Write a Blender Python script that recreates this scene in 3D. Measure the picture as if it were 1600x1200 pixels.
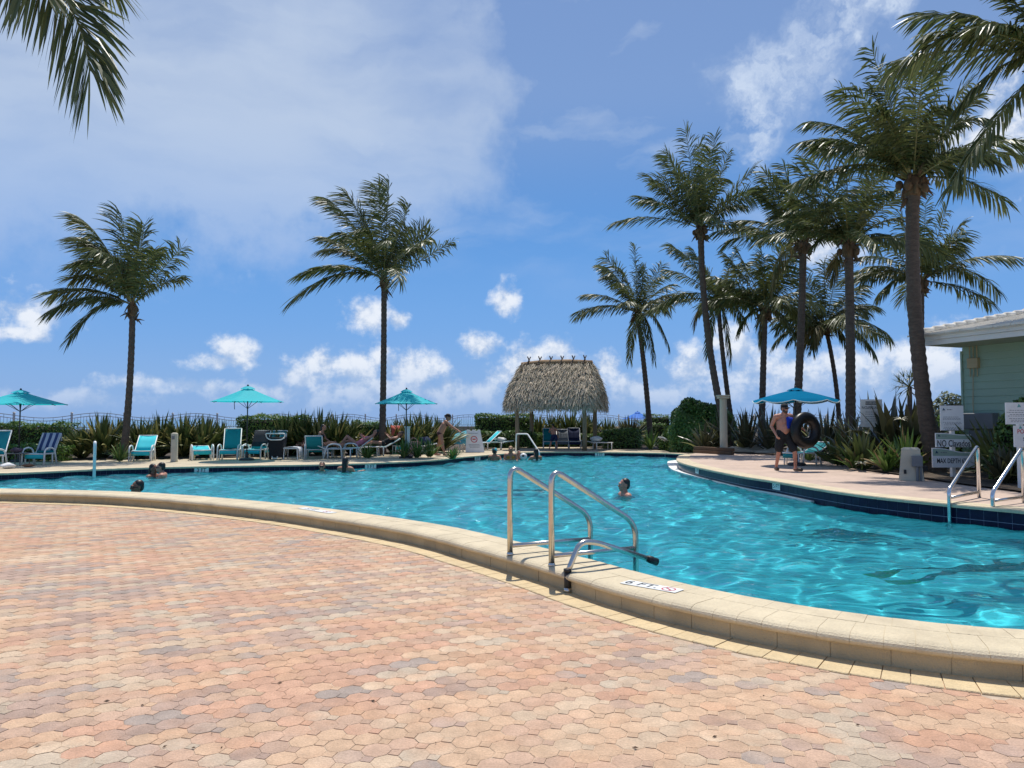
import bpy, bmesh, math, random
import numpy as np
from mathutils import Vector, Matrix
from mathutils.geometry import tessellate_polygon

for _o in list(bpy.data.objects):
    bpy.data.objects.remove(_o)
random.seed(7)
RNG = np.random.default_rng(7)
SC = bpy.context.scene
COL = SC.collection
R = math.radians

# ------------------------------------------------------------------ camera
FPX, CAM_H, HORIZ = 1150.0, 1.55, 655.0
PITCH = math.atan((HORIZ - 600) / FPX)
cam = bpy.data.cameras.new('camera')
cam.sensor_width = 36.0
cam.lens = 36.0 * FPX / 1600.0
cam.clip_start, cam.clip_end = 0.05, 30000
camo = bpy.data.objects.new('camera', cam)
camo.location = (0, 0, CAM_H)
camo.rotation_euler = (R(90) + PITCH, 0, 0)
COL.objects.link(camo)
SC.camera = camo

# ------------------------------------------------------------------ light
SUN_EL, SUN_AZ = R(69), R(2)          # azimuth from +Y, clockwise positive
w = bpy.data.worlds.new('World')
SC.world = w
w.use_nodes = True
sun = bpy.data.lights.new('sun', 'SUN')
sun.energy = 4.3
sun.angle = R(0.53)
sun.color = (1.0, 0.955, 0.88)
suno = bpy.data.objects.new('sun', sun)
_d = Vector((math.sin(SUN_AZ) * math.cos(SUN_EL), math.cos(SUN_AZ) * math.cos(SUN_EL), math.sin(SUN_EL)))
suno.rotation_euler = _d.to_track_quat('Z', 'Y').to_euler()
suno.location = (0, 0, 60)
COL.objects.link(suno)
SC.view_settings.view_transform = 'Standard'
SC.view_settings.look = 'None'
SC.view_settings.exposure = 0.0
SC.view_settings.gamma = 1.0
SC.view_settings.use_curve_mapping = False
SC.cycles.max_bounces = 8
SC.cycles.transparent_max_bounces = 12
SC.cycles.caustics_reflective = False
SC.cycles.caustics_refractive = True
SC.cycles.sample_clamp_indirect = 4.0
SC.cycles.use_denoising = True

def build_sky():
    nt = w.node_tree
    N, L = nt.nodes, nt.links
    N.clear()
    def mk(t, **kw):
        n = N.new(t)
        for k, v in kw.items():
            setattr(n, k, v)
        return n
    def setin(n, i, v):
        if isinstance(v, (int, float, tuple)):
            n.inputs[i].default_value = v
        else:
            L.new(v, n.inputs[i])
    def math_(op, a, b=0.0, c=None, clamp=False):
        n = mk('ShaderNodeMath', operation=op, use_clamp=clamp)
        setin(n, 0, a); setin(n, 1, b)
        if c is not None: setin(n, 2, c)
        return n.outputs[0]
    def vec(op, a, b):
        n = mk('ShaderNodeVectorMath', operation=op)
        setin(n, 0, a); setin(n, 1, b)
        return n.outputs['Value'] if op in ('LENGTH', 'DOT_PRODUCT') else n.outputs['Vector']
    def ramp(x, a, b, lo=0.0, hi=1.0, smooth=True):
        n = mk('ShaderNodeMapRange', interpolation_type='SMOOTHSTEP' if smooth else 'LINEAR')
        setin(n, 0, x); n.inputs[1].default_value = a; n.inputs[2].default_value = b
        n.inputs[3].default_value = lo; n.inputs[4].default_value = hi
        return n.outputs[0]
    def noise(v, scale, detail=5, rough=.55, dist=0.0):
        n = mk('ShaderNodeTexNoise', noise_dimensions='3D')
        setin(n, 'Vector', v)
        n.inputs['Scale'].default_value = scale
        n.inputs['Detail'].default_value = detail
        n.inputs['Roughness'].default_value = rough
        n.inputs['Distortion'].default_value = dist
        return n.outputs['Fac']
    def mix(f, a, b):
        n = mk('ShaderNodeMix', data_type='RGBA')
        setin(n, 0, f); setin(n, 6, a); setin(n, 7, b)
        return n.outputs[2]
    tc = mk('ShaderNodeTexCoord')
    D = tc.outputs['Generated']
    sep = mk('ShaderNodeSeparateXYZ'); L.new(D, sep.inputs[0])
    az = math_('ARCTAN2', sep.outputs[0], sep.outputs[1])
    el = math_('ARCSINE', sep.outputs[2])
    cmb = mk('ShaderNodeCombineXYZ')
    L.new(az, cmb.inputs[0]); L.new(el, cmb.inputs[1])
    AE = cmb.outputs[0]
    sky = mk('ShaderNodeTexSky', sky_type='NISHITA')
    sky.sun_disc = False
    sky.sun_elevation = SUN_EL
    sky.sun_rotation = SUN_AZ
    sky.air_density = 1.0
    sky.dust_density = 0.15
    sky.ozone_density = 1.6
    hs = mk('ShaderNodeHueSaturation')
    hs.inputs['Saturation'].default_value = 1.42
    hs.inputs['Hue'].default_value = 0.507
    hs.inputs['Value'].default_value = 1.04
    L.new(sky.outputs[0], hs.inputs['Color'])
    col = hs.outputs[0]
    # ---- veil of high thin cloud (whole sky: a loose pattern; a broad sheet over the left)
    def px(u, v):
        x = (u - 800) / FPX; y = (600 - v) / FPX
        d = Vector((x, math.cos(PITCH) - y * math.sin(PITCH), math.sin(PITCH) + y * math.cos(PITCH))).normalized()
        return math.atan2(d.x, d.y), math.asin(d.z)
    def blob(u, v, ru, rv, rot=0.0, src=None):
        a, e = px(u, v)
        m = mk('ShaderNodeMapping', vector_type='TEXTURE')
        L.new(src if src is not None else AE, m.inputs['Vector'])
        m.inputs['Location'].default_value = (a, e, 0)
        m.inputs['Rotation'].default_value = (0, 0, R(rot))
        m.inputs['Scale'].default_value = (ru / FPX, rv / FPX, 1)
        return vec('LENGTH', m.outputs['Vector'], (0, 0, 0))
    # warped coordinates
    wn = mk('ShaderNodeTexNoise', noise_dimensions='3D')
    L.new(AE, wn.inputs['Vector']); wn.inputs['Scale'].default_value = 5.0; wn.inputs['Detail'].default_value = 6
    wn.inputs['Roughness'].default_value = .6
    wv = vec('SUBTRACT', wn.outputs['Color'], (.5, .5, .5))
    ws = mk('ShaderNodeVectorMath', operation='SCALE'); L.new(wv, ws.inputs[0]); ws.inputs['Scale'].default_value = .34
    WAE = vec('ADD', AE, ws.outputs[0])
    ws2 = mk('ShaderNodeVectorMath', operation='SCALE'); L.new(wv, ws2.inputs[0]); ws2.inputs['Scale'].default_value = .10
    WA2 = vec('ADD', AE, ws2.outputs[0])
    st = mk('ShaderNodeMapping'); L.new(WA2, st.inputs['Vector'])
    st.inputs['Rotation'].default_value = (0, 0, R(14)); st.inputs['Scale'].default_value = (1.6, 5.5, 1)
    streak = noise(st.outputs['Vector'], 1.9, 6, .52, .15)
    broad = noise(WA2, 2.2, 3, .45)
    s1 = ramp(blob(300, 110, 540, 265, -4, WAE), 1.08, .74)
    s2 = ramp(blob(560, 60, 260, 230, 10, WAE), 1.1, .5)
    s3 = ramp(blob(30, 230, 330, 170, 0, WAE), 1.1, .4)
    sheet = math_('MAXIMUM', math_('MAXIMUM', s1, s2), s3)
    sheet = math_('MULTIPLY', sheet, ramp(math_('ADD', math_('MULTIPLY', broad, .55), math_('MULTIPLY', streak, .55)), .36, .66, .48, 1.0))
    wisps = math_('MULTIPLY', ramp(streak, .42, .72), .62)
    above = ramp(el, .10, .26)
    wisps = math_('MULTIPLY', wisps, above)
    veil = math_('MAXIMUM', math_('MULTIPLY', sheet, .86), wisps)
    base_v = math_('MULTIPLY', ramp(el, .20, .44), .30)
    veil = math_('MAXIMUM', veil, base_v)
    lum = 1.0 / SKY_K
    col = mix(veil, col, (5.6 * lum, 6.6 * lum, 8.2 * lum, 1))
    # ---- haze towards the horizon
    col = mix(ramp(el, .42, .06, 0, .80), col, (1.45 * lum, 3.55 * lum, 8.0 * lum, 1))
    hz = ramp(el, .14, -.02, 0, .75)
    col = mix(hz, col, (2.7 * lum, 4.4 * lum, 7.6 * lum, 1))
    # ---- cumulus
    fine = noise(AE, 24, 8, .60, .0)
    big = noise(AE, 9, 5, .55)
    up = vec('ADD', AE, (-.006, .016, 0))
    fine_u = noise(up, 24, 8, .60, .0)
    cl = [(370, 550, 46, 30), (345, 566, 44, 18), (790, 470, 30, 34), (755, 540, 44, 26), (575, 495, 50, 34), (625, 500, 24, 20),
          (500, 570, 60, 36), (560, 575, 70, 44), (635, 580, 60, 40), (470, 590, 40, 24), (590, 610, 130, 36), (690, 615, 60, 24),
          (790, 590, 50, 36), (830, 560, 60, 34), (872, 550, 36, 26), (765, 610, 40, 24), (945, 580, 30, 34), (985, 605, 50, 28),
          (1090, 580, 60, 50), (1150, 545, 50, 60), (1170, 590, 80, 56), (1245, 600, 60, 34), (1380, 590, 80, 40), (1430, 565, 60, 60),
          (1460, 540, 40, 46), (1490, 590, 60, 40), (1290, 390, 60, 40), (30, 485, 60, 34), (25, 520, 40, 14), (215, 600, 50, 18),
          (320, 605, 70, 16), (120, 625, 120, 16), (410, 615, 80, 20), (1030, 620, 60, 20), (1580, 190, 90, 70), (1320, 570, 50, 30)]
    fld = None
    for (u, v, ru, rv) in cl:
        b = blob(u, v, ru * 1.14, rv * 1.12)
        fld = b if fld is None else math_('MINIMUM', fld, b)
    # elsewhere around the horizon: the same kind of clouds
    side = ramp(math_('ABSOLUTE', az), .62, .80)
    belt = math_('MULTIPLY', ramp(el, .02, .06), ramp(el, .22, .09))
    oth = math_('MULTIPLY', math_('MULTIPLY', side, belt), ramp(big, .44, .62))
    dens = math_('ADD', math_('SUBTRACT', 1.0, fld), math_('MULTIPLY', math_('SUBTRACT', fine, .5), 2.6))
    dens = math_('ADD', dens, math_('MULTIPLY', math_('SUBTRACT', big, .5), 1.3))
    dens = math_('MAXIMUM', dens, math_('ADD', math_('MULTIPLY', oth, 1.1), math_('MULTIPLY', math_('SUBTRACT', fine, .6), 1.4)))
    alpha = math_('MULTIPLY', ramp(dens, .05, .90), .86)
    # lit tops, blue grey bodies
    lit = ramp(math_('ADD', math_('SUBTRACT', fine, fine_u), math_('MULTIPLY', math_('SUBTRACT', big, .45), .22)), -.12, .14)
    ccol = mix(lit, (4.9 * lum, 6.0 * lum, 7.9 * lum, 1), (9.2 * lum, 9.5 * lum, 10.0 * lum, 1))
    lowfade = ramp(el, .0, .085, .16, 1.0)
    col = mix(math_('MULTIPLY', alpha, lowfade), col, ccol)
    # wispy cloud right of the middle, high up
    q1 = ramp(blob(1185, 150, 60, 95, 15, WAE), 1.2, .2)
    q2 = ramp(blob(1235, 60, 120, 60, 20, WAE), 1.2, .2)
    q3 = ramp(blob(1185, 200, 50, 40, 0, WAE), 1.2, .2)
    q4 = ramp(blob(1330, 20, 130, 40, 5, WAE), 1.2, .2)
    wis = math_('MAXIMUM', math_('MAXIMUM', q1, q2), math_('MAXIMUM', q3, q4))
    wis = math_('MULTIPLY', wis, ramp(noise(WAE, 9, 8, .62, .5), .3, .62))
    col = mix(math_('MULTIPLY', wis, .8), col, (6.9 * lum, 7.9 * lum, 9.4 * lum, 1))
    bg = mk('ShaderNodeBackground')
    L.new(col, bg.inputs['Color'])
    bg.inputs['Strength'].default_value = SKY_S
    out = mk('ShaderNodeOutputWorld')
    L.new(bg.outputs[0], out.inputs['Surface'])
    w.cycles.sampling_method = 'MANUAL'
    w.cycles.sample_map_resolution = 512

SKY_S = 0.10
SKY_K = 10.0 * SKY_S * 1.0     # cloud colours above are given in tenths of display white
build_sky()

# ------------------------------------------------------------------ helpers
def ray(u, v):
    x = (u - 800) / FPX; y = (600 - v) / FPX
    return Vector((x, math.cos(PITCH) - y * math.sin(PITCH), math.sin(PITCH) + y * math.cos(PITCH)))
def G(u, v, z):                       # the ground point a line of sight meets at height z
    d = ray(u, v); t = (z - CAM_H) / d.z
    return Vector((d.x * t, d.y * t, z))
def at(u, v, Y):                      # a point at distance Y
    d = ray(u, v); t = Y / d.y
    return Vector((d.x * t, Y, CAM_H + d.z * t))

class MB:
    def __init__(s):
        s.v = []; s.f = []; s.c = []
    def add(s, vs, fs, col=None):
        b = len(s.v)
        s.v.extend([tuple(p) for p in vs])
        s.f.extend([tuple(i + b for i in f) for f in fs])
        if col is not None:
            s.c.extend([col] * len(vs))
        return s
    def box(s, c, size, rz=0.0, taper=1.0, M=None):
        x, y, z = [q / 2 for q in size]
        vs = []
        for dz, k in ((-z, 1.0), (z, taper)):
            for dx, dy in ((-x, -y), (x, -y), (x, y), (-x, y)):
                vs.append(Vector((dx * k, dy * k, dz)))
        rot = Matrix.Rotation(rz, 3, 'Z') if M is None else M
        c = Vector(c)
        vs = [rot @ p + c for p in vs]
        return s.add(vs, [(3, 2, 1, 0), (4, 5, 6, 7), (0, 1, 5, 4), (1, 2, 6, 5), (2, 3, 7, 6), (3, 0, 4, 7)])
    def bbox(s, c, size, bev=.01, rz=0.0, M=None):     # box with a bevel all round
        x, y, z = [q / 2 for q in size]
        b = min(bev, x * .9, y * .9, z * .9)
        vs = []; fs = []
        rings = [(-z, b), (-z + b, 0), (z - b, 0), (z, b)]
        for zz, i in rings:
            a, q = x - i, y - i
            k = b * .8 if i == 0 else b * .5
            vs += [Vector(p) for p in ((-a + k, -q, zz), (a - k, -q, zz), (a, -q + k, zz), (a, q - k, zz), (a - k, q, zz), (-a + k, q, zz), (-a, q - k, zz), (-a, -q + k, zz))]
        for r in range(3):
            for i in range(8):
                j = (i + 1) % 8
                fs.append((r * 8 + i, r * 8 + j, r * 8 + 8 + j, r * 8 + 8 + i))
        fs.append(tuple(range(7, -1, -1))); fs.append(tuple(range(24, 32)))
        rot = Matrix.Rotation(rz, 3, 'Z') if M is None else M
        c = Vector(c)
        return s.add([rot @ p + c for p in vs], fs)
    def tube(s, pts, r, n=8, cap=True, flat=1.0):
        pts = [Vector(p) for p in pts]
        m = len(pts)
        rr = r if isinstance(r, (list, tuple)) else [r] * m
        vs = []; fs = []
        up = Vector((0, 0, 1))
        t0 = (pts[1] - pts[0]).normalized()
        if abs(t0.z) > .9: up = Vector((0, 1, 0))
        a = t0.cross(up).normalized()
        for i, p in enumerate(pts):
            t = (pts[min(i + 1, m - 1)] - pts[max(i - 1, 0)])
            if t.length < 1e-9: t = t0
            t.normalize()
            a = (a - t * a.dot(t))
            if a.length < 1e-6: a = t.orthogonal()
            a.normalize()
            b = t.cross(a)
            for k in range(n):
                q = 2 * math.pi * k / n
                vs.append(p + (a * math.cos(q) + b * math.sin(q) * flat) * rr[i])
        for i in range(m - 1):
            for k in range(n):
                j = (k + 1) % n
                fs.append((i * n + k, i * n + j, i * n + n + j, i * n + n + k))
        if cap:
            fs.append(tuple(range(n - 1, -1, -1))); fs.append(tuple(range((m - 1) * n, m * n)))
        return s.add(vs, fs)
    def lathe(s, prof, n=16, c=(0, 0, 0), cap=True, phase=0.0):
        vs = []; fs = []
        for (r, z) in prof:
            for k in range(n):
                q = 2 * math.pi * k / n + phase
                vs.append((c[0] + r * math.cos(q), c[1] + r * math.sin(q), c[2] + z))
        for i in range(len(prof) - 1):
            for k in range(n):
                j = (k + 1) % n
                fs.append((i * n + k, i * n + j, i * n + n + j, i * n + n + k))
        if cap:
            fs.append(tuple(range(n - 1, -1, -1))); fs.append(tuple(range((len(prof) - 1) * n, len(prof) * n)))
        return s.add(vs, fs)
    def ell(s, c, rad, M=None, nu=12, nv=8):
        vs = []; fs = []
        c = Vector(c)
        for j in range(1, nv):
            th = math.pi * j / nv
            for i in range(nu):
                ph = 2 * math.pi * i / nu
                vs.append(Vector((rad[0] * math.sin(th) * math.cos(ph), rad[1] * math.sin(th) * math.sin(ph), rad[2] * math.cos(th))))
        vs.append(Vector((0, 0, rad[2]))); vs.append(Vector((0, 0, -rad[2])))
        for j in range(nv - 2):
            for i in range(nu):
                k = (i + 1) % nu
                fs.append((j * nu + i, (j + 1) * nu + i, (j + 1) * nu + k, j * nu + k))
        T, B = len(vs) - 2, len(vs) - 1
        for i in range(nu):
            k = (i + 1) % nu
            fs.append((T, i, k)); fs.append((B, (nv - 2) * nu + k, (nv - 2) * nu + i))
        if M is not None: vs = [M @ p for p in vs]
        return s.add([p + c for p in vs], fs)
    def cap(s, p0, p1, r0, r1, n=10):                 # tapered capsule
        p0, p1 = Vector(p0), Vector(p1)
        d = p1 - p0
        L = max(d.length, 1e-6); d = d / L
        pts = []; rr = []
        for q in (-90, -60, -30):
            pts.append(p0 + d * r0 * math.sin(R(q))); rr.append(max(r0 * math.cos(R(q)), r0 * .02))
        pts.append(p0); rr.append(r0); pts.append(p1); rr.append(r1)
        for q in (30, 60, 90):
            pts.append(p1 + d * r1 * math.sin(R(q))); rr.append(max(r1 * math.cos(R(q)), r1 * .02))
        return s.tube(pts, rr, n)
    def prism(s, poly, z0, z1):
        n = len(poly)
        vs = [(p[0], p[1], z0) for p in poly] + [(p[0], p[1], z1) for p in poly]
        fs = [(i, (i + 1) % n, n + (i + 1) % n, n + i) for i in range(n)]
        fs.append(tuple(range(n - 1, -1, -1))); fs.append(tuple(range(n, 2 * n)))
        return s.add(vs, fs)
    def plate(s, poly, o, ex, ey, th):                 # flat shape in a tilted plane, with thickness
        o, ex, ey = Vector(o), Vector(ex), Vector(ey)
        nn = ex.cross(ey).normalized() * th
        n = len(poly)
        vs = [o + ex * p[0] + ey * p[1] for p in poly]
        vs = vs + [p + nn for p in vs]
        fs = [(i, (i + 1) % n, n + (i + 1) % n, n + i) for i in range(n)]
        fs.append(tuple(range(n - 1, -1, -1))); fs.append(tuple(range(n, 2 * n)))
        return s.add(vs, fs)
    def mesh(s, name, origin=None, smooth=False, cols=None):
        me = bpy.data.meshes.new(name)
        vs = s.v
        if origin is not None:
            o = origin
            vs = [(p[0] - o[0], p[1] - o[1], p[2] - o[2]) for p in vs]
        me.from_pydata(vs, [], s.f)
        if smooth:
            me.polygons.foreach_set('use_smooth', [True] * len(me.polygons))
        if s.c:
            ca = me.color_attributes.new('Col', 'FLOAT_COLOR', 'POINT')
            ca.data.foreach_set('color', np.array(s.c, dtype=np.float32).ravel())
        me.update()
        return me
    def build(s, name, mat=None, parent=None, smooth=False, origin=None, loc=None, rz=0.0):
        me = s.mesh(name, origin, smooth)
        if mat is not None:
            me.materials.append(mat)
        return link(name, me, parent, loc if loc is not None else origin if parent is None else None, rz)

def link(name, me, parent=None, loc=None, rz=0.0):
    o = bpy.data.objects.new(name, me)
    COL.objects.link(o)
    if parent is not None: o.parent = parent
    if loc is not None: o.location = loc
    if rz: o.rotation_euler = (0, 0, rz)
    return o
def tag(o, label, cat, group=None):
    o['label'] = label; o['category'] = cat
    if group: o['group'] = group
    return o
def thing(name, label, cat, loc=(0, 0, 0), rz=0.0, group=None):
    o = bpy.data.objects.new(name, None)
    o.empty_display_size = .2
    COL.objects.link(o)
    o.location = loc; o.rotation_euler = (0, 0, rz)
    return tag(o, label, cat, group)
def struct(o):
    o['kind'] = 'structure'; return o
def stuff(o):
    o['kind'] = 'stuff'; return o
def copy_tree(o, parent=None):
    c = o.copy(); COL.objects.link(c)
    if parent is not None: c.parent = parent
    for ch in list(o.children): copy_tree(ch, c)
    return c
def arc(p0, p1, p2, n=8):             # quadratic bezier
    p0, p1, p2 = Vector(p0), Vector(p1), Vector(p2)
    return [p0 * (1 - t) ** 2 + p1 * 2 * t * (1 - t) + p2 * t * t for t in [i / n for i in range(n + 1)]]
def bend(pts, rad=.06, n=5):          # polyline with rounded corners
    pts = [Vector(p) for p in pts]
    out = [pts[0]]
    for i in range(1, len(pts) - 1):
        a, b, c = pts[i - 1], pts[i], pts[i + 1]
        r_ = min(rad, (b - a).length * .49, (c - b).length * .49)
        out += arc(b + (a - b).normalized() * r_, b, b + (c - b).normalized() * r_, n)
    out.append(pts[-1])
    return out
def catmull(P, step=.1):
    P = [np.array(p[:3], float) for p in P]
    n = len(P); out = []
    for i in range(n):
        p0, p1, p2, p3 = P[(i - 1) % n], P[i], P[(i + 1) % n], P[(i + 2) % n]
        t0 = 0; t1 = np.linalg.norm(p1 - p0) ** .5; t2 = t1 + np.linalg.norm(p2 - p1) ** .5; t3 = t2 + np.linalg.norm(p3 - p2) ** .5
        m = max(2, int(np.linalg.norm(p2 - p1) / .04))
        for k in range(m):
            t = t1 + (t2 - t1) * k / m
            A1 = (t1 - t) / (t1 - t0) * p0 + (t - t0) / (t1 - t0) * p1
            A2 = (t2 - t) / (t2 - t1) * p1 + (t - t1) / (t2 - t1) * p2
            A3 = (t3 - t) / (t3 - t2) * p2 + (t - t2) / (t3 - t2) * p3
            B1 = (t2 - t) / (t2 - t0) * A1 + (t - t0) / (t2 - t0) * A2
            B2 = (t3 - t) / (t3 - t1) * A2 + (t - t1) / (t3 - t1) * A3
            out.append((t2 - t) / (t2 - t1) * B1 + (t - t1) / (t2 - t1) * B2)
    out = np.array(out)
    d = np.linalg.norm(np.roll(out, -1, 0) - out, axis=1)
    s = np.concatenate([[0], np.cumsum(d)])
    tot = s[-1]; m = int(tot / step)
    q = np.arange(m) * tot / m
    cl = np.vstack([out, out[:1]])
    return np.stack([np.interp(q, s, cl[:, k]) for k in range(3)], 1), tot / m
def fill(poly2, z):                   # triangles of a (concave) polygon
    vs = [(p[0], p[1], z if not callable(z) else z(p)) for p in poly2]
    tris = tessellate_polygon([[Vector((p[0], p[1], 0)) for p in poly2]])
    fs = []
    for a, b, c in tris:
        A, B, C_ = vs[a], vs[b], vs[c]
        cr = (B[0] - A[0]) * (C_[1] - A[1]) - (B[1] - A[1]) * (C_[0] - A[0])
        fs.append((a, b, c) if cr > 0 else (a, c, b))
    return vs, fs
def inside(px, py, poly):             # numpy point in polygon
    poly = np.asarray(poly); res = np.zeros(px.shape, bool)
    x1, y1 = poly[:, 0], poly[:, 1]; x2, y2 = np.roll(x1, -1), np.roll(y1, -1)
    for a, b, c, d in zip(x1, y1, x2, y2):
        if b == d: continue
        cond = ((b > py) != (d > py)) & (px < (c - a) * (py - b) / (d - b) + a)
        res ^= cond
    return res

_font_cache = {}
def text_mesh(txt, size, th=.002, align='CENTER'):
    key = (txt, size, th, align)
    if key in _font_cache: return _font_cache[key]
    cu = bpy.data.curves.new('lettering', 'FONT')
    cu.body = txt; cu.size = size; cu.extrude = th; cu.align_x = align; cu.align_y = 'CENTER'
    cu.resolution_u = 3; cu.offset = size * .008
    o = bpy.data.objects.new('lettering', cu); COL.objects.link(o)
    dg = bpy.context.evaluated_depsgraph_get()
    me = bpy.data.meshes.new_from_object(o.evaluated_get(dg))
    bpy.data.objects.remove(o)
    me.name = 'lettering'
    _font_cache[key] = me
    return me
def put_text(txt, size, o, ex, ey, mat, parent, origin, th=.002, align='CENTER', bold=0.0, wscale=1.0):
    me = text_mesh(txt, size, th, align).copy()
    me.materials.clear(); me.materials.append(mat)
    ex, ey = Vector(ex).normalized(), Vector(ey).normalized()
    nz = ex.cross(ey)
    M4 = Matrix(((ex.x * wscale, ey.x, nz.x, o[0] - origin[0]), (ex.y * wscale, ey.y, nz.y, o[1] - origin[1]), (ex.z * wscale, ey.z, nz.z, o[2] - origin[2]), (0, 0, 0, 1)))
    me.transform(M4)
    return link('lettering', me, parent)

# ------------------------------------------------------------------ materials
def new_mat(name):
    m = bpy.data.materials.new(name); m.use_nodes = True
    nt = m.node_tree; nt.nodes.clear()
    return m, nt.nodes, nt.links
def M(name, col, rough=.6, var=.14, scale=5.0, bump=0.0, bscale=60.0, metal=0.0, spec=.5, island=0.0, attr=False, objcol=False,
      transl=0.0, stretch=None, world=False, var2=0.0, scale2=40.0, stain=None, coat=0.0, hue=0.0):
    m, N, L = new_mat(name)
    out = N.new('ShaderNodeOutputMaterial'); b = N.new('ShaderNodeBsdfPrincipled')
    b.inputs['Roughness'].default_value = rough; b.inputs['Metallic'].default_value = metal
    b.inputs['Specular IOR Level'].default_value = spec
    if coat: b.inputs['Coat Weight'].default_value = coat; b.inputs['Coat Roughness'].default_value = .1
    if world:
        g = N.new('ShaderNodeNewGeometry'); vec = g.outputs['Position']
    else:
        tc = N.new('ShaderNodeTexCoord'); vec = tc.outputs['Object']
    if stretch:
        mp = N.new('ShaderNodeMapping'); mp.inputs['Scale'].default_value = stretch; L.new(vec, mp.inputs[0]); vec = mp.outputs[0]
    def nz(s, d=5):
        n = N.new('ShaderNodeTexNoise'); n.inputs['Scale'].default_value = s; n.inputs['Detail'].default_value = d; L.new(vec, n.inputs['Vector']); return n.outputs['Fac']
    def mr(x, a, bb, lo, hi):
        n = N.new('ShaderNodeMapRange'); L.new(x, n.inputs[0]); n.inputs[1].default_value = a; n.inputs[2].default_value = bb; n.inputs[3].default_value = lo; n.inputs[4].default_value = hi; return n.outputs[0]
    def mul(a, bb):
        n = N.new('ShaderNodeMath'); n.operation = 'MULTIPLY'; L.new(a, n.inputs[0]); L.new(bb, n.inputs[1]); return n.outputs[0]
    f = mr(nz(scale), .25, .75, 1 - var, 1 + var)
    if var2: f = mul(f, mr(nz(scale2, 3), .25, .75, 1 - var2, 1 + var2))
    if island:
        g2 = N.new('ShaderNodeNewGeometry'); f = mul(f, mr(g2.outputs['Random Per Island'], 0, 1, 1 - island, 1 + island))
    if attr:
        a = N.new('ShaderNodeAttribute'); a.attribute_name = 'Col'; base = a.outputs['Color']
    elif objcol:
        a = N.new('ShaderNodeObjectInfo'); base = a.outputs['Color']
    else:
        rgb = N.new('ShaderNodeRGB'); rgb.outputs[0].default_value = (*col, 1); base = rgb.outputs[0]
    if hue:
        hs = N.new('ShaderNodeHueSaturation'); L.new(base, hs.inputs['Color'])
        g3 = N.new('ShaderNodeNewGeometry'); L.new(mr(g3.outputs['Random Per Island'], 0, 1, .5 + hue, .5 - hue), hs.inputs['Hue']); base = hs.outputs[0]
    if stain:
        mx0 = N.new('ShaderNodeMix'); mx0.data_type = 'RGBA'
        L.new(mr(nz(stain[1], 6), stain[2], stain[3], 0, stain[4]), mx0.inputs[0]); L.new(base, mx0.inputs[6]); mx0.inputs[7].default_value = (*stain[0], 1); base = mx0.outputs[2]
    sc = N.new('ShaderNodeVectorMath'); sc.operation = 'SCALE'; L.new(base, sc.inputs[0]); L.new(f, sc.inputs['Scale'])
    L.new(sc.outputs[0], b.inputs['Base Color'])
    if bump:
        bp = N.new('ShaderNodeBump'); bp.inputs['Strength'].default_value = bump; bp.inputs['Distance'].default_value = .02
        L.new(nz(bscale, 4), bp.inputs['Height']); L.new(bp.outputs[0], b.inputs['Normal'])
    sh = b.outputs[0]
    if transl:
        t = N.new('ShaderNodeBsdfTranslucent'); L.new(sc.outputs[0], t.inputs[0])
        mx = N.new('ShaderNodeMixShader'); mx.inputs[0].default_value = transl; L.new(sh, mx.inputs[1]); L.new(t.outputs[0], mx.inputs[2]); sh = mx.outputs[0]
    L.new(sh, out.inputs['Surface'])
    return m
# ------------------------------------------------------------------ pool outline (control points read off the water's edge of the coping)
ZN, ZF, ZW = .19, .08, -.11           # near/right coping, far coping, water
def gl(lst, z): return [G(u, v, z) for u, v in lst]
near_px = [(0, 763), (219, 769), (437, 786), (569, 802), (700, 822), (807, 846), (870, 861), (930, 876), (977, 889), (1070, 912), (1215, 940), (1381, 964), (1600, 984)]
P_near = gl(near_px, ZN)
P_rb = [Vector((5.3, 4.7, ZN)), Vector((7.3, 5.5, ZN)), Vector((8.7, 7.1, ZN)), Vector((8.75, 9.0, ZN))]
P_right = gl([(1600, 797), (1448, 783), (1345, 772), (1270, 761), (1215, 751.5), (1170, 745), (1120, 735.5), (1085, 728)], ZN)
P_turn = [G(1062, 721, ZN), Vector((5.82, 26.0, ZN - .01)), Vector((6.5, 28.6, .155)), Vector((7.15, 30.6, .11)), Vector((6.75, 32.1, .085))]
P_far = gl([(1010, 707), (935, 706), (835, 706), (735, 712.5), (660, 719.5), (530, 724.5), (330, 728), (180, 731.5), (0, 739)], ZF)
P_lb = [Vector((-17.2, 19.6, .1)), Vector((-19.0, 18.0, .14)), Vector((-18.0, 16.4, .17)), Vector((-14.5, 15.3, ZN))]
ctrl = P_near + P_rb + P_right + P_turn + P_far + P_lb
LOOP, STEP = catmull(ctrl, .05)
NL = len(LOOP)
_t = np.roll(LOOP, -2, 0) - np.roll(LOOP, 2, 0); _t[:, 2] = 0
_t /= np.linalg.norm(_t, axis=1)[:, None]
NRM = np.stack([_t[:, 1], -_t[:, 0], np.zeros(NL)], 1)
def idx_of(p): return int(np.argmin((LOOP[:, 0] - p[0]) ** 2 + (LOOP[:, 1] - p[1]) ** 2))
I_R0 = idx_of(P_rb[2]); I_R1 = idx_of(P_turn[3]); I_F1 = idx_of(P_far[-1]); I_L = idx_of(P_lb[1])
I_NR = idx_of(P_near[-1])
def loop_at(x, s=0.0, z=0.0):          # x in samples (float), offset s outward
    i = int(math.floor(x)) % NL; j = (i + 1) % NL; f = x - math.floor(x)
    p = LOOP[i] * (1 - f) + LOOP[j] * f; n = NRM[i] * (1 - f) + NRM[j] * f
    return Vector((p[0] + n[0] * s, p[1] + n[1] * s, p[2] + z))
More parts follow.
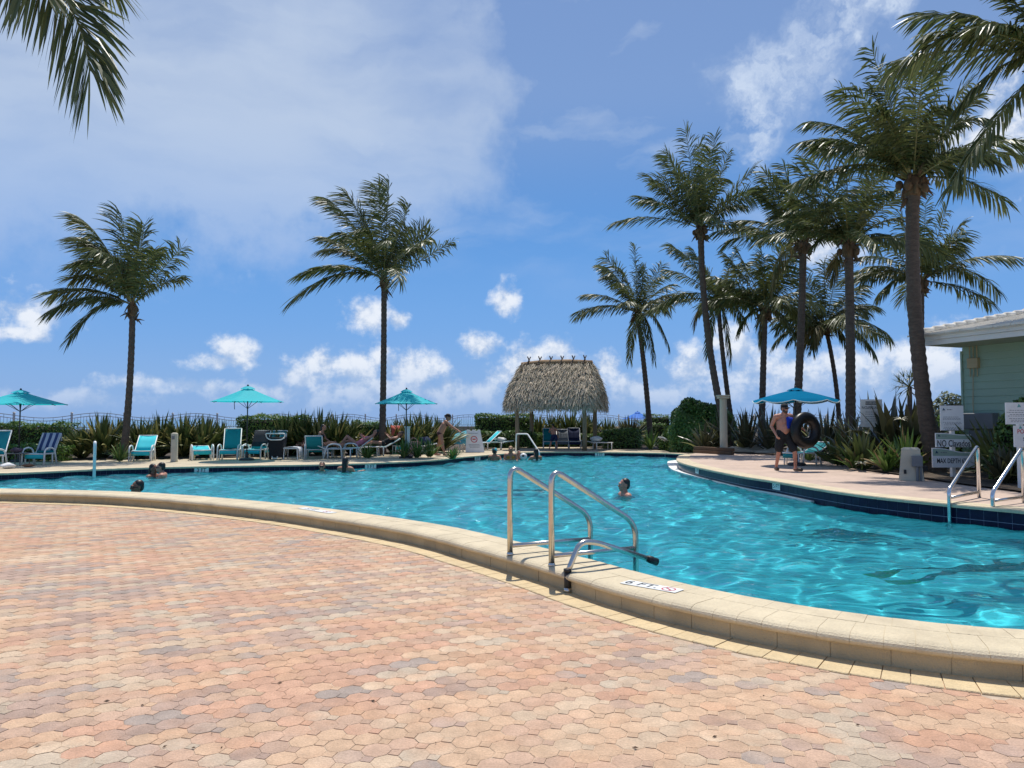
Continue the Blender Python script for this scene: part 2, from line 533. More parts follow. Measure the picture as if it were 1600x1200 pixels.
def zone(x):                           # near wall zone or flush deck zone
    i = int(x) % NL
    return 'near' if (i <= I_R0 or i >= I_L) else ('right' if i < I_R1 else 'far')
def sweep(prof, x0, x1, step=4, closed=True, jit=0.0):
    n = len(prof); vs = []; fs = []
    m = max(1, int(round((x1 - x0) / step)))
    for a in range(m + 1):
        x = x0 + (x1 - x0) * a / m
        for s, z in prof: vs.append(loop_at(x, s, z + jit))
    for a in range(m):
        for k in range(n if closed else n - 1):
            j = (k + 1) % n
            fs.append((a * n + k, a * n + j, a * n + n + j, a * n + n + k))
    if closed:
        fs.append(tuple(range(n - 1, -1, -1))); fs.append(tuple(range(m * n, (m + 1) * n)))
    return vs, fs
WALL_S = .50
def view_ok(p, mx=.73, m=.3): return p[1] > .5 and abs(p[0]) < mx * p[1] + m

# ------------------------------------------------------------------ materials of the setting
m_coping = M('coping_stone', (.64, .535, .36), .75, .12, 3.0, .4, 90, world=True, var2=.09, scale2=60, island=.04, stain=((.40, .32, .21), 2.6, .54, .78, .55))
m_mortar = M('mortar', (.62, .52, .35), .9, .12, 8, world=True)
m_wallblk = M('kerb_block', (.56, .44, .26), .85, .14, 3.0, .5, 70, world=True, island=.06, stain=((.25, .2, .13), 2.2, .5, .8, .5))
m_soldier = M('border_brick', (.64, .49, .28), .85, .12, 4.0, .5, 80, world=True, island=.10, var2=.1, scale2=50)
m_paver = M('paver', (.5, .33, .2), .85, .17, 9.0, .55, 120, world=True, attr=True, var2=.15, scale2=75, stain=((.62, .335, .19), 3.4, .50, .75, .45))
m_sand = M('joint_sand', (.56, .43, .31), .95, .25, 12, .3, 200, world=True)
m_navy = M('navy_tile', (.011, .011, .040), .28, .25, 8, 0, spec=.2, world=True, island=.25)
m_grout = M('grout', (.30, .31, .42), .8, .1, 20, world=True)
m_plaster = M('pool_plaster', (.62, .84, .86), .8, .06, 1.2, world=True)
m_white = M('white_plaster', (.80, .79, .75), .7, .06, 5, world=True)
m_tilewhite = M('white_marker_tile', (.84, .84, .80), .35, .05, 12)
m_black = M('black_print', (.02, .02, .022), .5, .05)
m_red = M('red_print', (.55, .03, .05), .5, .05)

# ------------------------------------------------------------------ coping
core = MB()
pn = [(-.024, -.05), (-.024, -.006), (-.01, -.003), (.47, -.003), (.50, -.007), (.526, -.017), (.544, -.031), (.550, -.046), (.545, -.06), (.53, -.070), (.49, -.074)]
pf = [(-.024, -.05), (-.024, -.006), (.41, -.004), (.41, -.05)]
core.add(*sweep(pn, I_L - NL, I_R0)); core.add(*sweep(pf, I_R0, I_L))
coping = struct(core.build('pool_coping', m_mortar))
inner = [(-.03, -.055), (-.03, -.018), (-.02, -.004), (0, 0), (.221, 0), (.224, -.003), (.224, -.03)]
outer = [(.230, -.03), (.230, -.003), (.233, 0), (.470, 0), (.500, -.004), (.527, -.014), (.546, -.029), (.553, -.045), (.548, -.060), (.532, -.072), (.5, -.077)]
flush = [(-.03, -.058), (-.03, -.018), (-.02, -.004), (0, 0), (.417, 0), (.42, -.003), (.42, -.03)]
BW = .16 / STEP
bricks = []
def lay(prof, xa, xb, wd, gap):
    x = xa
    while x < xb:
        wj = wd * random.uniform(.97, 1.03)
        mb = MB(); mb.add(*sweep(prof, x + gap / STEP / 2, x + wj - gap / STEP / 2, 99, True, random.uniform(-.0012, .0012)))
        bricks.append((loop_at(x + wj / 2, .2), mb)); x += wj
lay(inner, I_L - NL, I_R0, BW, .002); lay(outer, I_L - NL + 1, I_R0, BW, .002)
lay(flush, I_R0, I_L, BW * 1.6, .003)
bricks.sort(key=lambda q: (0 if view_ok(q[0]) else 1, q[0].length))
rest = MB()
for i, (c, mb) in enumerate(bricks):
    if i < 300: mb.build('coping_brick', m_coping, coping)
    else: rest.add(mb.v, mb.f)
stuff(rest.build('coping_bricks_beyond', m_coping, coping))

# kerb wall under the nosing (patio side), block by block
kw = MB(); kw.add(*sweep([(.30, -.19), (.494, -.19), (.494, -.076), (.30, -.076)], I_L - NL, I_R0))
kerb = struct(kw.build('kerb_wall', m_mortar))
blk = []
x = I_L - NL
while x < I_R0:
    wj = .30 / STEP * random.uniform(.9, 1.1)
    s0 = WALL_S + random.uniform(-.002, .002)
    mb = MB(); mb.add(*sweep([(.49, -.188), (s0, -.188), (s0 + .001, -.18), (s0, -.079), (.49, -.079)], x + .002 / STEP, x + wj - .002 / STEP, 1))
    blk.append((loop_at(x + wj / 2, .5), mb)); x += wj
for c, mb in blk:
    if view_ok(c): mb.build('block', m_wallblk, kerb)

# ------------------------------------------------------------------ patio of twin-lobed octagon pavers
def off_poly(i0, i1, s, step=4):
    return [(p.x, p.y) for p in (loop_at(x, s) for x in range(i0, i1 + 1, step))]
edge = off_poly(I_L - NL, I_R0, WALL_S - .03)
poly = edge + [(13, 7.2), (22, 7.2), (22, -9), (-32, -9), (-32, 17.2), (-20, 17.2)]
mb = MB(); mb.add(*fill(poly, -.0034)); patio = struct(mb.build('patio', m_sand))
# border course of laid bricks
sold = []
x = I_L - NL
while x < I_R0:
    wj = .14 / STEP * random.uniform(.97, 1.03)
    g = .0025 / STEP; h = random.uniform(.002, .006)
    p = [(.47, -.215), (.47, -.185 + h), (.765, -.185 + h), (.770, -.190 + h), (.770, -.215)]
    mb = MB(); mb.add(*sweep([(s, z - .0) for s, z in p], x + g, x + wj - g, 99)); sold.append((loop_at(x + wj / 2, .6), mb)); x += wj
sold.sort(key=lambda q: (0 if view_ok(q[0]) else 1, q[0].length))
rest = MB()
for i, (c, mb) in enumerate(sold):
    if i < 300 and view_ok(c): mb.build('border_brick', m_soldier, patio)
    else: rest.add(mb.v, mb.f)
stuff(rest.build('border_bricks_beyond', m_soldier, patio))

PIT = .135
ua = np.array([math.cos(R(30)), math.sin(R(30))]); wa = np.array([ua[1], -ua[0]])
AP = PIT / 2 - .0012; BH = AP * math.tan(R(22.5))
OCT = [(AP, -BH), (AP, BH), (BH, AP), (-BH, AP), (-AP, BH), (-AP, -BH), (-BH, -AP), (BH, -AP)]
SQH = PIT / 2 * (1 - math.tan(R(22.5))) - .0016
SQ = [(SQH, 0), (0, SQH), (-SQH, 0), (0, -SQH)]
pal = [((.56, .31, .20), 3.4), ((.60, .40, .25), 3.4), ((.62, .47, .32), 1.9), ((.40, .28, .225), 2.4), ((.33, .285, .255), 1.0), ((.55, .36, .25), 2.6), ((.58, .34, .20), 2.0), ((.50, .42, .31), 1.6)]
from mathutils import noise as mnoise
def tone(x, y):
    n1 = mnoise.noise(Vector((x * .9, y * .9, 3.1))) * 1.25; n2 = mnoise.noise(Vector((x * 1.1 + 9, y * 1.1, 7.7))) * 1.25
    ws = []
    for k, (c, wt) in enumerate(pal):
        b = 1.0
        if k in (3, 4, 7): b = math.exp(2.7 * n1)
        if k in (0, 6): b = math.exp(2.6 * n2)
        if k in (1, 2): b = math.exp(-1.4 * n1)
        ws.append(wt * b)
    return random.choices([p[0] for p in pal], ws)[0]
def lobe(mb, ring, c, col, col2, simple, inn=()):
    n = len(ring); vs = []; fs = []; cs = []
    levels = [(1.0, -.012), (1.0, -.0034), (.94, -.0006), (.80, .0)] if not simple else [(1.0, -.010), (.94, 0.0)]
    tilt = (random.gauss(0, .0035), random.gauss(0, .0035)); dz = random.gauss(0, .0005)
    for li, (k, z) in enumerate(levels):
        for j, (a, b) in enumerate(ring):
            wob = 1.0 if simple else 1 + .018 * math.sin(j * 2.1 + c[0] * 37)
            q = ua * a * k * wob + wa * b * k * wob
            if j in inn and k > .9: q = ua * math.copysign(PIT / 2 - .0003, a) * (1 - (1 - k) * .3) + wa * b; z = max(z, -.0014)
            vs.append((c[0] + q[0], c[1] + q[1], z + dz + q[0] * tilt[0] + q[1] * tilt[1]))
            e = .95 if li <= 1 else 1.0
            f_ = .5 + .5 * a / AP
            cs.append(tuple((col[t] * (1 - f_ * .6) + col2[t] * f_ * .6) * e for t in range(3)) + (1,))
    L_ = len(levels)
    for l in range(L_ - 1):
        for j in range(n):
            i2 = (j + 1) % n
            fs.append((l * n + i2, l * n + j, (l + 1) * n + j, (l + 1) * n + i2))
    fs.append(tuple((L_ - 1) * n + j for j in range(n - 1, -1, -1)))
    b = len(mb.v); mb.v.extend(vs); mb.f.extend([tuple(i + b for i in f) for f in fs]); mb.c.extend(cs)
edge_np = np.array(poly)
curve = np.array([(p.x, p.y) for p in (loop_at(x, WALL_S) for x in range(I_L - NL, I_R0, 2))])
cands = []
for i in range(-200, 201):
    for j in range(-200, 201):
        if (i + j) % 2: continue
        c = ua * (i * PIT) + wa * (j * PIT) + np.array([-.3, 7.0])
        mid = c + ua * PIT / 2
        if not (1.9 < mid[1] < 17 and abs(mid[0]) < .74 * mid[1] + .5): continue
        cands.append((i, j, c, mid))
mids = np.array([q[3] for q in cands])
ins = inside(mids[:, 0], mids[:, 1], edge_np)
dmin = np.array([np.min((curve[:, 0] - m_[0]) ** 2 + (curve[:, 1] - m_[1]) ** 2) for m_ in mids]) ** .5
sel = [q for q, a, d in zip(cands, ins, dmin) if a and d > .235]
sel.sort(key=lambda q: (0 if view_ok(q[3], .70, -.05) and q[3][1] > 2.9 else 1, q[3][0] ** 2 + q[3][1] ** 2))
rest = MB()
for k, (i, j, c, mid) in enumerate(sel):
    col = tone(mid[0], mid[1]); col2 = col if random.random() < .45 else tone(mid[0], mid[1])
    sh = random.uniform(.92, 1.08)
    mean_ = (.60, .405, .275)
    col = tuple((q * .74 + m0 * .26) * sh for q, m0 in zip(col, mean_)); col2 = tuple((q * .74 + m0 * .26) * sh for q, m0 in zip(col2, mean_))
    far = mid[1] > 8.5
    mb = MB() if k < 300 else rest
    lobe(mb, OCT, c, col, tuple(p_ * .5 + q_ * .5 for p_, q_ in zip(col, col2)), far, (0, 1)); lobe(mb, OCT, c + ua * PIT, tuple(p_ * .4 + q_ * .6 for p_, q_ in zip(col, col2)), col2, far, (4, 5))
    for t in (0, 1):
        cc = c + ua * (PIT * (t + .5)) + wa * PIT / 2
        lobe(mb, SQ, cc, col2 if t else col, col2 if t else col, True)
    if k < 300: mb.build('paver', m_paver, patio)
stuff(rest.build('pavers_beyond', m_paver, patio))

# ------------------------------------------------------------------ pool basin, tile bands
bas = MB()
vs, fs = sweep([(.03, -.06), (.03, -.36), (-.02, -.37), (-.02, -1.1), (-.06, -1.35), (-.2, -1.55), (-.45, -1.66), (-.9, -1.72), (-1.0, -1.9)], 0, NL, 4, False)
bas.add(vs, fs)
flo = [(p.x, p.y) for p in (loop_at(x, 0) for x in range(0, NL, 4))]
def floor_z(p): return -1.5 + .55 * min(1, max(0, (p[1] - 9) / 17))
fx, fy = np.meshgrid(np.arange(LOOP[:, 0].min() - .5, LOOP[:, 0].max() + .5, .35), np.arange(LOOP[:, 1].min() - .5, LOOP[:, 1].max() + .5, .35))
_r, _c = fx.shape
_b = len(bas.v); bas.v.extend([(float(x), float(y), floor_z((x, y))) for x, y in zip(fx.ravel(), fy.ravel())])
bas.f.extend([(_b + i * _c + j, _b + i * _c + j + 1, _b + (i + 1) * _c + j + 1, _b + (i + 1) * _c + j) for i in range(_r - 1) for j in range(_c - 1)])
basin = struct(bas.build('pool_basin', m_plaster))
tb = MB(); tb.add(*sweep([(.028, -.058), (.028, -.40)], 0, NL, 4, False))
grout = struct(tb.build('waterline_wall', m_grout))
tiles = []
def tile_row(xa, xb, wd, z0, z1, gap=.006):
    x = xa
    while x < xb:
        g = gap / 2 / STEP
        mb = MB(); mb.add(*sweep([(.04, z0), (.024, z0 + .002), (.024, z1 - .002), (.04, z1)], x + g, x + wd - g, 99)); tiles.append((loop_at(x + wd / 2), mb)); x += wd
tile_row(I_NR, I_R1, .20 / STEP, -.222, -.062); tile_row(I_NR, I_R1, .20 / STEP, -.36, -.228)
tile_row(I_R1, I_L, .155 / STEP, -.185, -.060, .004); tile_row(I_R1, I_L, .155 / STEP, -.3, -.19, .004)
tiles.sort(key=lambda q: (0 if view_ok(q[0]) else 1, q[0].length))
rest = MB()
for k, (c, mb) in enumerate(tiles):
    if k < 300: mb.build('tile', m_navy, grout)
    else: rest.add(mb.v, mb.f)
tile_row_near = len(tiles); tiles.clear(); tile_row(I_L, I_NR + NL, .155 / STEP, -.222, -.062)
for c, mb in tiles: rest.add(mb.v, mb.f)
stuff(rest.build('tiles_beyond', m_navy, grout))
# white ledge at the waterline of the right hand wall
led = MB(); n0 = idx_of(P_turn[3]) - 12; n1 = idx_of(P_right[3])
vs = []; fs = []
m_ = 60
for a in range(m_ + 1):
    x_ = n0 + (n1 - n0) * a / m_
    wd = .05 + .50 * max(0, 1 - (a / m_) * 1.7) * min(1, .25 + a / m_ * 8)
    z = -.235
    p0 = loop_at(x_, .02); p1 = loop_at(x_, -wd)
    zz = ZW + .026
    for p, zq in ((p0, zz), (p1, zz), (p1, zz - .22), (p0, zz - .22)): vs.append((p.x, p.y, zq))
for a in range(m_):
    for k in range(4):
        j = (k + 1) % 4
        fs.append((a * 4 + k, a * 4 + j, a * 4 + 4 + j, a * 4 + 4 + k))
fs.append((3, 2, 1, 0)); fs.append(tuple(m_ * 4 + k for k in range(4)))
led.add(vs, fs); ledge = struct(led.build('pool_ledge', m_white))

# ------------------------------------------------------------------ water
def water_mat():
    m, N, L = new_mat('pool_water')
    out = N.new('ShaderNodeOutputMaterial')
    g = N.new('ShaderNodeNewGeometry')
    mp = N.new('ShaderNodeMapping'); mp.inputs['Scale'].default_value = (.62, 1.5, 1); mp.inputs['Rotation'].default_value = (0, 0, .12); L.new(g.outputs['Position'], mp.inputs[0])
    n1 = N.new('ShaderNodeTexNoise'); n1.inputs['Scale'].default_value = 5.6; n1.inputs['Detail'].default_value = 4; n1.inputs['Distortion'].default_value = .7; L.new(mp.outputs[0], n1.inputs['Vector'])
    bp = N.new('ShaderNodeBump'); bp.inputs['Strength'].default_value = .7; bp.inputs['Distance'].default_value = .06; L.new(n1.outputs['Fac'], bp.inputs['Height'])
    tr = N.new('ShaderNodeBsdfRefraction'); tr.inputs['Color'].default_value = (.34, .89, .96, 1); tr.inputs['IOR'].default_value = 1.33; tr.inputs['Roughness'].default_value = 0.0
    df = N.new('ShaderNodeBsdfDiffuse'); df.inputs[0].default_value = (.010, .32, .42, 1); L.new(bp.outputs[0], df.inputs['Normal'])
    a = N.new('ShaderNodeMixShader'); a.inputs[0].default_value = .24; L.new(tr.outputs[0], a.inputs[1]); L.new(df.outputs[0], a.inputs[2])
    gl_ = N.new('ShaderNodeBsdfGlossy'); gl_.inputs['Roughness'].default_value = .03; L.new(bp.outputs[0], gl_.inputs['Normal'])
    fr = N.new('ShaderNodeFresnel'); fr.inputs['IOR'].default_value = 1.33; L.new(bp.outputs[0], fr.inputs['Normal'])
    b = N.new('ShaderNodeMixShader'); L.new(fr.outputs[0], b.inputs[0]); L.new(a.outputs[0], b.inputs[1]); L.new(gl_.outputs[0], b.inputs[2])
    L.new(b.outputs[0], out.inputs['Surface'])
    return m
m_water = water_mat()
def water_height(x, y):
    h = np.zeros_like(x); r = np.random.default_rng(3)
    for k in range(46):
        lam = .26 * (6.0 ** r.random()); th = r.normal(.3, .9); ph = r.random() * 6.283
        kk = 2 * math.pi / lam
        amp = .0019 * lam ** .9
        arg = kk * (x * math.cos(th) + y * math.sin(th)) + ph + .9 * np.sin(.7 * x + k) + .9 * np.sin(.6 * y + 2 * k)
        h += amp * np.sin(arg) * (.55 + .45 * np.sin(.35 * x * math.cos(k) + .4 * y * math.sin(k * 1.7) + k))
    return h * 3.6
x0, x1, y0, y1 = LOOP[:, 0].min() - .2, LOOP[:, 0].max() + .2, LOOP[:, 1].min() - .2, LOOP[:, 1].max() + .2
WS = .055
nx, ny = int((x1 - x0) / WS), int((y1 - y0) / WS)
gx, gy = np.meshgrid(x0 + np.arange(nx) * WS, y0 + np.arange(ny) * WS)
wall = np.array([(p.x, p.y) for p in (loop_at(x, .045) for x in range(0, NL, 3))])
mask = inside(gx.ravel(), gy.ravel(), wall).reshape(gx.shape)
cellm = mask[:-1, :-1] & mask[1:, :-1] & mask[:-1, 1:] & mask[1:, 1:]
ii, jj = np.nonzero(cellm)
idx = np.arange(nx * ny).reshape(ny, nx)
quads = np.stack([idx[ii, jj], idx[ii, jj + 1], idx[ii + 1, jj + 1], idx[ii + 1, jj]], 1)
used = np.unique(quads); remap = -np.ones(nx * ny, int); remap[used] = np.arange(len(used))
hz_ = water_height(gx, gy) + ZW
pts = np.stack([gx.ravel(), gy.ravel(), hz_.ravel()], 1)[used]
me = bpy.data.meshes.new('pool_water')
me.vertices.add(len(pts)); me.vertices.foreach_set('co', pts.ravel())
me.loops.add(len(quads) * 4); me.loops.foreach_set('vertex_index', remap[quads].ravel())
me.polygons.add(len(quads)); me.polygons.foreach_set('loop_start', np.arange(len(quads)) * 4); me.polygons.foreach_set('loop_total', np.full(len(quads), 4))
me.update(calc_edges=True); me.polygons.foreach_set('use_smooth', np.ones(len(quads), bool))
me.materials.append(m_water)
wo = struct(link('pool_water', me)); wo.cycles.is_caustics_caster = True; basin.cycles.is_caustics_receiver = True; sun.cycles.is_caustics_light = True
# rim of still water that closes the ragged grid edge against the wall
rim = MB(); rim.add(*sweep([(.046, 0), (-.10, 0)], 0, NL, 3, False)); rim.v = [(p[0], p[1], ZW - .012) for p in rim.v]
struct(rim.build('water_edge', m_water))

# ------------------------------------------------------------------ decks, beds, beach, sea
m_deck = M('deck_paving', (.56, .42, .33), .85, .10, 1.5, .3, 50, world=True, var2=.10, scale2=9, stretch=(1, 1, 1), stain=((.40, .31, .25), .9, .5, .75, .35))
m_fardeck = M('sandy_paving', (.52, .43, .30), .9, .16, 1.6, .4, 40, world=True, var2=.12, scale2=12)
m_soil = M('mulch', (.085, .062, .042), .95, .4, 4, .8, 50, world=True, var2=.3, scale2=40)
m_beach = M('beach_sand', (.62, .54, .42), .95, .1, .3, .3, 30, world=True)
right_edge = off_poly(I_NR, I_R1, .415)
bedline = [(9.0, 29.5), (10.2, 27.4), (10.1, 23.3), (9.3, 19.5), (9.4, 18.0), (9.3, 15.3), (9.45, 13.6), (9.6, 12.4)]
mb = MB(); mb.add(*fill(right_edge + [(8.3, 31.2), (9.1, 30.2), (11, 31), (30, 31), (30, 5), (9, 4.6)], ZN - .004)); struct(mb.build('pool_deck', m_deck))
far_edge = off_poly(I_R1, I_L, .415)
mb = MB(); mb.add(*fill(far_edge + [(-24, 17.5), (-50, 17.5), (-50, 60), (14, 60), (14, 31.2), (8.3, 31.2)], ZF - .004)); struct(mb.build('far_deck', m_fardeck))
bed_r = bedline + [(10.2, 11.2), (30, 11.2), (30, 44), (9.0, 44), (8.1, 31.5)]
mb = MB(); mb.add(*fill(bed_r, ZN + .035)); struct(mb.build('planting_bed', m_soil))
fb = [G(-260, 722, ZF), G(90, 719, ZF), G(230, 717.5, ZF), G(330, 716, ZF), G(520, 712, ZF), G(600, 709, ZF), G(680, 705, ZF), G(760, 702, ZF)]
fb2 = [(p.x, p.y) for p in fb] + [(.4, 39.5), (3.6, 39.0), (5.2, 36.2), (7.6, 35.6), (8.1, 34), (8.1, 50), (-4, 53), (-45, 53), (-45, 26)]
mb = MB(); mb.add(*fill(fb2, ZF + .03)); struct(mb.build('planting_strip', m_soil))
mb = MB(); mb.add([(-400, 44, -1.4), (400, 44, -1.4), (400, 95, -2.6), (-400, 95, -2.6)], [(0, 1, 2, 3)]); struct(mb.build('beach', m_beach))
def sea_mat():
    m, N, L = new_mat('sea_water'); out = N.new('ShaderNodeOutputMaterial'); b = N.new('ShaderNodeBsdfPrincipled')
    b.inputs['Base Color'].default_value = (.03, .16, .24, 1); b.inputs['Roughness'].default_value = .12; b.inputs['IOR'].default_value = 1.33
    g = N.new('ShaderNodeNewGeometry'); n = N.new('ShaderNodeTexNoise'); n.inputs['Scale'].default_value = .5; n.inputs['Detail'].default_value = 6; L.new(g.outputs['Position'], n.inputs['Vector'])
    bp = N.new('ShaderNodeBump'); bp.inputs['Strength'].default_value = .6; bp.inputs['Distance'].default_value = .4; L.new(n.outputs['Fac'], bp.inputs['Height']); L.new(bp.outputs[0], b.inputs['Normal'])
    L.new(b.outputs[0], out.inputs['Surface']); return m
mb = MB(); mb.add([(-14000, 90, -2.5), (14000, 90, -2.5), (14000, 14000, -2.5), (-14000, 14000, -2.5)], [(0, 1, 2, 3)]); struct(mb.build('sea', sea_mat()))
m_ground = M('bare_ground', (.34, .28, .2), .95, .2, .5, world=True)
mb = MB(); mb.add([(-400, -400, -1.95), (400, -400, -1.95), (400, 50, -1.95), (-400, 50, -1.95)], [(0, 1, 2, 3)]); struct(mb.build('ground', m_ground))
# ------------------------------------------------------------------ vegetation
def leaf_mat(name, col, rough=.42, spec=.5, island=.3, transl=.22, hue=.02, objrand=.0):
    return M(name, col, rough, .16, 1.4, 0, metal=0, spec=spec, island=island, transl=transl, hue=hue)
m_frond = leaf_mat('palm_leaf', (.115, .138, .046), .42, .45, .4, .34, .03)
m_frond_old = leaf_mat('old_palm_leaf', (.17, .15, .055), .5, .45, .3, .25, .03)
m_rachis = M('palm_rib', (.20, .19, .07), .5, .2, 4)
m_boot = M('palm_fibre', (.13, .082, .045), .95, .35, 9, .9, 60, stretch=(1, 1, .4))
m_trunk = M('palm_trunk', (.105, .078, .060), .92, .30, 5, .8, 26, stretch=(1, 1, 3.2), var2=.2, scale2=18)
m_sword = leaf_mat('sword_leaf', (.078, .108, .034), .40, .5, .5, .16, .03)
m_sword_y = leaf_mat('striped_sword_leaf', (.26, .25, .085), .45, .45, .45, .2, .03)
m_purple = leaf_mat('purple_sword_leaf', (.070, .072, .036), .33, .55, .45, .10, .03)
m_lily = leaf_mat('lily_leaf', (.10, .18, .04), .38, .5, .4, .2, .03)
m_dry = leaf_mat('dry_leaf', (.26, .19, .10), .8, .2, .4, .2, .02)
m_hedge = leaf_mat('hedge_leaf', (.10, .19, .03), .45, .4, .55, .3, .035)
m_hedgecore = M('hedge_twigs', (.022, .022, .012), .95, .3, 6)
m_bush = leaf_mat('bush_leaf', (.085, .165, .030), .42, .45, .5, .2, .03)
m_grey = leaf_mat('grey_leaf', (.20, .235, .15), .6, .3, .5, .2, .03)
m_flower = M('white_petal', (.78, .76, .60), .6, .1)

def frond_arrays(hub, ctrl, tip, leaf, rng, wind, droop, n=44, t0=.13, wid=.034, sidevec=None):
    hub, ctrl, tip = (np.array(q, float) for q in (hub, ctrl, tip))
    t = np.linspace(t0, 1, n) + rng.uniform(-.25, .25, n) / n
    t = np.clip(t, 0, 1)[:, None]
    B = hub * (1 - t) ** 2 + ctrl * 2 * t * (1 - t) + tip * t * t
    T = (ctrl - hub) * 2 * (1 - t) + (tip - ctrl) * 2 * t
    T /= np.linalg.norm(T, axis=1)[:, None] + 1e-9
    up = np.array([0, 0, 1.0]) + .38 * rng.normal(size=3)
    S = np.cross(T, up)
    if sidevec is not None: S = np.array(sidevec, float) - T * (T @ np.array(sidevec, float))[:, None]
    S /= np.linalg.norm(S, axis=1)[:, None] + 1e-6
    U = np.cross(S, T)
    V = []; F = []; k = 0
    prof = leaf * np.clip(np.sin(np.pi * (.16 + .84 * (1 - t[:, 0])) ** .8), .0, 1) ** .6
    prof = np.maximum(prof, leaf * .38)
    for sg in (-1, 1):
        ph = R(20) + R(42) * t[:, 0] + rng.normal(0, .10, n)
        lift = .38 - .3 * t[:, 0]
        d = S * sg * np.cos(ph)[:, None] + T * np.sin(ph)[:, None] + U * lift[:, None]
        d += np.array([0, 0, -1.0]) * (droop * (0.7 + .6 * rng.random(n)))[:, None] + wind * (.5 + .5 * rng.random(n))[:, None]
        d += rng.normal(0, .09, (n, 3))
        d /= np.linalg.norm(d, axis=1)[:, None]
        L = (prof * rng.uniform(.82, 1.08, n))[:, None]
        W = T - d * np.sum(T * d, 1)[:, None]
        W /= np.linalg.norm(W, axis=1)[:, None] + 1e-6
        W = W * (wid / 2) + np.cross(d, W) * (wid / 2) * rng.normal(0, .5, n)[:, None]
        mid = B + d * L * .5
        tp = B + d * L + np.array([0, 0, -1.0]) * L * (.10 + droop * .22) + wind * L * .25
        m2 = B + d * L * .8 + (tp - B - d * L) * .5
        V += [B - W * .55, B + W * .55, mid - W, mid + W, m2 - W * .7, m2 + W * .7, tp]
        for i in range(n):
            a = [k + j * n + i for j in range(7)]
            F += [(a[0], a[1], a[3], a[2]), (a[2], a[3], a[5], a[4]), (a[4], a[5], a[6])]
        k += 7 * n
    return np.vstack(V), F
def make_frond(root, hub, ctrl, tip, leaf, rng, wind, droop, mat, wid=.034, n=44, sidevec=None):
    V, F = frond_arrays(hub, ctrl, tip, leaf, rng, wind, droop, n, wid=wid, sidevec=sidevec)
    mb = MB(); mb.v = [tuple(p) for p in V]; mb.f = list(F)
    nf = len(F)
    mb.tube(arc(hub, ctrl, tip, 9), [.030, .026, .022, .019, .016, .014, .011, .009, .007, .004], 5)
    me = mb.mesh('frond')
    me.materials.append(mat); me.materials.append(m_rachis)
    mi = np.zeros(len(me.polygons), int); mi[nf:] = 1
    me.polygons.foreach_set('material_index', mi)
    link('frond', me, root)

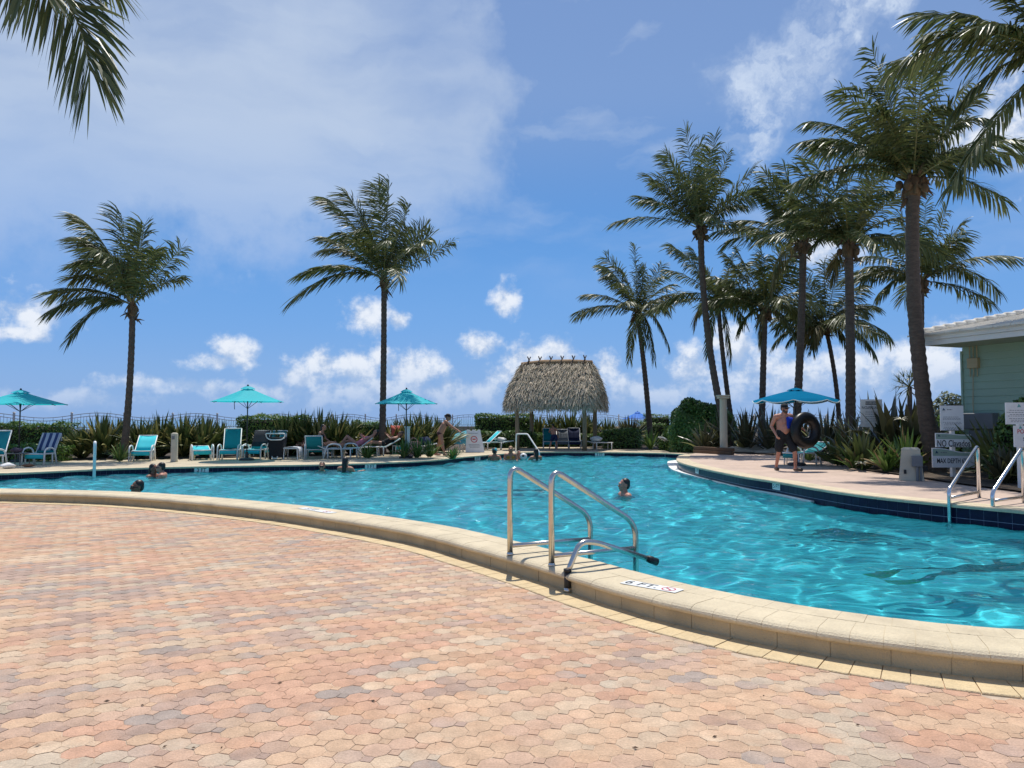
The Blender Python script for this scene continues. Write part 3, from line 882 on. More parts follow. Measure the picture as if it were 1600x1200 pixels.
def palm(label, hub_uv, base_uv, Y, Lf, tips, extra, trunk_r=.13, bend_=(0, 0), wind=(-.25, 0, 0), seed=1, droop=.42, base_z=.12, old=2, leaf=.72, hub=None, base=None, n=58, wid=.040):
    leaf *= 1.16; extra = max(0, extra + 5)
    rng = np.random.default_rng(seed)
    H = at(hub_uv[0], hub_uv[1], Y) if hub is None else Vector(hub)
    if base is None:
        b = at(base_uv[0], 655, Y); b.z = base_z
    else: b = Vector(base)
    root = thing('palm_tree', label, 'palm tree', b, 0, 'coconut palms round the pool')
    Hl = H - b
    k = Y / FPX
    c = Hl * .5 + Vector((bend_[0] * k, 0, bend_[1] * k))
    m = int(Hl.z / .11)
    pts = arc((0, 0, -.1), c, Hl, m)
    rr = []
    for i in range(m + 1):
        q = i / m
        r_ = trunk_r * (1.0 - .22 * q) + trunk_r * .55 * math.exp(-q * 16) + trunk_r * .12 * math.exp(-(1 - q) * 14)
        rr.append(r_ * (1 + (.07 if i % 2 else -.035) + rng.normal(0, .012)))
    mb = MB(); mb.tube(pts, rr, 12); mb.build('trunk', m_trunk, root, True)
    bt = MB(); tr = trunk_r
    bt.ell(Hl + Vector((0, 0, -.05)), (tr * 1.35, tr * 1.35, .34), None, 10, 7)
    for i in range(22):
        a = rng.random() * 6.283; z = rng.uniform(-.42, .30); L = rng.uniform(.15, .42)
        p0 = Hl + Vector((math.cos(a) * tr * 1.0, math.sin(a) * tr * 1.0, z))
        o = Vector((math.cos(a) * .6, math.sin(a) * .6, rng.uniform(-1.2, 1.6))).normalized()
        bt.tube([p0, p0 + o * L * .5, p0 + o * L + Vector((0, 0, -.05))], [tr * .30, tr * .24, tr * .06], 5)
    bt.build('crown_base', m_boot, root, True)
    if extra >= 6:
        for i in range(5):
            cn = MB(); a = i * 1.256 + rng.random() * .3; cn.ell(Hl + Vector((math.cos(a) * tr * 1.7, math.sin(a) * tr * 1.7, rng.uniform(-.25, .05))), (.10, .10, .13), None, 8, 6)
            cn.build('coconut', m_boot, root, True)
    wv = np.array(wind, float)
    sgn = 1
    for q in tips:
        dx, dz = q[0] * k, q[1] * k
        arch = q[2] if len(q) > 2 else .16
        d2 = math.hypot(dx, dz)
        if len(q) > 3: dy = q[3] * k
        else:
            dy = sgn * math.sqrt(max(0, (.88 * Lf) ** 2 - d2 * d2)) * .8; sgn = -sgn
        tip = Hl + Vector((dx, dy, dz))
        ln = math.sqrt(d2 * d2 + dy * dy)
        ct = Hl + Vector((dx * .5, dy * .5, dz * .5 + arch * ln * 1.6))
        dr = droop + (.25 if dz < 0 else 0)
        make_frond(root, Hl + Vector((0, 0, .12)), ct, tip, leaf * min(1.1, max(.7, ln / Lf)), rng, wv, dr, m_frond, wid, n)
    for i in range(extra):
        a = i * 2.399 + rng.random() * .5; e = R(rng.uniform(-12, 78)); ln = Lf * rng.uniform(.78, 1.0)
        tip = Hl + Vector((math.cos(a) * math.cos(e), math.sin(a) * math.cos(e), math.sin(e))) * ln * .88 + Vector(wv) * ln * .35
        dd = tip - Hl
        ct = Hl + dd * .48 + Vector((0, 0, ln * rng.uniform(.14, .26)))
        make_frond(root, Hl + Vector((0, 0, .12)), ct, tip, leaf, rng, wv, droop, m_frond, wid, n)
    for i in range(old):
        a = rng.random() * 6.283; ln = Lf * .7
        tip = Hl + Vector((math.cos(a) * ln * .6, math.sin(a) * ln * .6, -ln * rng.uniform(.25, .6)))
        ct = Hl + Vector((math.cos(a) * ln * .55, math.sin(a) * ln * .55, ln * .12))
        make_frond(root, Hl + Vector((0, 0, .02)), ct, tip, leaf * .85, rng, wv, droop + .4, m_frond_old, wid, n)
    return root

WL = (-.42, 0, .02)
palm('wind-blown coconut palm on the far left with fronds swept left', (207, 482), (194, 700), 27, 3.3,
     [(-132, 26, .13, 10), (-78, -48, .34, -30), (-112, -6, .2, -25), (-95, 118, .16, 20), (-100, 72, .18, 20), (-70, 135, .16, -20), (-27, 152, .05, 10), (-5, 128, .1, 30), (26, 128, .06, -20),
      (74, 96, .02, 0), (62, 55, .12, 30), (50, 85, .12, -30), (-45, 60, .3, -70), (-20, 75, .3, -80), (10, 100, .1, 40), (-85, 95, .2, 45), (-60, 100, .2, -10), (-110, 55, .2, 30)], -5, .125, (6, 0), WL, 11, .45, old=0, leaf=.86, n=78)
palm('tall coconut palm standing beside the middle-left turquoise umbrella', (600, 440), (597, 700), 31, 3.9,
     [(-143, -28, .22, 0), (-120, 22, .14, 20), (-122, 6, .16, -30), (-102, 76, .12, 20), (-80, 82, .2, 60), (-60, 140, .12, 0), (-80, 120, .14, -40), (-14, 155, .12, 20), (10, 150, .05, -20), (38, 122, .02, 0),
      (62, 95, .12, 30), (106, 64, -.02, 0), (70, 52, .14, -50), (20, 40, .3, -90), (-25, 60, .3, -80), (48, 70, .2, 60), (-55, 60, .2, -70), (-40, 110, .1, 40), (30, 95, .1, 30)], -2, .14, (2, 0), WL, 12, .42, old=0, leaf=.84, n=78)
palm('slim coconut palm just right of the thatched hut', (996, 492), (1017, 690), 40, 3.8,
     [(-90, 0, .2, 0), (-80, 36, .14, 20), (-56, 78, .12, 0), (-45, 95, .08, 20), (-3, 106, .0, 0), (18, 80, .05, 30), (40, 80, .06, 0), (68, 32, .16, 0), (44, -48, .42, -20), (26, -68, .4, 0), (-9, -68, .35, 20), (4, -50, .3, -40), (30, 50, .2, -60), (-40, 40, .2, -60), (60, 20, .25, 40)], 5, .15, (2, 20), (-.15, 0, 0), 13, .5, old=0, leaf=.8)
palm('tall coconut palm with curved trunk left of the right-hand grove', (1095, 362), (1142, 640), 31, 3.9,
     [(-135, 16, .12, 0), (-96, 62, .10, 20), (-92, 42, .12, -30), (-84, 92, .04, 0), (-50, 130, .02, 10), (-22, 162, .0, 0), (24, 152, .0, 0), (6, 150, .02, 30), (40, 120, .0, -20), (85, 103, .0, 0), (68, 60, .1, 0), (20, 62, .25, -70), (-30, 50, .25, -70),
      (140, -22, .16, 0), (55, 30, .2, -40), (-60, 90, .1, 30), (-10, 100, .1, 40)], 4, .155, (-22, 0), (-.18, 0, 0), 14, .42, old=0, leaf=.72)
palm('coconut palm leaning close behind the curved-trunk palm', (1122, 472), (1150, 640), 35, 3.9,
     [(-98, -8, .22, 0), (-62, 84, .1, 0), (-74, 55, .12, 20), (-35, 90, .05, 20), (30, 85, .05, 0), (60, 50, .14, 0), (-14, -78, .3, 10), (18, -90, .34, 0), (48, -30, .3, 20), (70, 10, .2, -20), (-40, 40, .25, -50), (20, 50, .2, -60)], 4, .125, (-6, 0), (-.12, 0, 0), 15, .5, old=1, leaf=.74)
palm('mid-height coconut palm with shaggy trunk behind the blue umbrella', (1195, 488), (1188, 640), 32, 3.4,
     [(-60, 92, .06, 0), (-42, 100, .04, 0), (-4, 108, .0, 0), (30, 98, .02, 0), (60, 72, .1, 0), (72, 30, .2, 0), (-66, 40, .16, 0), (-80, 16, .22, 20), (48, -40, .35, 0), (-45, -30, .35, -10), (80, -10, .26, 30), (12, 60, .2, -60), (-24, 60, .2, -60)], 5, .15, (0, 0), (-.1, 0, 0), 16, .5, old=1, leaf=.72)
palm('tall straight coconut palm rising directly behind the blue umbrella', (1255, 385), (1240, 640), 28, 3.5,
     [(-122, 6, .16, 0), (-128, 30, .14, 20), (-58, 118, .06, 0), (-28, 130, .02, 0), (-70, 85, .1, 0), (14, 110, .0, 0), (50, 70, .1, 0), (62, 20, .22, 0), (-60, 35, .22, -40), (-30, 60, .22, -50), (20, 50, .22, -60), (-90, 50, .14, 30)], 4, .155, (4, 0), (-.2, 0, 0), 17, .45, old=1, leaf=.7)
palm('coconut palm with nuts and wide crown in the middle of the grove', (1326, 388), (1327, 640), 24.5, 3.5,
     [(-86, 26, .22, 0), (-92, 80, .14, 0), (-78, 130, .06, 0), (-36, 165, .0, 0), (-60, 150, .04, 20), (0, 160, .0, 0), (50, 140, .02, 0), (76, 92, .1, 0), (98, 50, .16, 0), (80, 10, .25, 0), (-40, 60, .26, -70), (25, 70, .26, -70), (-62, 0, .34, -20), (56, 120, .06, 30), (-100, 55, .2, -20)], 6, .165, (3, 0), (-.18, 0, 0), 18, .45, old=1, leaf=.66)
palm('largest coconut palm with thick trunk in front of the house eave', (1427, 290), (1462, 650), 18.8, 3.6,
     [(-160, 104, .16, 0), (-165, 82, .2, 30), (-112, 155, .1, 0), (-172, 0, .24, 0), (-140, 50, .24, -20), (-60, 220, .0, 0), (-30, 170, .02, 20), (10, 200, .0, 0), (50, 190, .02, -10), (92, 165, .1, 0), (174, 48, .17, 0), (150, 90, .1, 20), (50, 0, .5, -40), (110, 120, .1, 40),
      (-90, 90, .2, -70), (0, 90, .3, -90), (70, 80, .3, -70), (-60, 120, .1, 60), (60, 130, .14, 60), (-120, 30, .3, -60), (100, 20, .3, -50), (-45, 170, .05, 30), (35, 150, .05, 50)], 5, .19, (-28, 0), (-.12, 0, 0), 19, .5, old=0, leaf=.64)
palm('slender coconut palm behind the thickest trunk, right of the grove', (1440, 445), (1438, 640), 29, 3.7,
     [(-95, 6, .22, 0), (-88, 28, .16, 0), (-64, 72, .08, 0), (-30, 110, .02, 0), (10, 130, .0, 0), (42, 118, .0, 0), (66, 98, .04, 0), (122, -10, .3, 0), (90, 20, .26, 20), (60, 60, .14, 0), (30, 60, .2, -60), (-30, 60, .2, -60), (-70, -20, .35, 0)], 4, .115, (0, 0), (-.08, 0, 0), 20, .5, old=0, leaf=.74)
palm('small pale-fronded coconut palm with bent trunk at the back of the grove', (1290, 512), (1311, 640), 34, 3.0,
     [(-76, 0, .22, 0), (-80, -22, .25, 0), (-58, -20, .3, 0), (-42, 72, .06, 0), (0, 100, .0, 0), (22, 104, .0, 0), (60, 60, .1, 0), (80, 34, .16, 0), (100, -12, .22, 0), (76, -38, .3, 0), (40, -40, .35, 0), (-30, -36, .4, -20), (50, 20, .25, -30), (-50, 30, .2, 20)], 4, .11, (12, 0), (-.1, 0, 0), 21, .5, old=3, leaf=.78)
# a palm whose trunk stands outside the right edge of the picture
palm('near coconut palm whose fronds reach in at the top right corner', None, None, 13.0, 3.5,
     [(-262, -14, .28, 0), (-205, 50, .14, 0), (-150, 90, .08, 10), (-172, -190, .10, 0), (-150, 40, .20, -40), (-80, 120, .05, 0), (-60, 40, .3, -100), (-20, 150, 0, 0), (90, 80, .2, 0), (150, 0, .3, 0), (40, 60, .3, -100), (-130, -50, .30, 60), (30, -60, .4, 80)], 4, .16, (-20, 0), (-.15, 0, 0), 22, .5, old=0, leaf=.64,
     hub=at(1652, 100, 13.0), base=(10.6, 13.0, .15))
def left_palm():
    H = at(-60, -105, 11.5)
    b = Vector((H.x - .6, H.y + .5, -.05))
    k = 11.5 / FPX
    r = palm('near coconut palm whose frond hangs in at the top left corner', None, None, 11.5, 3.6, [], 9, .16, (-10, 0), (.05, 0, 0), 31, .5, old=0, leaf=.8, hub=H, base=b, n=60)
    rng = np.random.default_rng(5)
    Hl = H - b
    def F_(c, t, cy, ty, sv, n=110):
        C_, T_ = at(c[0], c[1], cy), at(t[0], t[1], ty)
        make_frond(r, Hl, C_ - b, T_ - b, 1.10, rng, np.array((-.06, 0, 0)), .30, m_frond, .040, n, sv)
    F_((112, -75), (141, 108), 10.4, 9.6, (.93, -.1, .36))
    F_((40, -90), (52, -30), 10.2, 9.4, (.9, 0, .3), 70)
left_palm()

# ---- sword-leaved clumps
def sword_leaf(bend_, fold=.35, seg=6, tipw=.0):
    vs = []; fs = []
    x = z = 0.0; a = 0.0
    for i in range(seg + 1):
        t = i / seg
        wd = .5 * (math.sin(math.pi * (.20 + .80 * t) ** .9) ** .75 if t < 1 else 0.0)
        wd = max(wd, .0)
        nx_, nz_ = math.cos(a), -math.sin(a)
        vs += [(x + nx_ * wd * fold * .08, -wd, z + nz_ * wd * fold * .08), (x, 0, z), (x + nx_ * wd * fold * .08, wd, z + nz_ * wd * fold * .08)]
        a += bend_ * (.4 + 1.4 * t) / seg
        x += math.sin(a) / seg; z += math.cos(a) / seg
    for i in range(seg):
        b = i * 3
        fs += [(b, b + 1, b + 4, b + 3), (b + 1, b + 2, b + 5, b + 4)]
    return np.array(vs), fs
LEAVES = [sword_leaf(b) for b in (.10, .25, .45, .7, 1.0, 1.5, 2.1)]
LEAF_ME = {}
def leaf_mesh(k, mat):
    key = (k, mat.name)
    if key not in LEAF_ME:
        me = bpy.data.meshes.new('leaf'); me.from_pydata(LEAVES[k][0].tolist(), [], LEAVES[k][1]); me.materials.append(mat)
        me.polygons.foreach_set('use_smooth', [True] * len(me.polygons)); LEAF_ME[key] = me
    return LEAF_ME[key]
def clump(name, label, cat, base, h, n, wid, mat, group, single=False, spread=1.0, seed=0, alt=None, altp=.12, minb=0, parent=None):
    rng = np.random.default_rng(seed)
    root = thing(name, label, cat, base, 0, group)
    mb = MB(); mb2 = MB()
    for i in range(n):
        f = (i + .5) / n
        az = i * 2.399 + rng.normal(0, .25); lean = (.03 + .95 * f ** 1.25) * spread + rng.normal(0, .06)
        kb = min(len(LEAVES) - 1, max(minb, int(rng.integers(0, 3) + f * 3.2)))
        ln = h * rng.uniform(.72, 1.05) * (1.0 - .12 * f)
        wd = wid * rng.uniform(.8, 1.2)
        use_alt = alt is not None and rng.random() < altp * (.4 + 1.3 * f)
        r0 = .04 + .10 * f * h * .5
        M4 = Matrix.Translation((math.cos(az) * r0, math.sin(az) * r0, .0 + rng.uniform(0, .12) * h * f)) @ Matrix.Rotation(az, 4, 'Z') @ Matrix.Rotation(lean, 4, 'Y') @ Matrix.Rotation(rng.normal(0, .5), 4, 'Z') @ Matrix.Diagonal((ln, wd, ln, 1))
        if single:
            o = link('leaf', leaf_mesh(kb, alt if use_alt else mat), root)
            o.matrix_local = M4
        else:
            V, F = LEAVES[kb]
            A = np.array(M4)
            P = V @ A[:3, :3].T + A[:3, 3]
            (mb2 if use_alt else mb).add(P.tolist(), F)
    if not single:
        mb.build('leaves', mat, root, True)
        if mb2.v: mb2.build('pale_leaves', alt, root, True)
    return root
def at_d(u, d, z): return Vector(((u - 800) / FPX * d, d, z))
def top_h(d, v, z): return (655 - v) * d / FPX + CAM_H - z
SW = [(130, 26, 668, 'leftmost sword-leaved clump, by the bare stretch of wall'), (162, 26.3, 650, 'sword-leaved clump left of the wind-blown palm trunk'), (190, 27.5, 656, 'sword-leaved clump right at the wind-blown palm trunk'),
      (222, 26.6, 657, 'sword-leaved clump behind the lone turquoise chair'), (252, 27.3, 648, 'sword-leaved clump left of the cream bollard'), (288, 27.0, 650, 'sword-leaved clump right of the cream bollard'), (320, 27.4, 652, 'sword-leaved clump behind the flat low lounger'), (346, 28, 662, 'sword-leaved clump left of the high-backed shaded turquoise chair'),
      (425, 28, 668, 'low sword-leaved clump in front of the square clipped hedge'), (448, 28.6, 650, 'sword-leaved clump at the right end of the square clipped hedge'), (475, 28.6, 646, 'sword-leaved clump behind the black wheeled cart'), (500, 28.8, 644, 'sword-leaved clump behind the seated sunbather'), (526, 29, 647, 'sword-leaved clump right of the seated sunbather'), (550, 29.5, 656, 'sword-leaved clump left of the low dark hedge'),
      (615, 30.5, 658, 'sword-leaved clump right beside the tall middle palm trunk'), (640, 30.4, 650, 'sword-leaved clump behind the white square post'), (664, 31, 646, 'sword-leaved clump left of the standing woman'), (690, 31.5, 652, 'sword-leaved clump behind the standing woman'),
      (842, 39.5, 652, 'sword-leaved clump behind the left posts of the hut'), (865, 40, 645, 'sword-leaved clump above the boy under the hut'), (890, 40, 643, 'sword-leaved clump in the middle behind the hut'), (916, 40, 648, 'sword-leaved clump behind the right post of the hut'), (950, 39, 655, 'sword-leaved clump just right of the hut roof'), (985, 38.5, 652, 'dark sword-leaved clump under the blue beach umbrella')]
for i, (u, d, tv, lab) in enumerate(SW):
    d += 1.3
    clump('sword_leaf_plant', lab, 'plant', at_d(u, d, .1), top_h(d, tv, .1) * 1.12, 120, .125, m_sword if i not in (23,) else m_purple, 'sword-leaved clumps along the sea wall', False, .95, 40 + i, m_sword_y, .30)
RB = [(1100, 30.8, 655, 'p', 'dark spiky clump in front of the round bush'), (1128, 31.2, 642, 'p', 'dark spiky clump behind the cream column'), (1165, 30.5, 628, 'p', 'dark spiky clump right of the cream column'), (1203, 29.8, 632, 'p', 'dark spiky clump left of the man, under the umbrella edge'),
      (1250, 28.2, 640, 'p', 'dark spiky clump behind the inner tube'), (1290, 25.2, 636, 'p', 'dark spiky clump right of the blue umbrella canopy'), (1326, 23.2, 642, 'p', 'dark spiky clump left of the lifeguard warning sign'), (1310, 21.3, 668, 'g', 'drooping dark clump low beside the paved deck'),
      (1362, 21.8, 618, 'p', 'tall purple-leaved clump behind the lifeguard warning sign'), (1393, 20.3, 611, 'P', 'tallest broad purple-leaved clump right of the lifeguard sign'), (1424, 20.0, 626, 'P', 'broad purple-leaved clump at the foot of the thickest palm'), (1446, 20.2, 644, 'P', 'broad purple-leaved clump left of the rules sign'),
      (1345, 19.9, 664, 'g', 'arching dark clump below the lifeguard warning sign'), (1382, 18.8, 690, 'l', 'low green lily clump left of the concrete box'), (1412, 18.9, 664, 'l', 'green lily clump in flower behind the concrete box'), (1455, 18.9, 690, 'l', 'green lily clump between concrete box and sign post'), (1330, 19.9, 697, 'l', 'smallest lily clump at the edge of the deck'),
      (1562, 16.8, 642, 'g', 'spiky clump with pale leaves right of the no-diving sign'), (1598, 16.2, 650, 'g', 'spiky clump left of the right-hand notice boards'), (1566, 15.4, 694, 'p', 'low dark clump behind the right-hand pool ladder'), (1612, 15.2, 680, 'p', 'dark clump below the right-hand notice boards'), (1512, 19.0, 700, 'l', 'small lily clump behind the left rail of the far ladder')]
MT = {'p': m_purple, 'P': m_purple, 'g': m_sword, 'l': m_lily}
for i, (u, d, tv, k, lab) in enumerate(RB):
    h = top_h(d, tv, .23) * 1.06
    clump('lily_clump' if k == 'l' else 'spiky_plant', lab, 'plant', at_d(u, d, .22), h, {'p': 40, 'P': 26, 'g': 46, 'l': 36}[k], {'p': .125, 'P': .24, 'g': .11, 'l': .085}[k], MT[k], 'spiky plants in the right-hand bed', True, {'p': 1.05, 'P': .55, 'g': 1.15, 'l': 1.0}[k], 90 + i, m_sword_y if k != 'l' else m_dry, .16 if k != 'P' else .05)
# two white lily flowers
for (u, v, d, lab) in ((1407, 655, 18.4, 'white spider lily bloom on a tall stalk'), (1346, 724, 19.2, 'white spider lily bloom close to the ground')):
    p = at(u, v, d); t = thing('lily_flower', lab, 'flower', (p.x, p.y, .22), 0)
    mb = MB(); hh = p.z - .22
    mb.tube([(0, 0, 0), (.02, 0, hh * .5), (0, 0, hh)], [.014, .012, .009], 6); mb.build('stalk', m_lily, t, True)
    mb = MB()
    for i in range(14):
        a = i * 2.399; e = -.5 + i * .1; V, F = LEAVES[4]; A = np.array(Matrix.Translation((0, 0, hh)) @ Matrix.Rotation(a, 4, 'Z') @ Matrix.Rotation(1.2 - e * .5, 4, 'Y') @ Matrix.Diagonal((.2, .03, .2, 1)))
        mb.add((V @ A[:3, :3].T + A[:3, 3]).tolist(), F)
    mb.build('petals', m_flower, t)
# ---- small green plants
for i, (u, d, tv, lab) in enumerate([(632, 27.8, 684, 'small bright green plant behind the coral towel chair'), (652, 27.9, 682, 'small bright green plant right of the white square post'), (672, 28.3, 684, 'small bright green plant left of the standing woman'), (708, 26.8, 697, 'yellow green plant at the feet of the standing woman'),
                                     (574, 27.6, 694, 'low green plant behind the reclining sunbathers'), (1016, 35.5, 668, 'pale green spider plant left of the round bush'), (1032, 36, 676, 'second pale green spider plant, tucked against the round bush'), (735, 37, 662, 'low spiky plant behind the white A-frame board'), (190, 25.6, 690, 'low sword plant at the foot of the wind-blown palm')]):
    clump('green_plant', lab, 'plant', at_d(u, d, .1), max(.3, top_h(d, tv, .1)) * 1.1, 44, .06, m_lily, 'small green plants', False, 1.0, 140 + i, m_sword_y, .15)

# ---- hedges and bushes made of leaves over a dark twiggy core
def leaf_cloud(mb, pts, nrm, size, rng):
    n = len(pts)
    a = rng.normal(size=(n, 3)); a -= nrm * (np.sum(a * nrm, 1) * .55)[:, None]; a /= np.linalg.norm(a, axis=1)[:, None]
    b = np.cross(a, nrm + .35 * rng.normal(size=(n, 3))); b /= np.linalg.norm(b, axis=1)[:, None] + 1e-6
    s = size * rng.uniform(.6, 1.3, n)[:, None]
    p0 = pts - a * s * .5; p1 = pts + b * s * .28; p2 = pts + a * s * .5; p3 = pts - b * s * .28
    V = np.stack([p0, p1, p2, p3], 1).reshape(-1, 3)
    k = len(mb.v); mb.v.extend(map(tuple, V)); mb.f.extend([(k + 4 * i, k + 4 * i + 1, k + 4 * i + 2, k + 4 * i + 3) for i in range(n)])
def hedge(label, u0, u1, d, tv, depth, n, zb=.1, mat=None, group='clipped hedges', name='hedge', leaf=.085, seed=1):
    rng = np.random.default_rng(seed)
    x0, x1 = (u0 - 800) / FPX * d, (u1 - 800) / FPX * d
    h = top_h(d, tv, zb); c = Vector(((x0 + x1) / 2, d + depth / 2, zb))
    root = thing(name, label, 'hedge', c, 0, group)
    W = x1 - x0
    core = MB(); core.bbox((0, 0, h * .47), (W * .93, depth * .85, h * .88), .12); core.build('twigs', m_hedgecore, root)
    P = []; Nn = []
    A = [W * h, W * depth, depth * h, depth * h]; tot = sum(A)
    for k, ar in enumerate(A):
        m = int(n * ar / tot); q = rng.random((m, 2)) - .5; ins_ = rng.exponential(.06, m)
        if k == 0: P.append(np.stack([q[:, 0] * W, -depth / 2 + ins_ + 0 * q[:, 0], (q[:, 1] + .5) * h], 1)); Nn.append(np.tile([0, -1, .4], (m, 1)))
        elif k == 1: P.append(np.stack([q[:, 0] * W, q[:, 1] * depth, h - ins_], 1)); Nn.append(np.tile([0, 0, 1], (m, 1)))
        else: P.append(np.stack([(W / 2 - ins_) * (1 if k == 2 else -1), q[:, 0] * depth, (q[:, 1] + .5) * h], 1)); Nn.append(np.tile([1 if k == 2 else -1, 0, .4], (m, 1)))
    P = np.vstack(P); Nn = np.vstack(Nn).astype(float)
    P += rng.normal(0, .025, P.shape)
    bump_ = .05 * np.sin(P[:, 0] * 3.1 + seed) + .04 * np.sin(P[:, 0] * 7.3 + P[:, 1] * 4)
    P[:, 2] += bump_ * (P[:, 2] / h)
    f = MB(); leaf_cloud(f, P, Nn / np.linalg.norm(Nn, axis=1)[:, None], leaf, rng); f.build('foliage', mat or m_hedge, root)
    return root
hedge('clipped hedge at the far left behind the striped towel chair', -90, 95, 28, 662, 1.3, 9000, seed=1)
hedge('low shrub border under the far left hedge', -40, 95, 25.6, 697, .9, 4000, seed=2)
hedge('square clipped hedge behind the middle umbrella pole', 369, 472, 29.8, 650, 1.6, 7000, seed=3)
hedge('low dark hedge left of the tall middle palm trunk', 552, 592, 31, 659, 1.2, 3000, seed=4)
hedge('tall clipped hedge left of the thatched hut', 742, 834, 39.5, 648, 1.6, 7000, seed=5, leaf=.1)
hedge('low clipped hedge in front of the tall one by the hut', 738, 838, 37.6, 675, .9, 4500, seed=6, leaf=.1, mat=m_bush)
hedge('low bright hedge right of the thatched hut', 944, 1002, 36.6, 671, 1.0, 3500, seed=7, leaf=.1, mat=m_bush)
hedge('dark low hedge under the hut behind the blue chairs', 838, 945, 39.2, 678, .9, 4000, seed=8, leaf=.1)
hedge('far clipped hedge beyond the slim palm', 1008, 1048, 44, 648, 1.0, 1800, seed=9, leaf=.1)
hedge('lower far hedge at the foot of the slim palm', 1000, 1040, 41, 661, .8, 1800, seed=10, leaf=.1)
def bush(label, c, rad, n, mat, leaf=.09, seed=1, name='bush', power=1.0, gaps=.25):
    rng = np.random.default_rng(seed)
    root = thing(name, label, 'bush', c, 0)
    v = rng.normal(size=(n, 3)); v /= np.linalg.norm(v, axis=1)[:, None]; v[:, 2] = np.abs(v[:, 2]) * 1.0 - .12
    k = .93 + .07 * np.sin(v[:, 0] * 5 + seed) * np.sin(v[:, 1] * 4.2 + 1) + .035 * np.sin(v[:, 2] * 11 + v[:, 0] * 8)
    k = k - np.minimum(rng.exponential(.07, n), .3)
    P = np.sign(v) * np.abs(v) ** power; P = P * k[:, None] * np.array(rad) * (.93 if power < 1 else 1)
    f = MB(); leaf_cloud(f, P, v, leaf, rng); f.build('foliage', mat, root)
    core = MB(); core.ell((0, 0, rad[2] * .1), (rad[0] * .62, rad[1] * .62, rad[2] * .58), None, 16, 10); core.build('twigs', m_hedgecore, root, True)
    return root
b = at_d(1086, 31, .15)
bush('big rounded green bush left of the cream column', at_d(1096, 33.6, .15), (1.95, 1.5, top_h(33.6, 614, .15) * 1.08), 24000, m_bush, .14, 3, power=.72)
bush('small leafy bush low at the right foot of the round bush', at_d(1046, 35.2, .1), (.6, .5, 1.3), 3500, m_bush, .1, 8)
bush('silvery sea grape bush between palm trunk and house wall', at_d(1487, 30, .1), (1.3, 1.2, top_h(30, 592, .1)), 5000, m_grey, .15, 4)
bush('bright green bush low behind the rules sign', at_d(1478, 24, .2), (1.2, .8, top_h(24, 630, .2)), 3500, m_hedge, .13, 5)
bush('leafy green shrub against the house wall at the right edge', at_d(1598, 16.2, .2), (.75, .6, top_h(16.2, 590, .2)), 3800, m_bush, .10, 6)
# small fan palm far behind the grove
def fan_palm():
    c = at_d(1420, 30, .2); root = thing('fan_palm', 'small bushy fan palm far behind the thick palm trunk', 'palm tree', c)
    h = top_h(30, 604, .2)
    mb = MB(); mb.tube([(0, 0, 0), (.05, 0, h)], [.12, .09], 8); mb.build('trunk', m_trunk, root, True)
    rng = np.random.default_rng(4); mb = MB()
    for i in range(26):
        a = i * 2.399; e = rng.uniform(-.6, 1.2)
        o = Vector((math.cos(a) * math.cos(e), math.sin(a) * math.cos(e), math.sin(e)))
        p = Vector((.05, 0, h)) + o * .45
        for q in range(9):
            dd = (o + Vector(rng.normal(0, .42, 3))).normalized(); s_ = dd.cross(Vector((0, 0, 1))).normalized() * .022
            mb.add([p - s_, p + s_, p + dd * .5 + Vector((0, 0, -.08))], [(0, 1, 2)])
        mb.tube([Vector((.05, 0, h)), p], .012, 4)
    mb.build('crown', m_frond, root)
fan_palm()

# ------------------------------------------------------------------ sea wall and wavy metal fence
m_seawall = M('sea_wall_render', (.36, .32, .26), .9, .15, 1.5, .3, 40, world=True, stain=((.2, .18, .14), .8, .5, .8, .5))
m_cap = M('wall_cap', (.55, .52, .47), .85, .1, 3, world=True)
m_iron = M('grey_fence_paint', (.16, .18, .21), .5, .1, 5)
m_postw = M('white_fence_post', (.55, .55, .55), .6, .1, 5)
WP = [Vector((-44, 20)), Vector((-23, 36.2)), Vector((-4.2, 53.5)), Vector((14, 53.5)), Vector((30, 50))]
def along(P, s):
    for a, b in zip(P[:-1], P[1:]):
        L = (b - a).length
        if s <= L or b is P[-1]: return a + (b - a) * (s / L), (b - a).normalized()
        s -= L
TOT = sum((b - a).length for a, b in zip(WP[:-1], WP[1:]))
sw = thing('sea_wall', 'low rendered sea wall running along the back of the garden', 'wall', (WP[2].x, WP[2].y, 0))
def wall_strip(half, z0, z1):
    mb = MB(); nL = []
    for i, p in enumerate(WP):
        d0 = (WP[min(i + 1, len(WP) - 1)] - WP[max(i - 1, 0)]).normalized(); n_ = Vector((d0.y, -d0.x))
        nL += [(p.x + n_.x * half, p.y + n_.y * half, z0), (p.x + n_.x * half, p.y + n_.y * half, z1), (p.x - n_.x * half, p.y - n_.y * half, z1), (p.x - n_.x * half, p.y - n_.y * half, z0)]
    fs = []
    for i in range(len(WP) - 1):
        for k in range(4):
            j = (k + 1) % 4; fs.append((i * 4 + k, i * 4 + j, i * 4 + 4 + j, i * 4 + 4 + k))
    fs += [(3, 2, 1, 0), tuple((len(WP) - 1) * 4 + k for k in range(4))]
    return mb.add(nL, fs)
o_ = (WP[2].x, WP[2].y, 0)
wall_strip(.12, -1.6, .97).build('wall_body', m_seawall, sw, origin=o_)
wall_strip(.17, .972, 1.04).build('wall_cap', m_cap, sw, origin=o_)
fence = thing('metal_fence', 'grey metal fence with wavy top rails on the sea wall', 'fence', (WP[2].x, WP[2].y, 1.04))
of = (WP[2].x, WP[2].y, 1.04)
s = 1.1; k = 0; PL = 2.42
bal = MB()
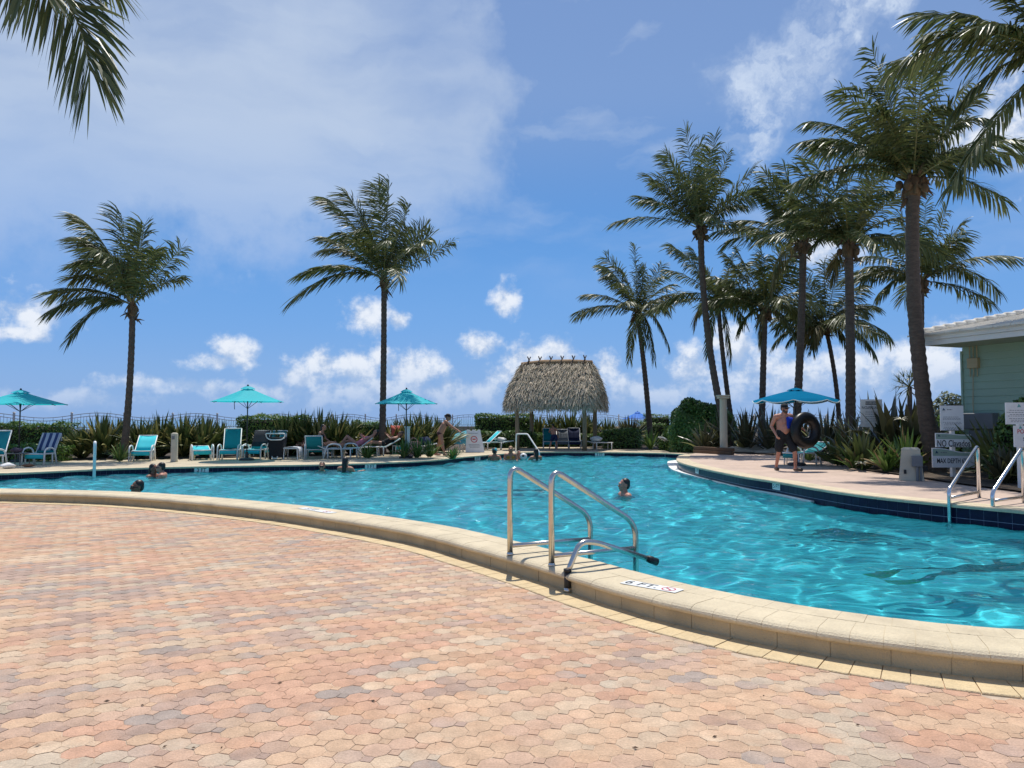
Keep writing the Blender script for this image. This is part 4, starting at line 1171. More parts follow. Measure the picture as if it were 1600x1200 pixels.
while s < TOT - 3:
    p, d = along(WP, s); p3 = Vector((p.x, p.y, 1.04))
    mb = MB(); mb.box(p3 + Vector((0, 0, .41)), (.075, .075, .82)); mb.box(p3 + Vector((0, 0, .845)), (.12, .12, .05), taper=.5); mb.box(p3 + Vector((0, 0, .02)), (.15, .15, .04)); mb.build('post', m_postw, fence, origin=of)
    A = .13 * (1 if k % 2 else -1)
    for off in (0, -.15):
        pts = []
        for i in range(13):
            q, dd = along(WP, s + PL * i / 12)
            pts.append(Vector((q.x, q.y, 1.04 + .70 + off + A * math.sin(math.pi * i / 12))))
        mb = MB(); mb.tube(pts, .017, 5); mb.build('top_rail', m_iron, fence, origin=of)
    q, dd = along(WP, s + PL); mb = MB(); mb.tube([p3 + Vector((0, 0, .09)), Vector((q.x, q.y, 1.13))], .017, 5); mb.build('bottom_rail', m_iron, fence, origin=of)
    for i in range(1, 18):
        q, dd = along(WP, s + PL * i / 18)
        top = 1.04 + .70 + A * math.sin(math.pi * i / 18) - (0 if i % 3 == 0 else .15)
        bal.tube([(q.x, q.y, 1.13), (q.x, q.y, top)], .010, 4, False)
    s += PL; k += 1
stuff(bal.build('balusters', m_iron, fence, origin=of))
# ------------------------------------------------------------------ thatched hut
m_thatch = M('palm_thatch', (.48, .41, .30), .9, .2, 3, island=.45, hue=.015)
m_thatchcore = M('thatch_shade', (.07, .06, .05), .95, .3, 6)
m_log = M('weathered_log', (.26, .20, .13), .85, .3, 6, .6, 40, stretch=(1, 1, .25))
m_ridge = M('ridge_matting', (.30, .19, .10), .9, .25, 8, .5, 60)
m_stick = M('dark_stick', (.07, .05, .04), .8, .3, 8)
def hut():
    rng = np.random.default_rng(77)
    f0 = at_d(808, 35.6, ZF); f1 = at_d(913, 34.6, ZF)
    ex = (f1 - f0).normalized(); ey = Vector((-ex.y, ex.x, 0)); W = (f1 - f0).length; Dp = 2.5
    c = (f0 + f1) / 2 + ey * Dp / 2; c.z = ZF
    root = thing('thatched_hut', 'open hut with thick palm-thatch roof on log posts', 'hut', c, math.atan2(ex.y, ex.x))
    for sx in (-1, 1):
        for sy in (-1, 1):
            mb = MB(); x, y = sx * W / 2, sy * Dp / 2
            mb.tube([(x, y, 0), (x + .01, y, .9), (x, y + .01, 1.7), (x, y, 2.5)], [.115, .108, .106, .10], 10); mb.build('post', m_log, root, True)
    mb = MB()
    for sy in (-1, 1): mb.tube([(-W / 2 - .5, sy * Dp / 2, 2.28), (W / 2 + .5, sy * Dp / 2, 2.28)], .07, 8)
    for sx in (-1, 1): mb.tube([(sx * W / 2, -Dp / 2 - .4, 2.40), (sx * W / 2, Dp / 2 + .4, 2.40)], .06, 8)
    mb.build('beam', m_log, root, True)
    ze, zr = 1.98, 4.22
    ew, ed = W / 2 + .62, Dp / 2 + .62; rw = W / 2 + .08
    # core: rounded hipped prism
    def section(t):                      # t 0 eave .. 1 ridge
        a = rw + (ew - rw) * (1 - t ** 2.4); b = .16 + (ed - .16) * (1 - t ** 1.5)
        return a, b, ze + (zr - ze) * t
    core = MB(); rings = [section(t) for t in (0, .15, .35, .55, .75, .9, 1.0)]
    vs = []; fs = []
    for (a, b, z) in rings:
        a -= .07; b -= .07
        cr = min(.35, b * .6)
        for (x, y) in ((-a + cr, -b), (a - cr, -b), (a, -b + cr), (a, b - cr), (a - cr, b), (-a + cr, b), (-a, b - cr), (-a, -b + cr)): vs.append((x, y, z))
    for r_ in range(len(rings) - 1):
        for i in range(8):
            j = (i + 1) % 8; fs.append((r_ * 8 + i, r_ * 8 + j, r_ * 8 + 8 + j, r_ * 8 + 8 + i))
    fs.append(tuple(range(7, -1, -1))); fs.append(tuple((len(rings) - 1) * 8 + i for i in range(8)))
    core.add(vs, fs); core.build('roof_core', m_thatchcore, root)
    # straw
    th = MB(); n = 15000
    V = []; F = []
    for i in range(n):
        t = rng.random() ** .95 * 1.0
        a, b, z = section(t)
        side = rng.choice(4, p=[.46, .14, .20, .20])
        q = rng.uniform(-1, 1)
        cr = min(.5, b * .75)
        if side == 0: p = Vector((q * a, -b, z)); o = Vector((0, -1, 0))
        elif side == 1: p = Vector((q * a, b, z)); o = Vector((0, 1, 0))
        elif side == 2: p = Vector((a, q * b, z)); o = Vector((1, 0, 0))
        else: p = Vector((-a, q * b, z)); o = Vector((-1, 0, 0))
        # round the plan corners
        ox, oy = max(0, abs(p.x) - (a - cr)), max(0, abs(p.y) - (b - cr))
        if ox > 0 and oy > 0:
            l = math.hypot(ox, oy); kx, ky = ox / l * cr, oy / l * cr
            p.x = math.copysign(a - cr + kx, p.x); p.y = math.copysign(b - cr + ky, p.y)
            o = Vector((math.copysign(kx, p.x), math.copysign(ky, p.y), 0)).normalized()
        p += o * rng.uniform(-.05, .05)
        p.z += rng.normal(0, .03)
        a2, b2, z2 = section(max(0, t - .12))
        run = (b2 - b) if side < 2 else (a2 - a)
        dn = (o * (run + .02) + Vector((0, 0, -(z - z2) - .02)))
        if t < .1: dn = o * rng.uniform(-.08, .05) + Vector((0, 0, -.3))
        dn = dn.normalized() + Vector(rng.normal(0, .20, 3)); dn.normalize()
        L = rng.uniform(.14, .36); wv = dn.cross(o + Vector(rng.normal(0, .35, 3))).normalized() * rng.uniform(.008, .020)
        e = p + dn * L + o * rng.uniform(0, .06)
        k = len(V); V += [p - wv, p + wv, e + wv * .5, e - wv * .5]; F.append((k, k + 1, k + 2, k + 3))
    th.add(V, F); stuff(th.build('thatch', m_thatch, root))
    mb = MB(); mb.tube([(-rw - .05, 0, zr - .06), (-rw * .4, 0, zr + .02), (rw * .4, 0, zr + .01), (rw + .05, 0, zr - .04)], [.20, .23, .23, .20], 10, flat=.8); mb.build('ridge', m_ridge, root, True)
    for i in range(6):
        x = -rw * .82 + i * rw * 1.64 / 5
        mb = MB(); mb.tube([(x - .02, -.34, zr - .06), (x + .04, .14, zr + .36)], .032, 6); mb.tube([(x + .03, .34, zr - .06), (x - .03, -.14, zr + .36)], .032, 6); mb.build('ridge_sticks', m_stick, root)
hut()

# ------------------------------------------------------------------ house
m_siding = M('mint_siding', (.33, .47, .37), .75, .05, 1.2, world=True, island=.03)
m_soffit = M('soffit_paint', (.36, .42, .34), .8, .05, 2)
m_fascia = M('white_fascia', (.74, .73, .69), .65, .06, 2, stain=((.45, .42, .36), 3, .6, .8, .4))
m_rooftile = M('white_roof_tile', (.76, .72, .64), .85, .12, 2.5, .4, 40, world=True, island=.06, stain=((.42, .37, .31), 1.6, .5, .75, .5))
m_glass = M('dark_window_glass', (.02, .024, .028), .08, .1, 2, spec=.7)
m_beige = M('beige_metal', (.46, .38, .22), .6, .1, 4)
m_greybox = M('grey_metal_box', (.16, .17, .18), .55, .12, 4)
def house():
    e1 = Vector((.363, -.932, 0)); e2 = Vector((.932, .363, 0)); zc = Vector((0, 0, 1))
    C = at(1432, 542, 19.3); zf = C.z          # outer corner of the eave, underside of the fascia
    A = Vector((C.x, C.y, .2)) + e2 * 1.55 + e1 * .12
    root = thing('pool_house', 'mint green clapboard house with white tiled roof', 'house', A)
    ofs = A
    LW, DW = 9.0, 6.0                          # wall length towards the viewer, depth away from the pool
    mb = MB()
    mid = A + e1 * LW / 2 + e2 * (DW / 2 + .02); ang = math.atan2(e1.y, e1.x)
    mb.box((mid.x, mid.y, (zf + .0) / 2), (LW - .04, DW, zf - .1 - .02), ang); mb.build('wall_core', m_siding, root, origin=ofs)
    # window opening position (metres along the wall)
    wpos = 2.05; ww = 1.3; wz0, wz1 = zf - 1.55, zf - .22
    z = .25
    while z < zf - .02:
        h = .19
        for (s0, s1) in ((0, LW), ):
            mbk = MB()
            segs = [(0, LW)] if (z + h < wz0 or z > wz1) else [(0, wpos - .05), (wpos + ww + .05, LW)]
            for (a, b) in segs:
                p = [(0.0, 0.0), (-.030, 0.004), (-.012, h + .004), (.0, h + .004)]
                vs = []
                for q in (a, b):
                    for (s, zz) in p: vs.append(A + e1 * q + e2 * s + zc * (z - .2 + zz - 0.0))
                mbk.add(vs, [(0, 1, 5, 4), (1, 2, 6, 5), (2, 3, 7, 6), (3, 0, 4, 7), (3, 2, 1, 0), (4, 5, 6, 7)])
            mbk.build('siding_board', m_siding, root, origin=ofs)
        z += h
    mb = MB()
    mb.box(A + e2 * -.018 + e1 * -.012 + zc * (zf / 2 - .15), (.05, .08, zf - .25), ang); mb.build('corner_board', m_siding, root, origin=ofs)
    wmb = MB()
    wc = A + e1 * (wpos + ww / 2) + zc * ((wz0 + wz1) / 2 - .2)
    fr = MB()
    for (dx, dz, sx, sz) in ((-ww / 2, 0, .09, wz1 - wz0 + .09), (ww / 2, 0, .09, wz1 - wz0 + .09), (0, (wz1 - wz0) / 2, ww - .09, .09), (0, -(wz1 - wz0) / 2, ww - .09, .09), (0, 0, ww - .09, .05)):
        fr.box(wc + e1 * dx + zc * dz + e2 * -.02, (sx, .12, sz), ang)
    f = fr.build('window', m_fascia, root, origin=ofs)
    wmb.box(wc + e2 * .0, (ww - .1, .03, wz1 - wz0 - .1), ang); wmb.build('pane', m_glass, f, origin=ofs)
    # soffit, fascia (two stepped boards) and gable edge
    LR = 9.8
    def strip(mb_, a0, a1, b0, b1, z0, z1):       # box in (e1,e2,z) relative to the eave corner
        base = Vector((C.x, C.y, 0))
        vs = [base + e1 * a + e2 * b + zc * zz for zz in (z0, z1) for a, b in ((a0, b0), (a1, b0), (a1, b1), (a0, b1))]
        mb_.add(vs, [(3, 2, 1, 0), (4, 5, 6, 7), (0, 1, 5, 4), (1, 2, 6, 5), (2, 3, 7, 6), (3, 0, 4, 7)])
    mb = MB(); strip(mb, .03, LR, .04, 1.62, zf + .03, zf + .055); mb.build('soffit', m_soffit, root, origin=ofs)
    mb = MB(); strip(mb, 0, LR, 0, .035, zf, zf + .13); mb.build('lower_fascia', m_fascia, root, origin=ofs)
    mb = MB(); strip(mb, -.05, LR, -.04, .03, zf + .135, zf + .245); mb.build('upper_fascia', m_fascia, root, origin=ofs)
    SL = .185
    base = Vector((C.x, C.y, 0))
    def rp(a, b, dz=0): return base + e1 * a + e2 * (b - .10) + zc * (zf + .26 + b * SL + dz)
    mb = MB(); vs = [rp(-.08, 0), rp(LR, 0), rp(LR, 6.5), rp(-.08, 6.5), rp(-.08, 0, -.03), rp(LR, 0, -.03), rp(LR, 6.5, -1.2), rp(-.08, 6.5, -1.2)]
    mb.add(vs, [(0, 1, 2, 3), (7, 6, 5, 4), (0, 4, 5, 1), (1, 5, 6, 2), (2, 6, 7, 3), (3, 7, 4, 0)]); rf = mb.build('roof', m_fascia, root, origin=ofs)
    # tiles: courses across the slope
    TW, TH = .42, .34
    tm = MB()
    for r_ in range(18):
        b0 = -.06 + r_ * TH
        for q in range(int(LR / TW) + 1):
            a0 = -.12 + q * TW + (TW / 2 if r_ % 2 else 0) - .2
            a1 = a0 + TW - .012
            a0, a1 = max(a0, -.14), min(a1, LR)
            if a1 - a0 < .05: continue
            b1 = b0 + TH + .06; lift = random.uniform(0, .008)
            vs = [rp(a0, b0, .055 + lift), rp(a1, b0, .055 + lift), rp(a1, b1, .012), rp(a0, b1, .012), rp(a0, b0, .006), rp(a1, b0, .006), rp(a1, b1, .004), rp(a0, b1, .004)]
            F6 = [(0, 1, 2, 3), (0, 4, 5, 1), (1, 5, 6, 2), (2, 6, 7, 3), (3, 7, 4, 0)]
            if r_ * 24 + q < 290 and r_ < 12:
                m1 = MB(); m1.add(vs, F6); m1.build('roof_tile', m_rooftile, rf, origin=ofs)
            else: tm.add(vs, F6)
    for q in range(16):                            # raised verge tiles along the gable edge
        b0 = .0 + q * .40
        m1 = MB(); m1.tube([rp(-.05, b0, .10), rp(-.05, b0 + .46, .075)], [.085, .065], 8); m1.build('verge_tile', m_rooftile, rf, True, origin=ofs)
    stuff(tm.build('roof_tiles_beyond', m_rooftile, rf, origin=ofs))
    # junction box with conduits
    jb = A + e1 * .35 + e2 * -.07 + zc * (zf - .62)
    mb = MB(); mb.bbox(jb, (.30, .12, .27), .012, ang)
    mb.build('junction_box', m_beige, root, origin=ofs)
    mb = MB()
    for k in (-.1, 0, .1):
        mb.tube([jb + e1 * k + zc * -.36, jb + e1 * k + zc * .5], .016, 6)
    mb.tube([jb + e1 * -.02 + zc * -.3, jb + e1 * -.05 + zc * -1.1, jb + e1 * -.02 + zc * -1.6, jb + e1 * -.02 + zc * -2.4], .012, 6)
    mb.build('conduit', m_beige, root, origin=ofs)
    mb = MB(); q = A + e1 * .55 + e2 * -.16 + zc * 1.30; mb.bbox(q, (.85, .28, .42), .02, ang); mb.bbox(q + zc * -.55, (.5, .24, .62), .02, ang); mb.build('meter_box', m_greybox, root, origin=ofs)
house()

# ------------------------------------------------------------------ near ladder rails, far ladder, step rails
m_steel = M('stainless_steel', (.60, .57, .53), .27, .08, 6, metal=1.0, var2=.05)
m_steel2 = M('bright_steel', (.70, .70, .70), .20, .05, 6, metal=1.0)
m_whitepipe = M('white_pipe', (.80, .80, .78), .35, .05, 4)
m_rubber = M('black_rubber', (.015, .014, .014), .5, .15, 6)
def near_rail(label, base_uv, foot_uv):
    b = G(base_uv[0], base_uv[1], ZN)
    mid = at(foot_uv[0], foot_uv[1], 1); 
    root = thing('ladder_rail', label, 'pool rail', b)
    ex = DIR
    pts = [(0, 0, -.02), (0, 0, .74), ex * .0 + Vector((0, 0, .865)), ex * .17 + Vector((0, 0, .852)), ex * .80 + Vector((0, 0, .46)), ex * .955 + Vector((0, 0, .32)), ex * .955 + Vector((0, 0, -.9))]
    P = bend([pts[0], (0, 0, .90), ex * .955 + Vector((0, 0, .33)), pts[-1]], .15, 8)
    mb = MB(); mb.tube(P, .0285, 14); mb.build('rail', m_steel, root, True)
    mb = MB(); mb.tube([ex * .02 + Vector((0, 0, .085)), ex * .945 + Vector((0, 0, .085))], .022, 12); mb.build('cross_bar', m_steel, root, True)
    mb = MB(); mb.lathe([(.034, -.002), (.036, .004), (.032, .010), (.030, .022)], 16, cap=False); mb.build('collar', m_steel, root, True)
    return root
b1, b2 = G(797, 866, ZN), G(862, 883, ZN)
DIR = Vector((.895, .445, 0)).normalized()
near_rail('farther of the two tall steel ladder rails on the near coping', (797, 866), (925, 850))
near_rail('nearer of the two tall steel ladder rails on the near coping', (862, 883), (993, 858))
b3 = G(887, 927, 0.0)
root = thing('low_grab_rail', 'short curved steel hand rail with black rubber ends', 'pool rail', (b3.x, b3.y, 0))
P = bend([(0, 0, .18), Vector((.05, .02, .30)), DIR * .13 + Vector((0, 0, .445)), DIR * .30 + Vector((0, 0, .43)), DIR * .90 + Vector((0, 0, .225))], .10, 6)
mb = MB(); mb.tube(P, .0255, 12); mb.build('rail', m_steel, root, True)
mb = MB(); mb.tube([(0, 0, .0), (0, 0, .20)], .032, 14); mb.tube([(0, 0, .19), (0, 0, .215)], .036, 14); mb.build('rubber_foot', m_rubber, root, True)
mb = MB(); mb.tube([DIR * .875 + Vector((0, 0, .2336)), DIR * .895 + Vector((0, 0, .227)), DIR * .90 + Vector((0, 0, .225)), DIR * .985 + Vector((0, 0, .192))], [.030, .031, .036, .036], 14); mb.build('rubber_end', m_rubber, root, True)
mb = MB(); mb.tube([(0, 0, 0.002), (0, 0, .05)], .035, 14); mb.build('foot_clamp', m_steel, root, True)
def far_rail(label, base_uv, front_uv):
    b = G(base_uv[0], base_uv[1], ZN); fw = G(front_uv[0], front_uv[1], ZW)
    e = Vector((fw.x - b.x, fw.y - b.y, 0)); L = e.length; e.normalize()
    root = thing('ladder_rail', label, 'pool rail', b)
    P = bend([(0, 0, -.02), (0, 0, .90), e * L + Vector((0, 0, .22)), e * L + Vector((0, 0, -1.0))], .09, 6)
    mb = MB(); mb.tube(P, .030, 12); mb.build('rail', m_steel2, root, True)
    mb = MB(); mb.tube([e * .02 + Vector((0, 0, .09)), e * (L - .02) + Vector((0, 0, .09))], .024, 10); mb.build('cross_bar', m_steel, root, True)
far_rail('left rail of the bright steel ladder on the right edge', (1530, 777), (1484, 816))
far_rail('right rail of the bright steel ladder at the picture edge', (1600, 785), (1552, 822))
# straight white pole in the water on the left
p0 = G(147, 745, ZW)
t = thing('pool_pole', 'white upright pole standing in the left water', 'pool rail', p0)
tp = at(145, 691, p0.y)
mb = MB(); mb.tube(bend([(0, 0, -.9), (0, 0, tp.z - p0.z), Vector((p0.x, p0.y, 0)).normalized() * .5 + Vector((0, 0, tp.z - p0.z - .02)), Vector((p0.x, p0.y, 0)).normalized() * .8 + Vector((0, 0, -.1))], .1, 6), .042, 12); mb.build('pole', m_whitepipe, t, True)
# step rail in front of the hut
p0 = G(806, 706.5, ZF); pe = at(836, 703, p0.y - 1.6)
t = thing('step_rail', 'white sloping hand rail for the steps before the hut', 'pool rail', p0)
top = at(806, 678, p0.y).z - p0.z
q0 = Vector((.02, 0, top)); q1 = Vector((.52, -.05, top)); q2 = Vector((1.02, -.9, top - .78)); q3 = Vector((1.02, -.9, -.9))
for off in (0,):
    mb = MB(); mb.tube(bend([(0, 0, 0), q0, q1, q2, q3], .08, 5), .032, 10); mb.build('rail', m_whitepipe, t, True)
    mb = MB(); mb.tube([(0, 0, .0), (0, 0, .02)], .07, 12); mb.build('base_plate', m_whitepipe, t)

# ------------------------------------------------------------------ depth markers
def marker_side(txt, u, v, label, wd=.30, size=.13):
    # tile set on the water side of the far or right wall
    best = None
    for i in range(NL):
        p = loop_at(i, .016, -.125)
        if p.y < 9: continue
        d = (p - Vector((0, 0, CAM_H)))
        # project
        fy = d.y * math.cos(PITCH) + d.z * math.sin(PITCH); uy = -d.y * math.sin(PITCH) + d.z * math.cos(PITCH)
        if fy < 1: continue
        uu, vv = 800 + FPX * d.x / fy, 600 - FPX * uy / fy
        e = abs(uu - u) + abs(vv - v) * 2
        if best is None or e < best[0]: best = (e, i)
    i = best[1]; c = loop_at(i, .018, -.128)
    n_ = Vector(NRM[i]) * -1; ex = Vector((0, 0, 1)).cross(n_).normalized()
    root = thing('depth_marker', label, 'depth marker', c, 0, 'pool depth markers')
    mb = MB(); mb.plate([(-wd / 2, -.072), (wd / 2, -.072), (wd / 2, .072), (-wd / 2, .072)], (0, 0, 0), ex, (0, 0, 1), .012); mb.build('tile_plate', m_tilewhite, root)
    put_text(txt, size, c + n_ * .0135, ex, (0, 0, 1), m_black, root, c, .001)
marker_side('3 FT', 315, 732, 'white 3 FT tile below the flat low lounger', .42, .15)
marker_side('3 FT', 578, 726, 'white 3 FT tile below the reclining sunbathers', .40, .15)
marker_side('3 FT', 746, 714, 'white 3 FT tile near the swimmer in the visor', .42, .15)
marker_side('3 FT', 937, 708, 'white 3 FT tile right of the thatched hut', .42, .15)
marker_side('5 FT', 1089, 736, 'white 5 FT tile above the white ledge', .34, .13)
marker_side('5 FT', 1214, 759, 'white 5 FT tile below the man with the tube', .30, .13)
def marker_top(u0, v0, u1, v1, txt, label, sign=True, size=.10, zoff=.004):
    a, b_ = G(u0, v0, ZN + zoff), G(u1, v1, ZN + zoff)
    ex = (b_ - a); L = ex.length; ex.normalize(); ey = Vector((-ex.y, ex.x, 0)); c = (a + b_) / 2
    root = thing('depth_marker', label, 'depth marker', c, 0, 'pool depth markers')
    h = .075
    mb = MB(); mb.plate([(-L / 2, -h), (L / 2, -h), (L / 2, h), (-L / 2, h)], (0, 0, 0), ex, ey, .003); mb.build('tile_plate', m_tilewhite, root)
    put_text(txt, size * 1.5, c + ex * (-L * .17) + Vector((0, 0, .0036)), ex, ey, m_black, root, c, .0005)
    if sign:
        s = c + ex * L * .31 + Vector((0, 0, .004)) - c
        mb = MB(); vs = []; fs = []
        for k in range(24):
            q = 2 * math.pi * k / 24
            for r_ in (.058, .047): vs.append(s + ex * r_ * math.cos(q) + ey * r_ * math.sin(q))
        for k in range(24):
            j = (k + 1) % 24; fs.append((2 * k, 2 * j, 2 * j + 1, 2 * k + 1))
        mb.add(vs, fs)
        d1 = (ex + ey).normalized(); d2 = (ex - ey).normalized()
        mb.add([s - d2 * .05 + d1 * .005 + Vector((0, 0, .0004)), s + d2 * .05 + d1 * .005 + Vector((0, 0, .0004)), s + d2 * .05 - d1 * .005 + Vector((0, 0, .0004)), s - d2 * .05 - d1 * .005 + Vector((0, 0, .0004))], [(3, 2, 1, 0)]); mb.build('no_diving_ring', m_red, root)
        mb = MB(); ang = [(-.035, .012), (-.012, .004), (.006, -.012), (.03, -.020), (.034, -.014), (.012, -.002), (-.006, .014), (-.03, .022)]
        mb.add([s + ex * x + ey * y + Vector((0, 0, .0002)) for x, y in ang], [tuple(range(8))]); mb.build('diver_figure', m_black, root)
marker_top(976, 909, 1062, 924, '6 FT.', 'white 6 FT no diving plate on the near coping')
marker_top(472, 793.5, 520, 801.5, '5 FT.', 'white depth plate on the far left stretch of near coping')

# ------------------------------------------------------------------ umbrellas
m_canvas = M('turquoise_canvas', (.025, .64, .72), .7, .04, 2, transl=.38)
m_canvas2 = M('blue_canvas', (.004, .15, .29), .9, .07, 2, transl=.05, spec=.02)
m_canvas3 = M('bright_blue_canvas', (.01, .16, .62), .7, .05, 2, transl=.2)
m_pole = M('dark_pole', (.03, .03, .035), .45, .1, 4)
m_trim = M('pale_trim', (.55, .66, .66), .7, .05)
def umbrella(label, u, d, vtop, vrim, rad, zb, mat, trim=False, seed=0, scallop=0.0, tilt=0.0, dome=-.04):
    b = at_d(u, d, zb); root = thing('pool_umbrella', label, 'umbrella', b, 0, 'turquoise pool umbrellas')
    H = (655 - vtop) * d / FPX + CAM_H - zb; Z = (655 - vrim) * d / FPX + CAM_H - zb
    mb = MB(); mb.tube([(0, 0, .0), (0, 0, H - .05)], .022, 8); mb.build('pole', m_pole, root, True)
    mb = MB(); mb.lathe([(.26, 0), (.26, .05), (.22, .08), (.05, .09), (.05, .3)], 16); mb.build('base_weight', m_pole, root)
    n = 8; sub = 6; rng = np.random.default_rng(seed)
    mb = MB(); vs = []; fs = []; rows = 9
    ph = .3 + seed
    hh = H - .13 - Z
    for r_ in range(rows + 1):
        t = .13 + (1 - .13) * r_ / rows
        for k in range(n * sub):
            a = 2 * math.pi * k / (n * sub) + ph
            f = abs(((k % sub) / sub) - .5) * 2            # 1 at ribs, 0 mid panel
            rr = rad * t * (1 - .035 * (1 - f * f) * t)
            z = Z + hh * (1 - t) * 1.08 + hh * dome * math.sin(math.pi * t) - (1 - f * f) * .045 * t * math.sin(math.pi * min(1, t))
            if r_ == rows: z -= scallop * (1 - f * f)
            vs.append((rr * math.cos(a), rr * math.sin(a), z + tilt * rr * math.cos(a)))
    m_ = n * sub
    for r_ in range(rows):
        for k in range(m_):
            j = (k + 1) % m_; fs.append((r_ * m_ + k, (r_ + 1) * m_ + k, (r_ + 1) * m_ + j, r_ * m_ + j))
    mb.add(vs, fs); cv = mb.build('canopy', mat, root, True)
    mb = MB(); vs = []; fs = []
    for r_, (t, z) in enumerate(((.02, H - .085), (.10, H - .115), (.20, Z + hh * .865))):
        for k in range(16): a = 2 * math.pi * k / 16 + ph; q = (.012 if k % 2 else -.015) if r_ == 2 else 0; vs.append((rad * t * math.cos(a), rad * t * math.sin(a), z + .035 + q))
    for r_ in range(2):
        for k in range(16): j = (k + 1) % 16; fs.append((r_ * 16 + k, r_ * 16 + 16 + k, r_ * 16 + 16 + j, r_ * 16 + j))
    fs.append(tuple(range(15, -1, -1))); mb.add(vs, fs); mb.build('vent_cap', mat, root, True)
    mb = MB(); mb.ell((0, 0, H - .04), (.035, .035, .05)); mb.build('finial', m_pole, root, True)
    for k in range(n):
        a = 2 * math.pi * k / n + ph
        mb = MB(); mb.tube([(0, 0, H - .22), (rad * .97 * math.cos(a), rad * .97 * math.sin(a), Z - .012)], .011, 5)
        mb.tube([(0, 0, Z - .25), (rad * .5 * math.cos(a), rad * .5 * math.sin(a), Z + hh * .46)], .008, 5); mb.build('rib', m_pole, root)
    if trim:
        mb = MB(); pts = [Vector(p) for p in vs[:0]]
        ring = []
        for k in range(m_ + 1):
            a = 2 * math.pi * (k % m_) / m_ + ph; f = abs((((k % m_) % sub) / sub) - .5) * 2
            rr = rad * (1 - .035 * (1 - f * f)); ring.append((rr * math.cos(a) * 1.003, rr * math.sin(a) * 1.003, Z - scallop * (1 - f * f) + tilt * rr * math.cos(a)))
        mb.tube(ring, .014, 5, False); mb.build('rim_piping', m_trim, root)
    else:
        mb = MB(); a = 2.2; mb.tube([(rad * .55 * math.cos(-1.9), rad * .55 * math.sin(-1.9), Z + .02), (rad * .55 * math.cos(-1.9) + .02, rad * .55 * math.sin(-1.9), Z - .28)], .012, 4); mb.build('tie_strap', m_pole, root)
    return root
umbrella('turquoise umbrella at the far left edge', 32, 25.5, 607, 632, 1.45, ZF, m_canvas, seed=1)
umbrella('turquoise umbrella above the square clipped hedge', 387, 26.5, 601, 628, 1.30, ZF, m_canvas, seed=2)
umbrella('turquoise umbrella in front of the tall middle palm', 635, 28.0, 606, 631, 1.20, ZF, m_canvas, seed=3)
umbrella('shiny blue umbrella with pale trim over the man', 1243, 21.8, 603, 626, 1.22, ZN, m_canvas2, True, 4, .075, 0, .07)
umbrella('bright blue beach umbrella beyond the fence', 996, 62, 642, 655, 1.35, -1.4, m_canvas3, seed=5)

# ------------------------------------------------------------------ posts, box, signs, edging
m_cream = M('cream_concrete', (.56, .50, .38), .85, .12, 3, .3, 50, stain=((.33, .29, .22), 3, .5, .8, .4))
m_signw = M('sign_white', (.82, .82, .80), .5, .05, 4, stain=((.45, .46, .42), 5, .55, .8, .35))
m_signgreen = M('sign_sage', (.34, .44, .34), .55, .08, 4)
m_signblue = M('dark_blue_print', (.02, .06, .12), .5, .05)
m_signteal = M('teal_print', (.12, .42, .38), .5, .05)
m_greyprint = M('grey_print', (.20, .21, .22), .6, .05)
m_timber = M('dark_timber', (.11, .065, .035), .85, .3, 5, .5, 40, stretch=(.4, 4, 4))
p = G(272, 721.5, ZF); h = at(272, 676, p.y).z - ZF
t = thing('bollard', 'cream concrete bollard light beside a turquoise lounger', 'bollard', p)
mb = MB(); mb.lathe([(.125, 0), (.115, .03), (.112, h - .06), (.095, h - .02), (.05, h)], 14); mb.build('shaft', m_cream, t, True)
mb = MB(); mb.bbox((0, -.108, h - .17), (.10, .02, .12), .006); mb.build('lamp_louvre', m_greybox, t)
p = at_d(637, 28.2, ZF); h = top_h(28.2, 668, ZF)
t = thing('square_post', 'white square post beside the coral towel chair', 'post', p)
mb = MB(); mb.bbox((0, 0, h / 2), (.17, .17, h), .01); mb.build('shaft', m_whitepipe, t)
mb = MB(); mb.box((0, 0, h + .022), (.22, .22, .04)); mb.build('cap', m_whitepipe, t)
p = at_d(1130, 29.0, ZN); h = top_h(29.0, 618, ZN)
t = thing('cream_column', 'tall cream column with square capital by the timber edging', 'column', p)
mb = MB(); mb.bbox((0, 0, .06), (.42, .42, .12), .02); mb.build('base', m_cream, t)
mb = MB(); mb.lathe([(.155, .12), (.15, .2), (.145, h * .5), (.135, h - .2), (.16, h - .15), (.13, h - .12)], 16); mb.build('shaft', m_cream, t, True)
mb = MB(); mb.bbox((0, 0, h - .08), (.40, .40, .09), .015); mb.bbox((0, 0, h - .01), (.46, .46, .05), .012); mb.build('capital', m_cream, t)
a, b_ = G(1085, 707.5, ZN), G(1145, 711, ZN)
c = (a + b_) / 2; L = (b_ - a).length
t = thing('timber_edging', 'two dark timber beams edging the bed below the column', 'timber', c, math.atan2((b_ - a).y, (b_ - a).x))
for k, (z, dy) in enumerate(((.07, 0), (.20, .03))):
    mb = MB(); mb.bbox((0, dy, z), (L, .16, .125), .012); mb.build('beam', m_timber, t)
m_rock = M('pale_rock', (.52, .45, .34), .95, .2, 3, .9, 12, world=True)
for k, (u, v, rx, ry, rz_) in enumerate(((1165, 706.5, .85, .7, .26), (1200, 708, .6, .5, .16))):
    p = G(u, v, ZN); mb = MB(); rng = np.random.default_rng(k); mb.ell((0, 0, .02), (rx, ry, rz_), None, 18, 12)
    mb.v = [(x * (1 + .13 * math.sin(7 * y + x * 5)), y, z * (1 + .3 * math.sin(6 * x + 4 * y))) for x, y, z in mb.v]
    tag(mb.build('limestone_rock', m_rock, None, True, loc=p), ('large pale limestone rock right of the timber edging', 'smaller flat limestone rock left of the man')[k], 'rock')
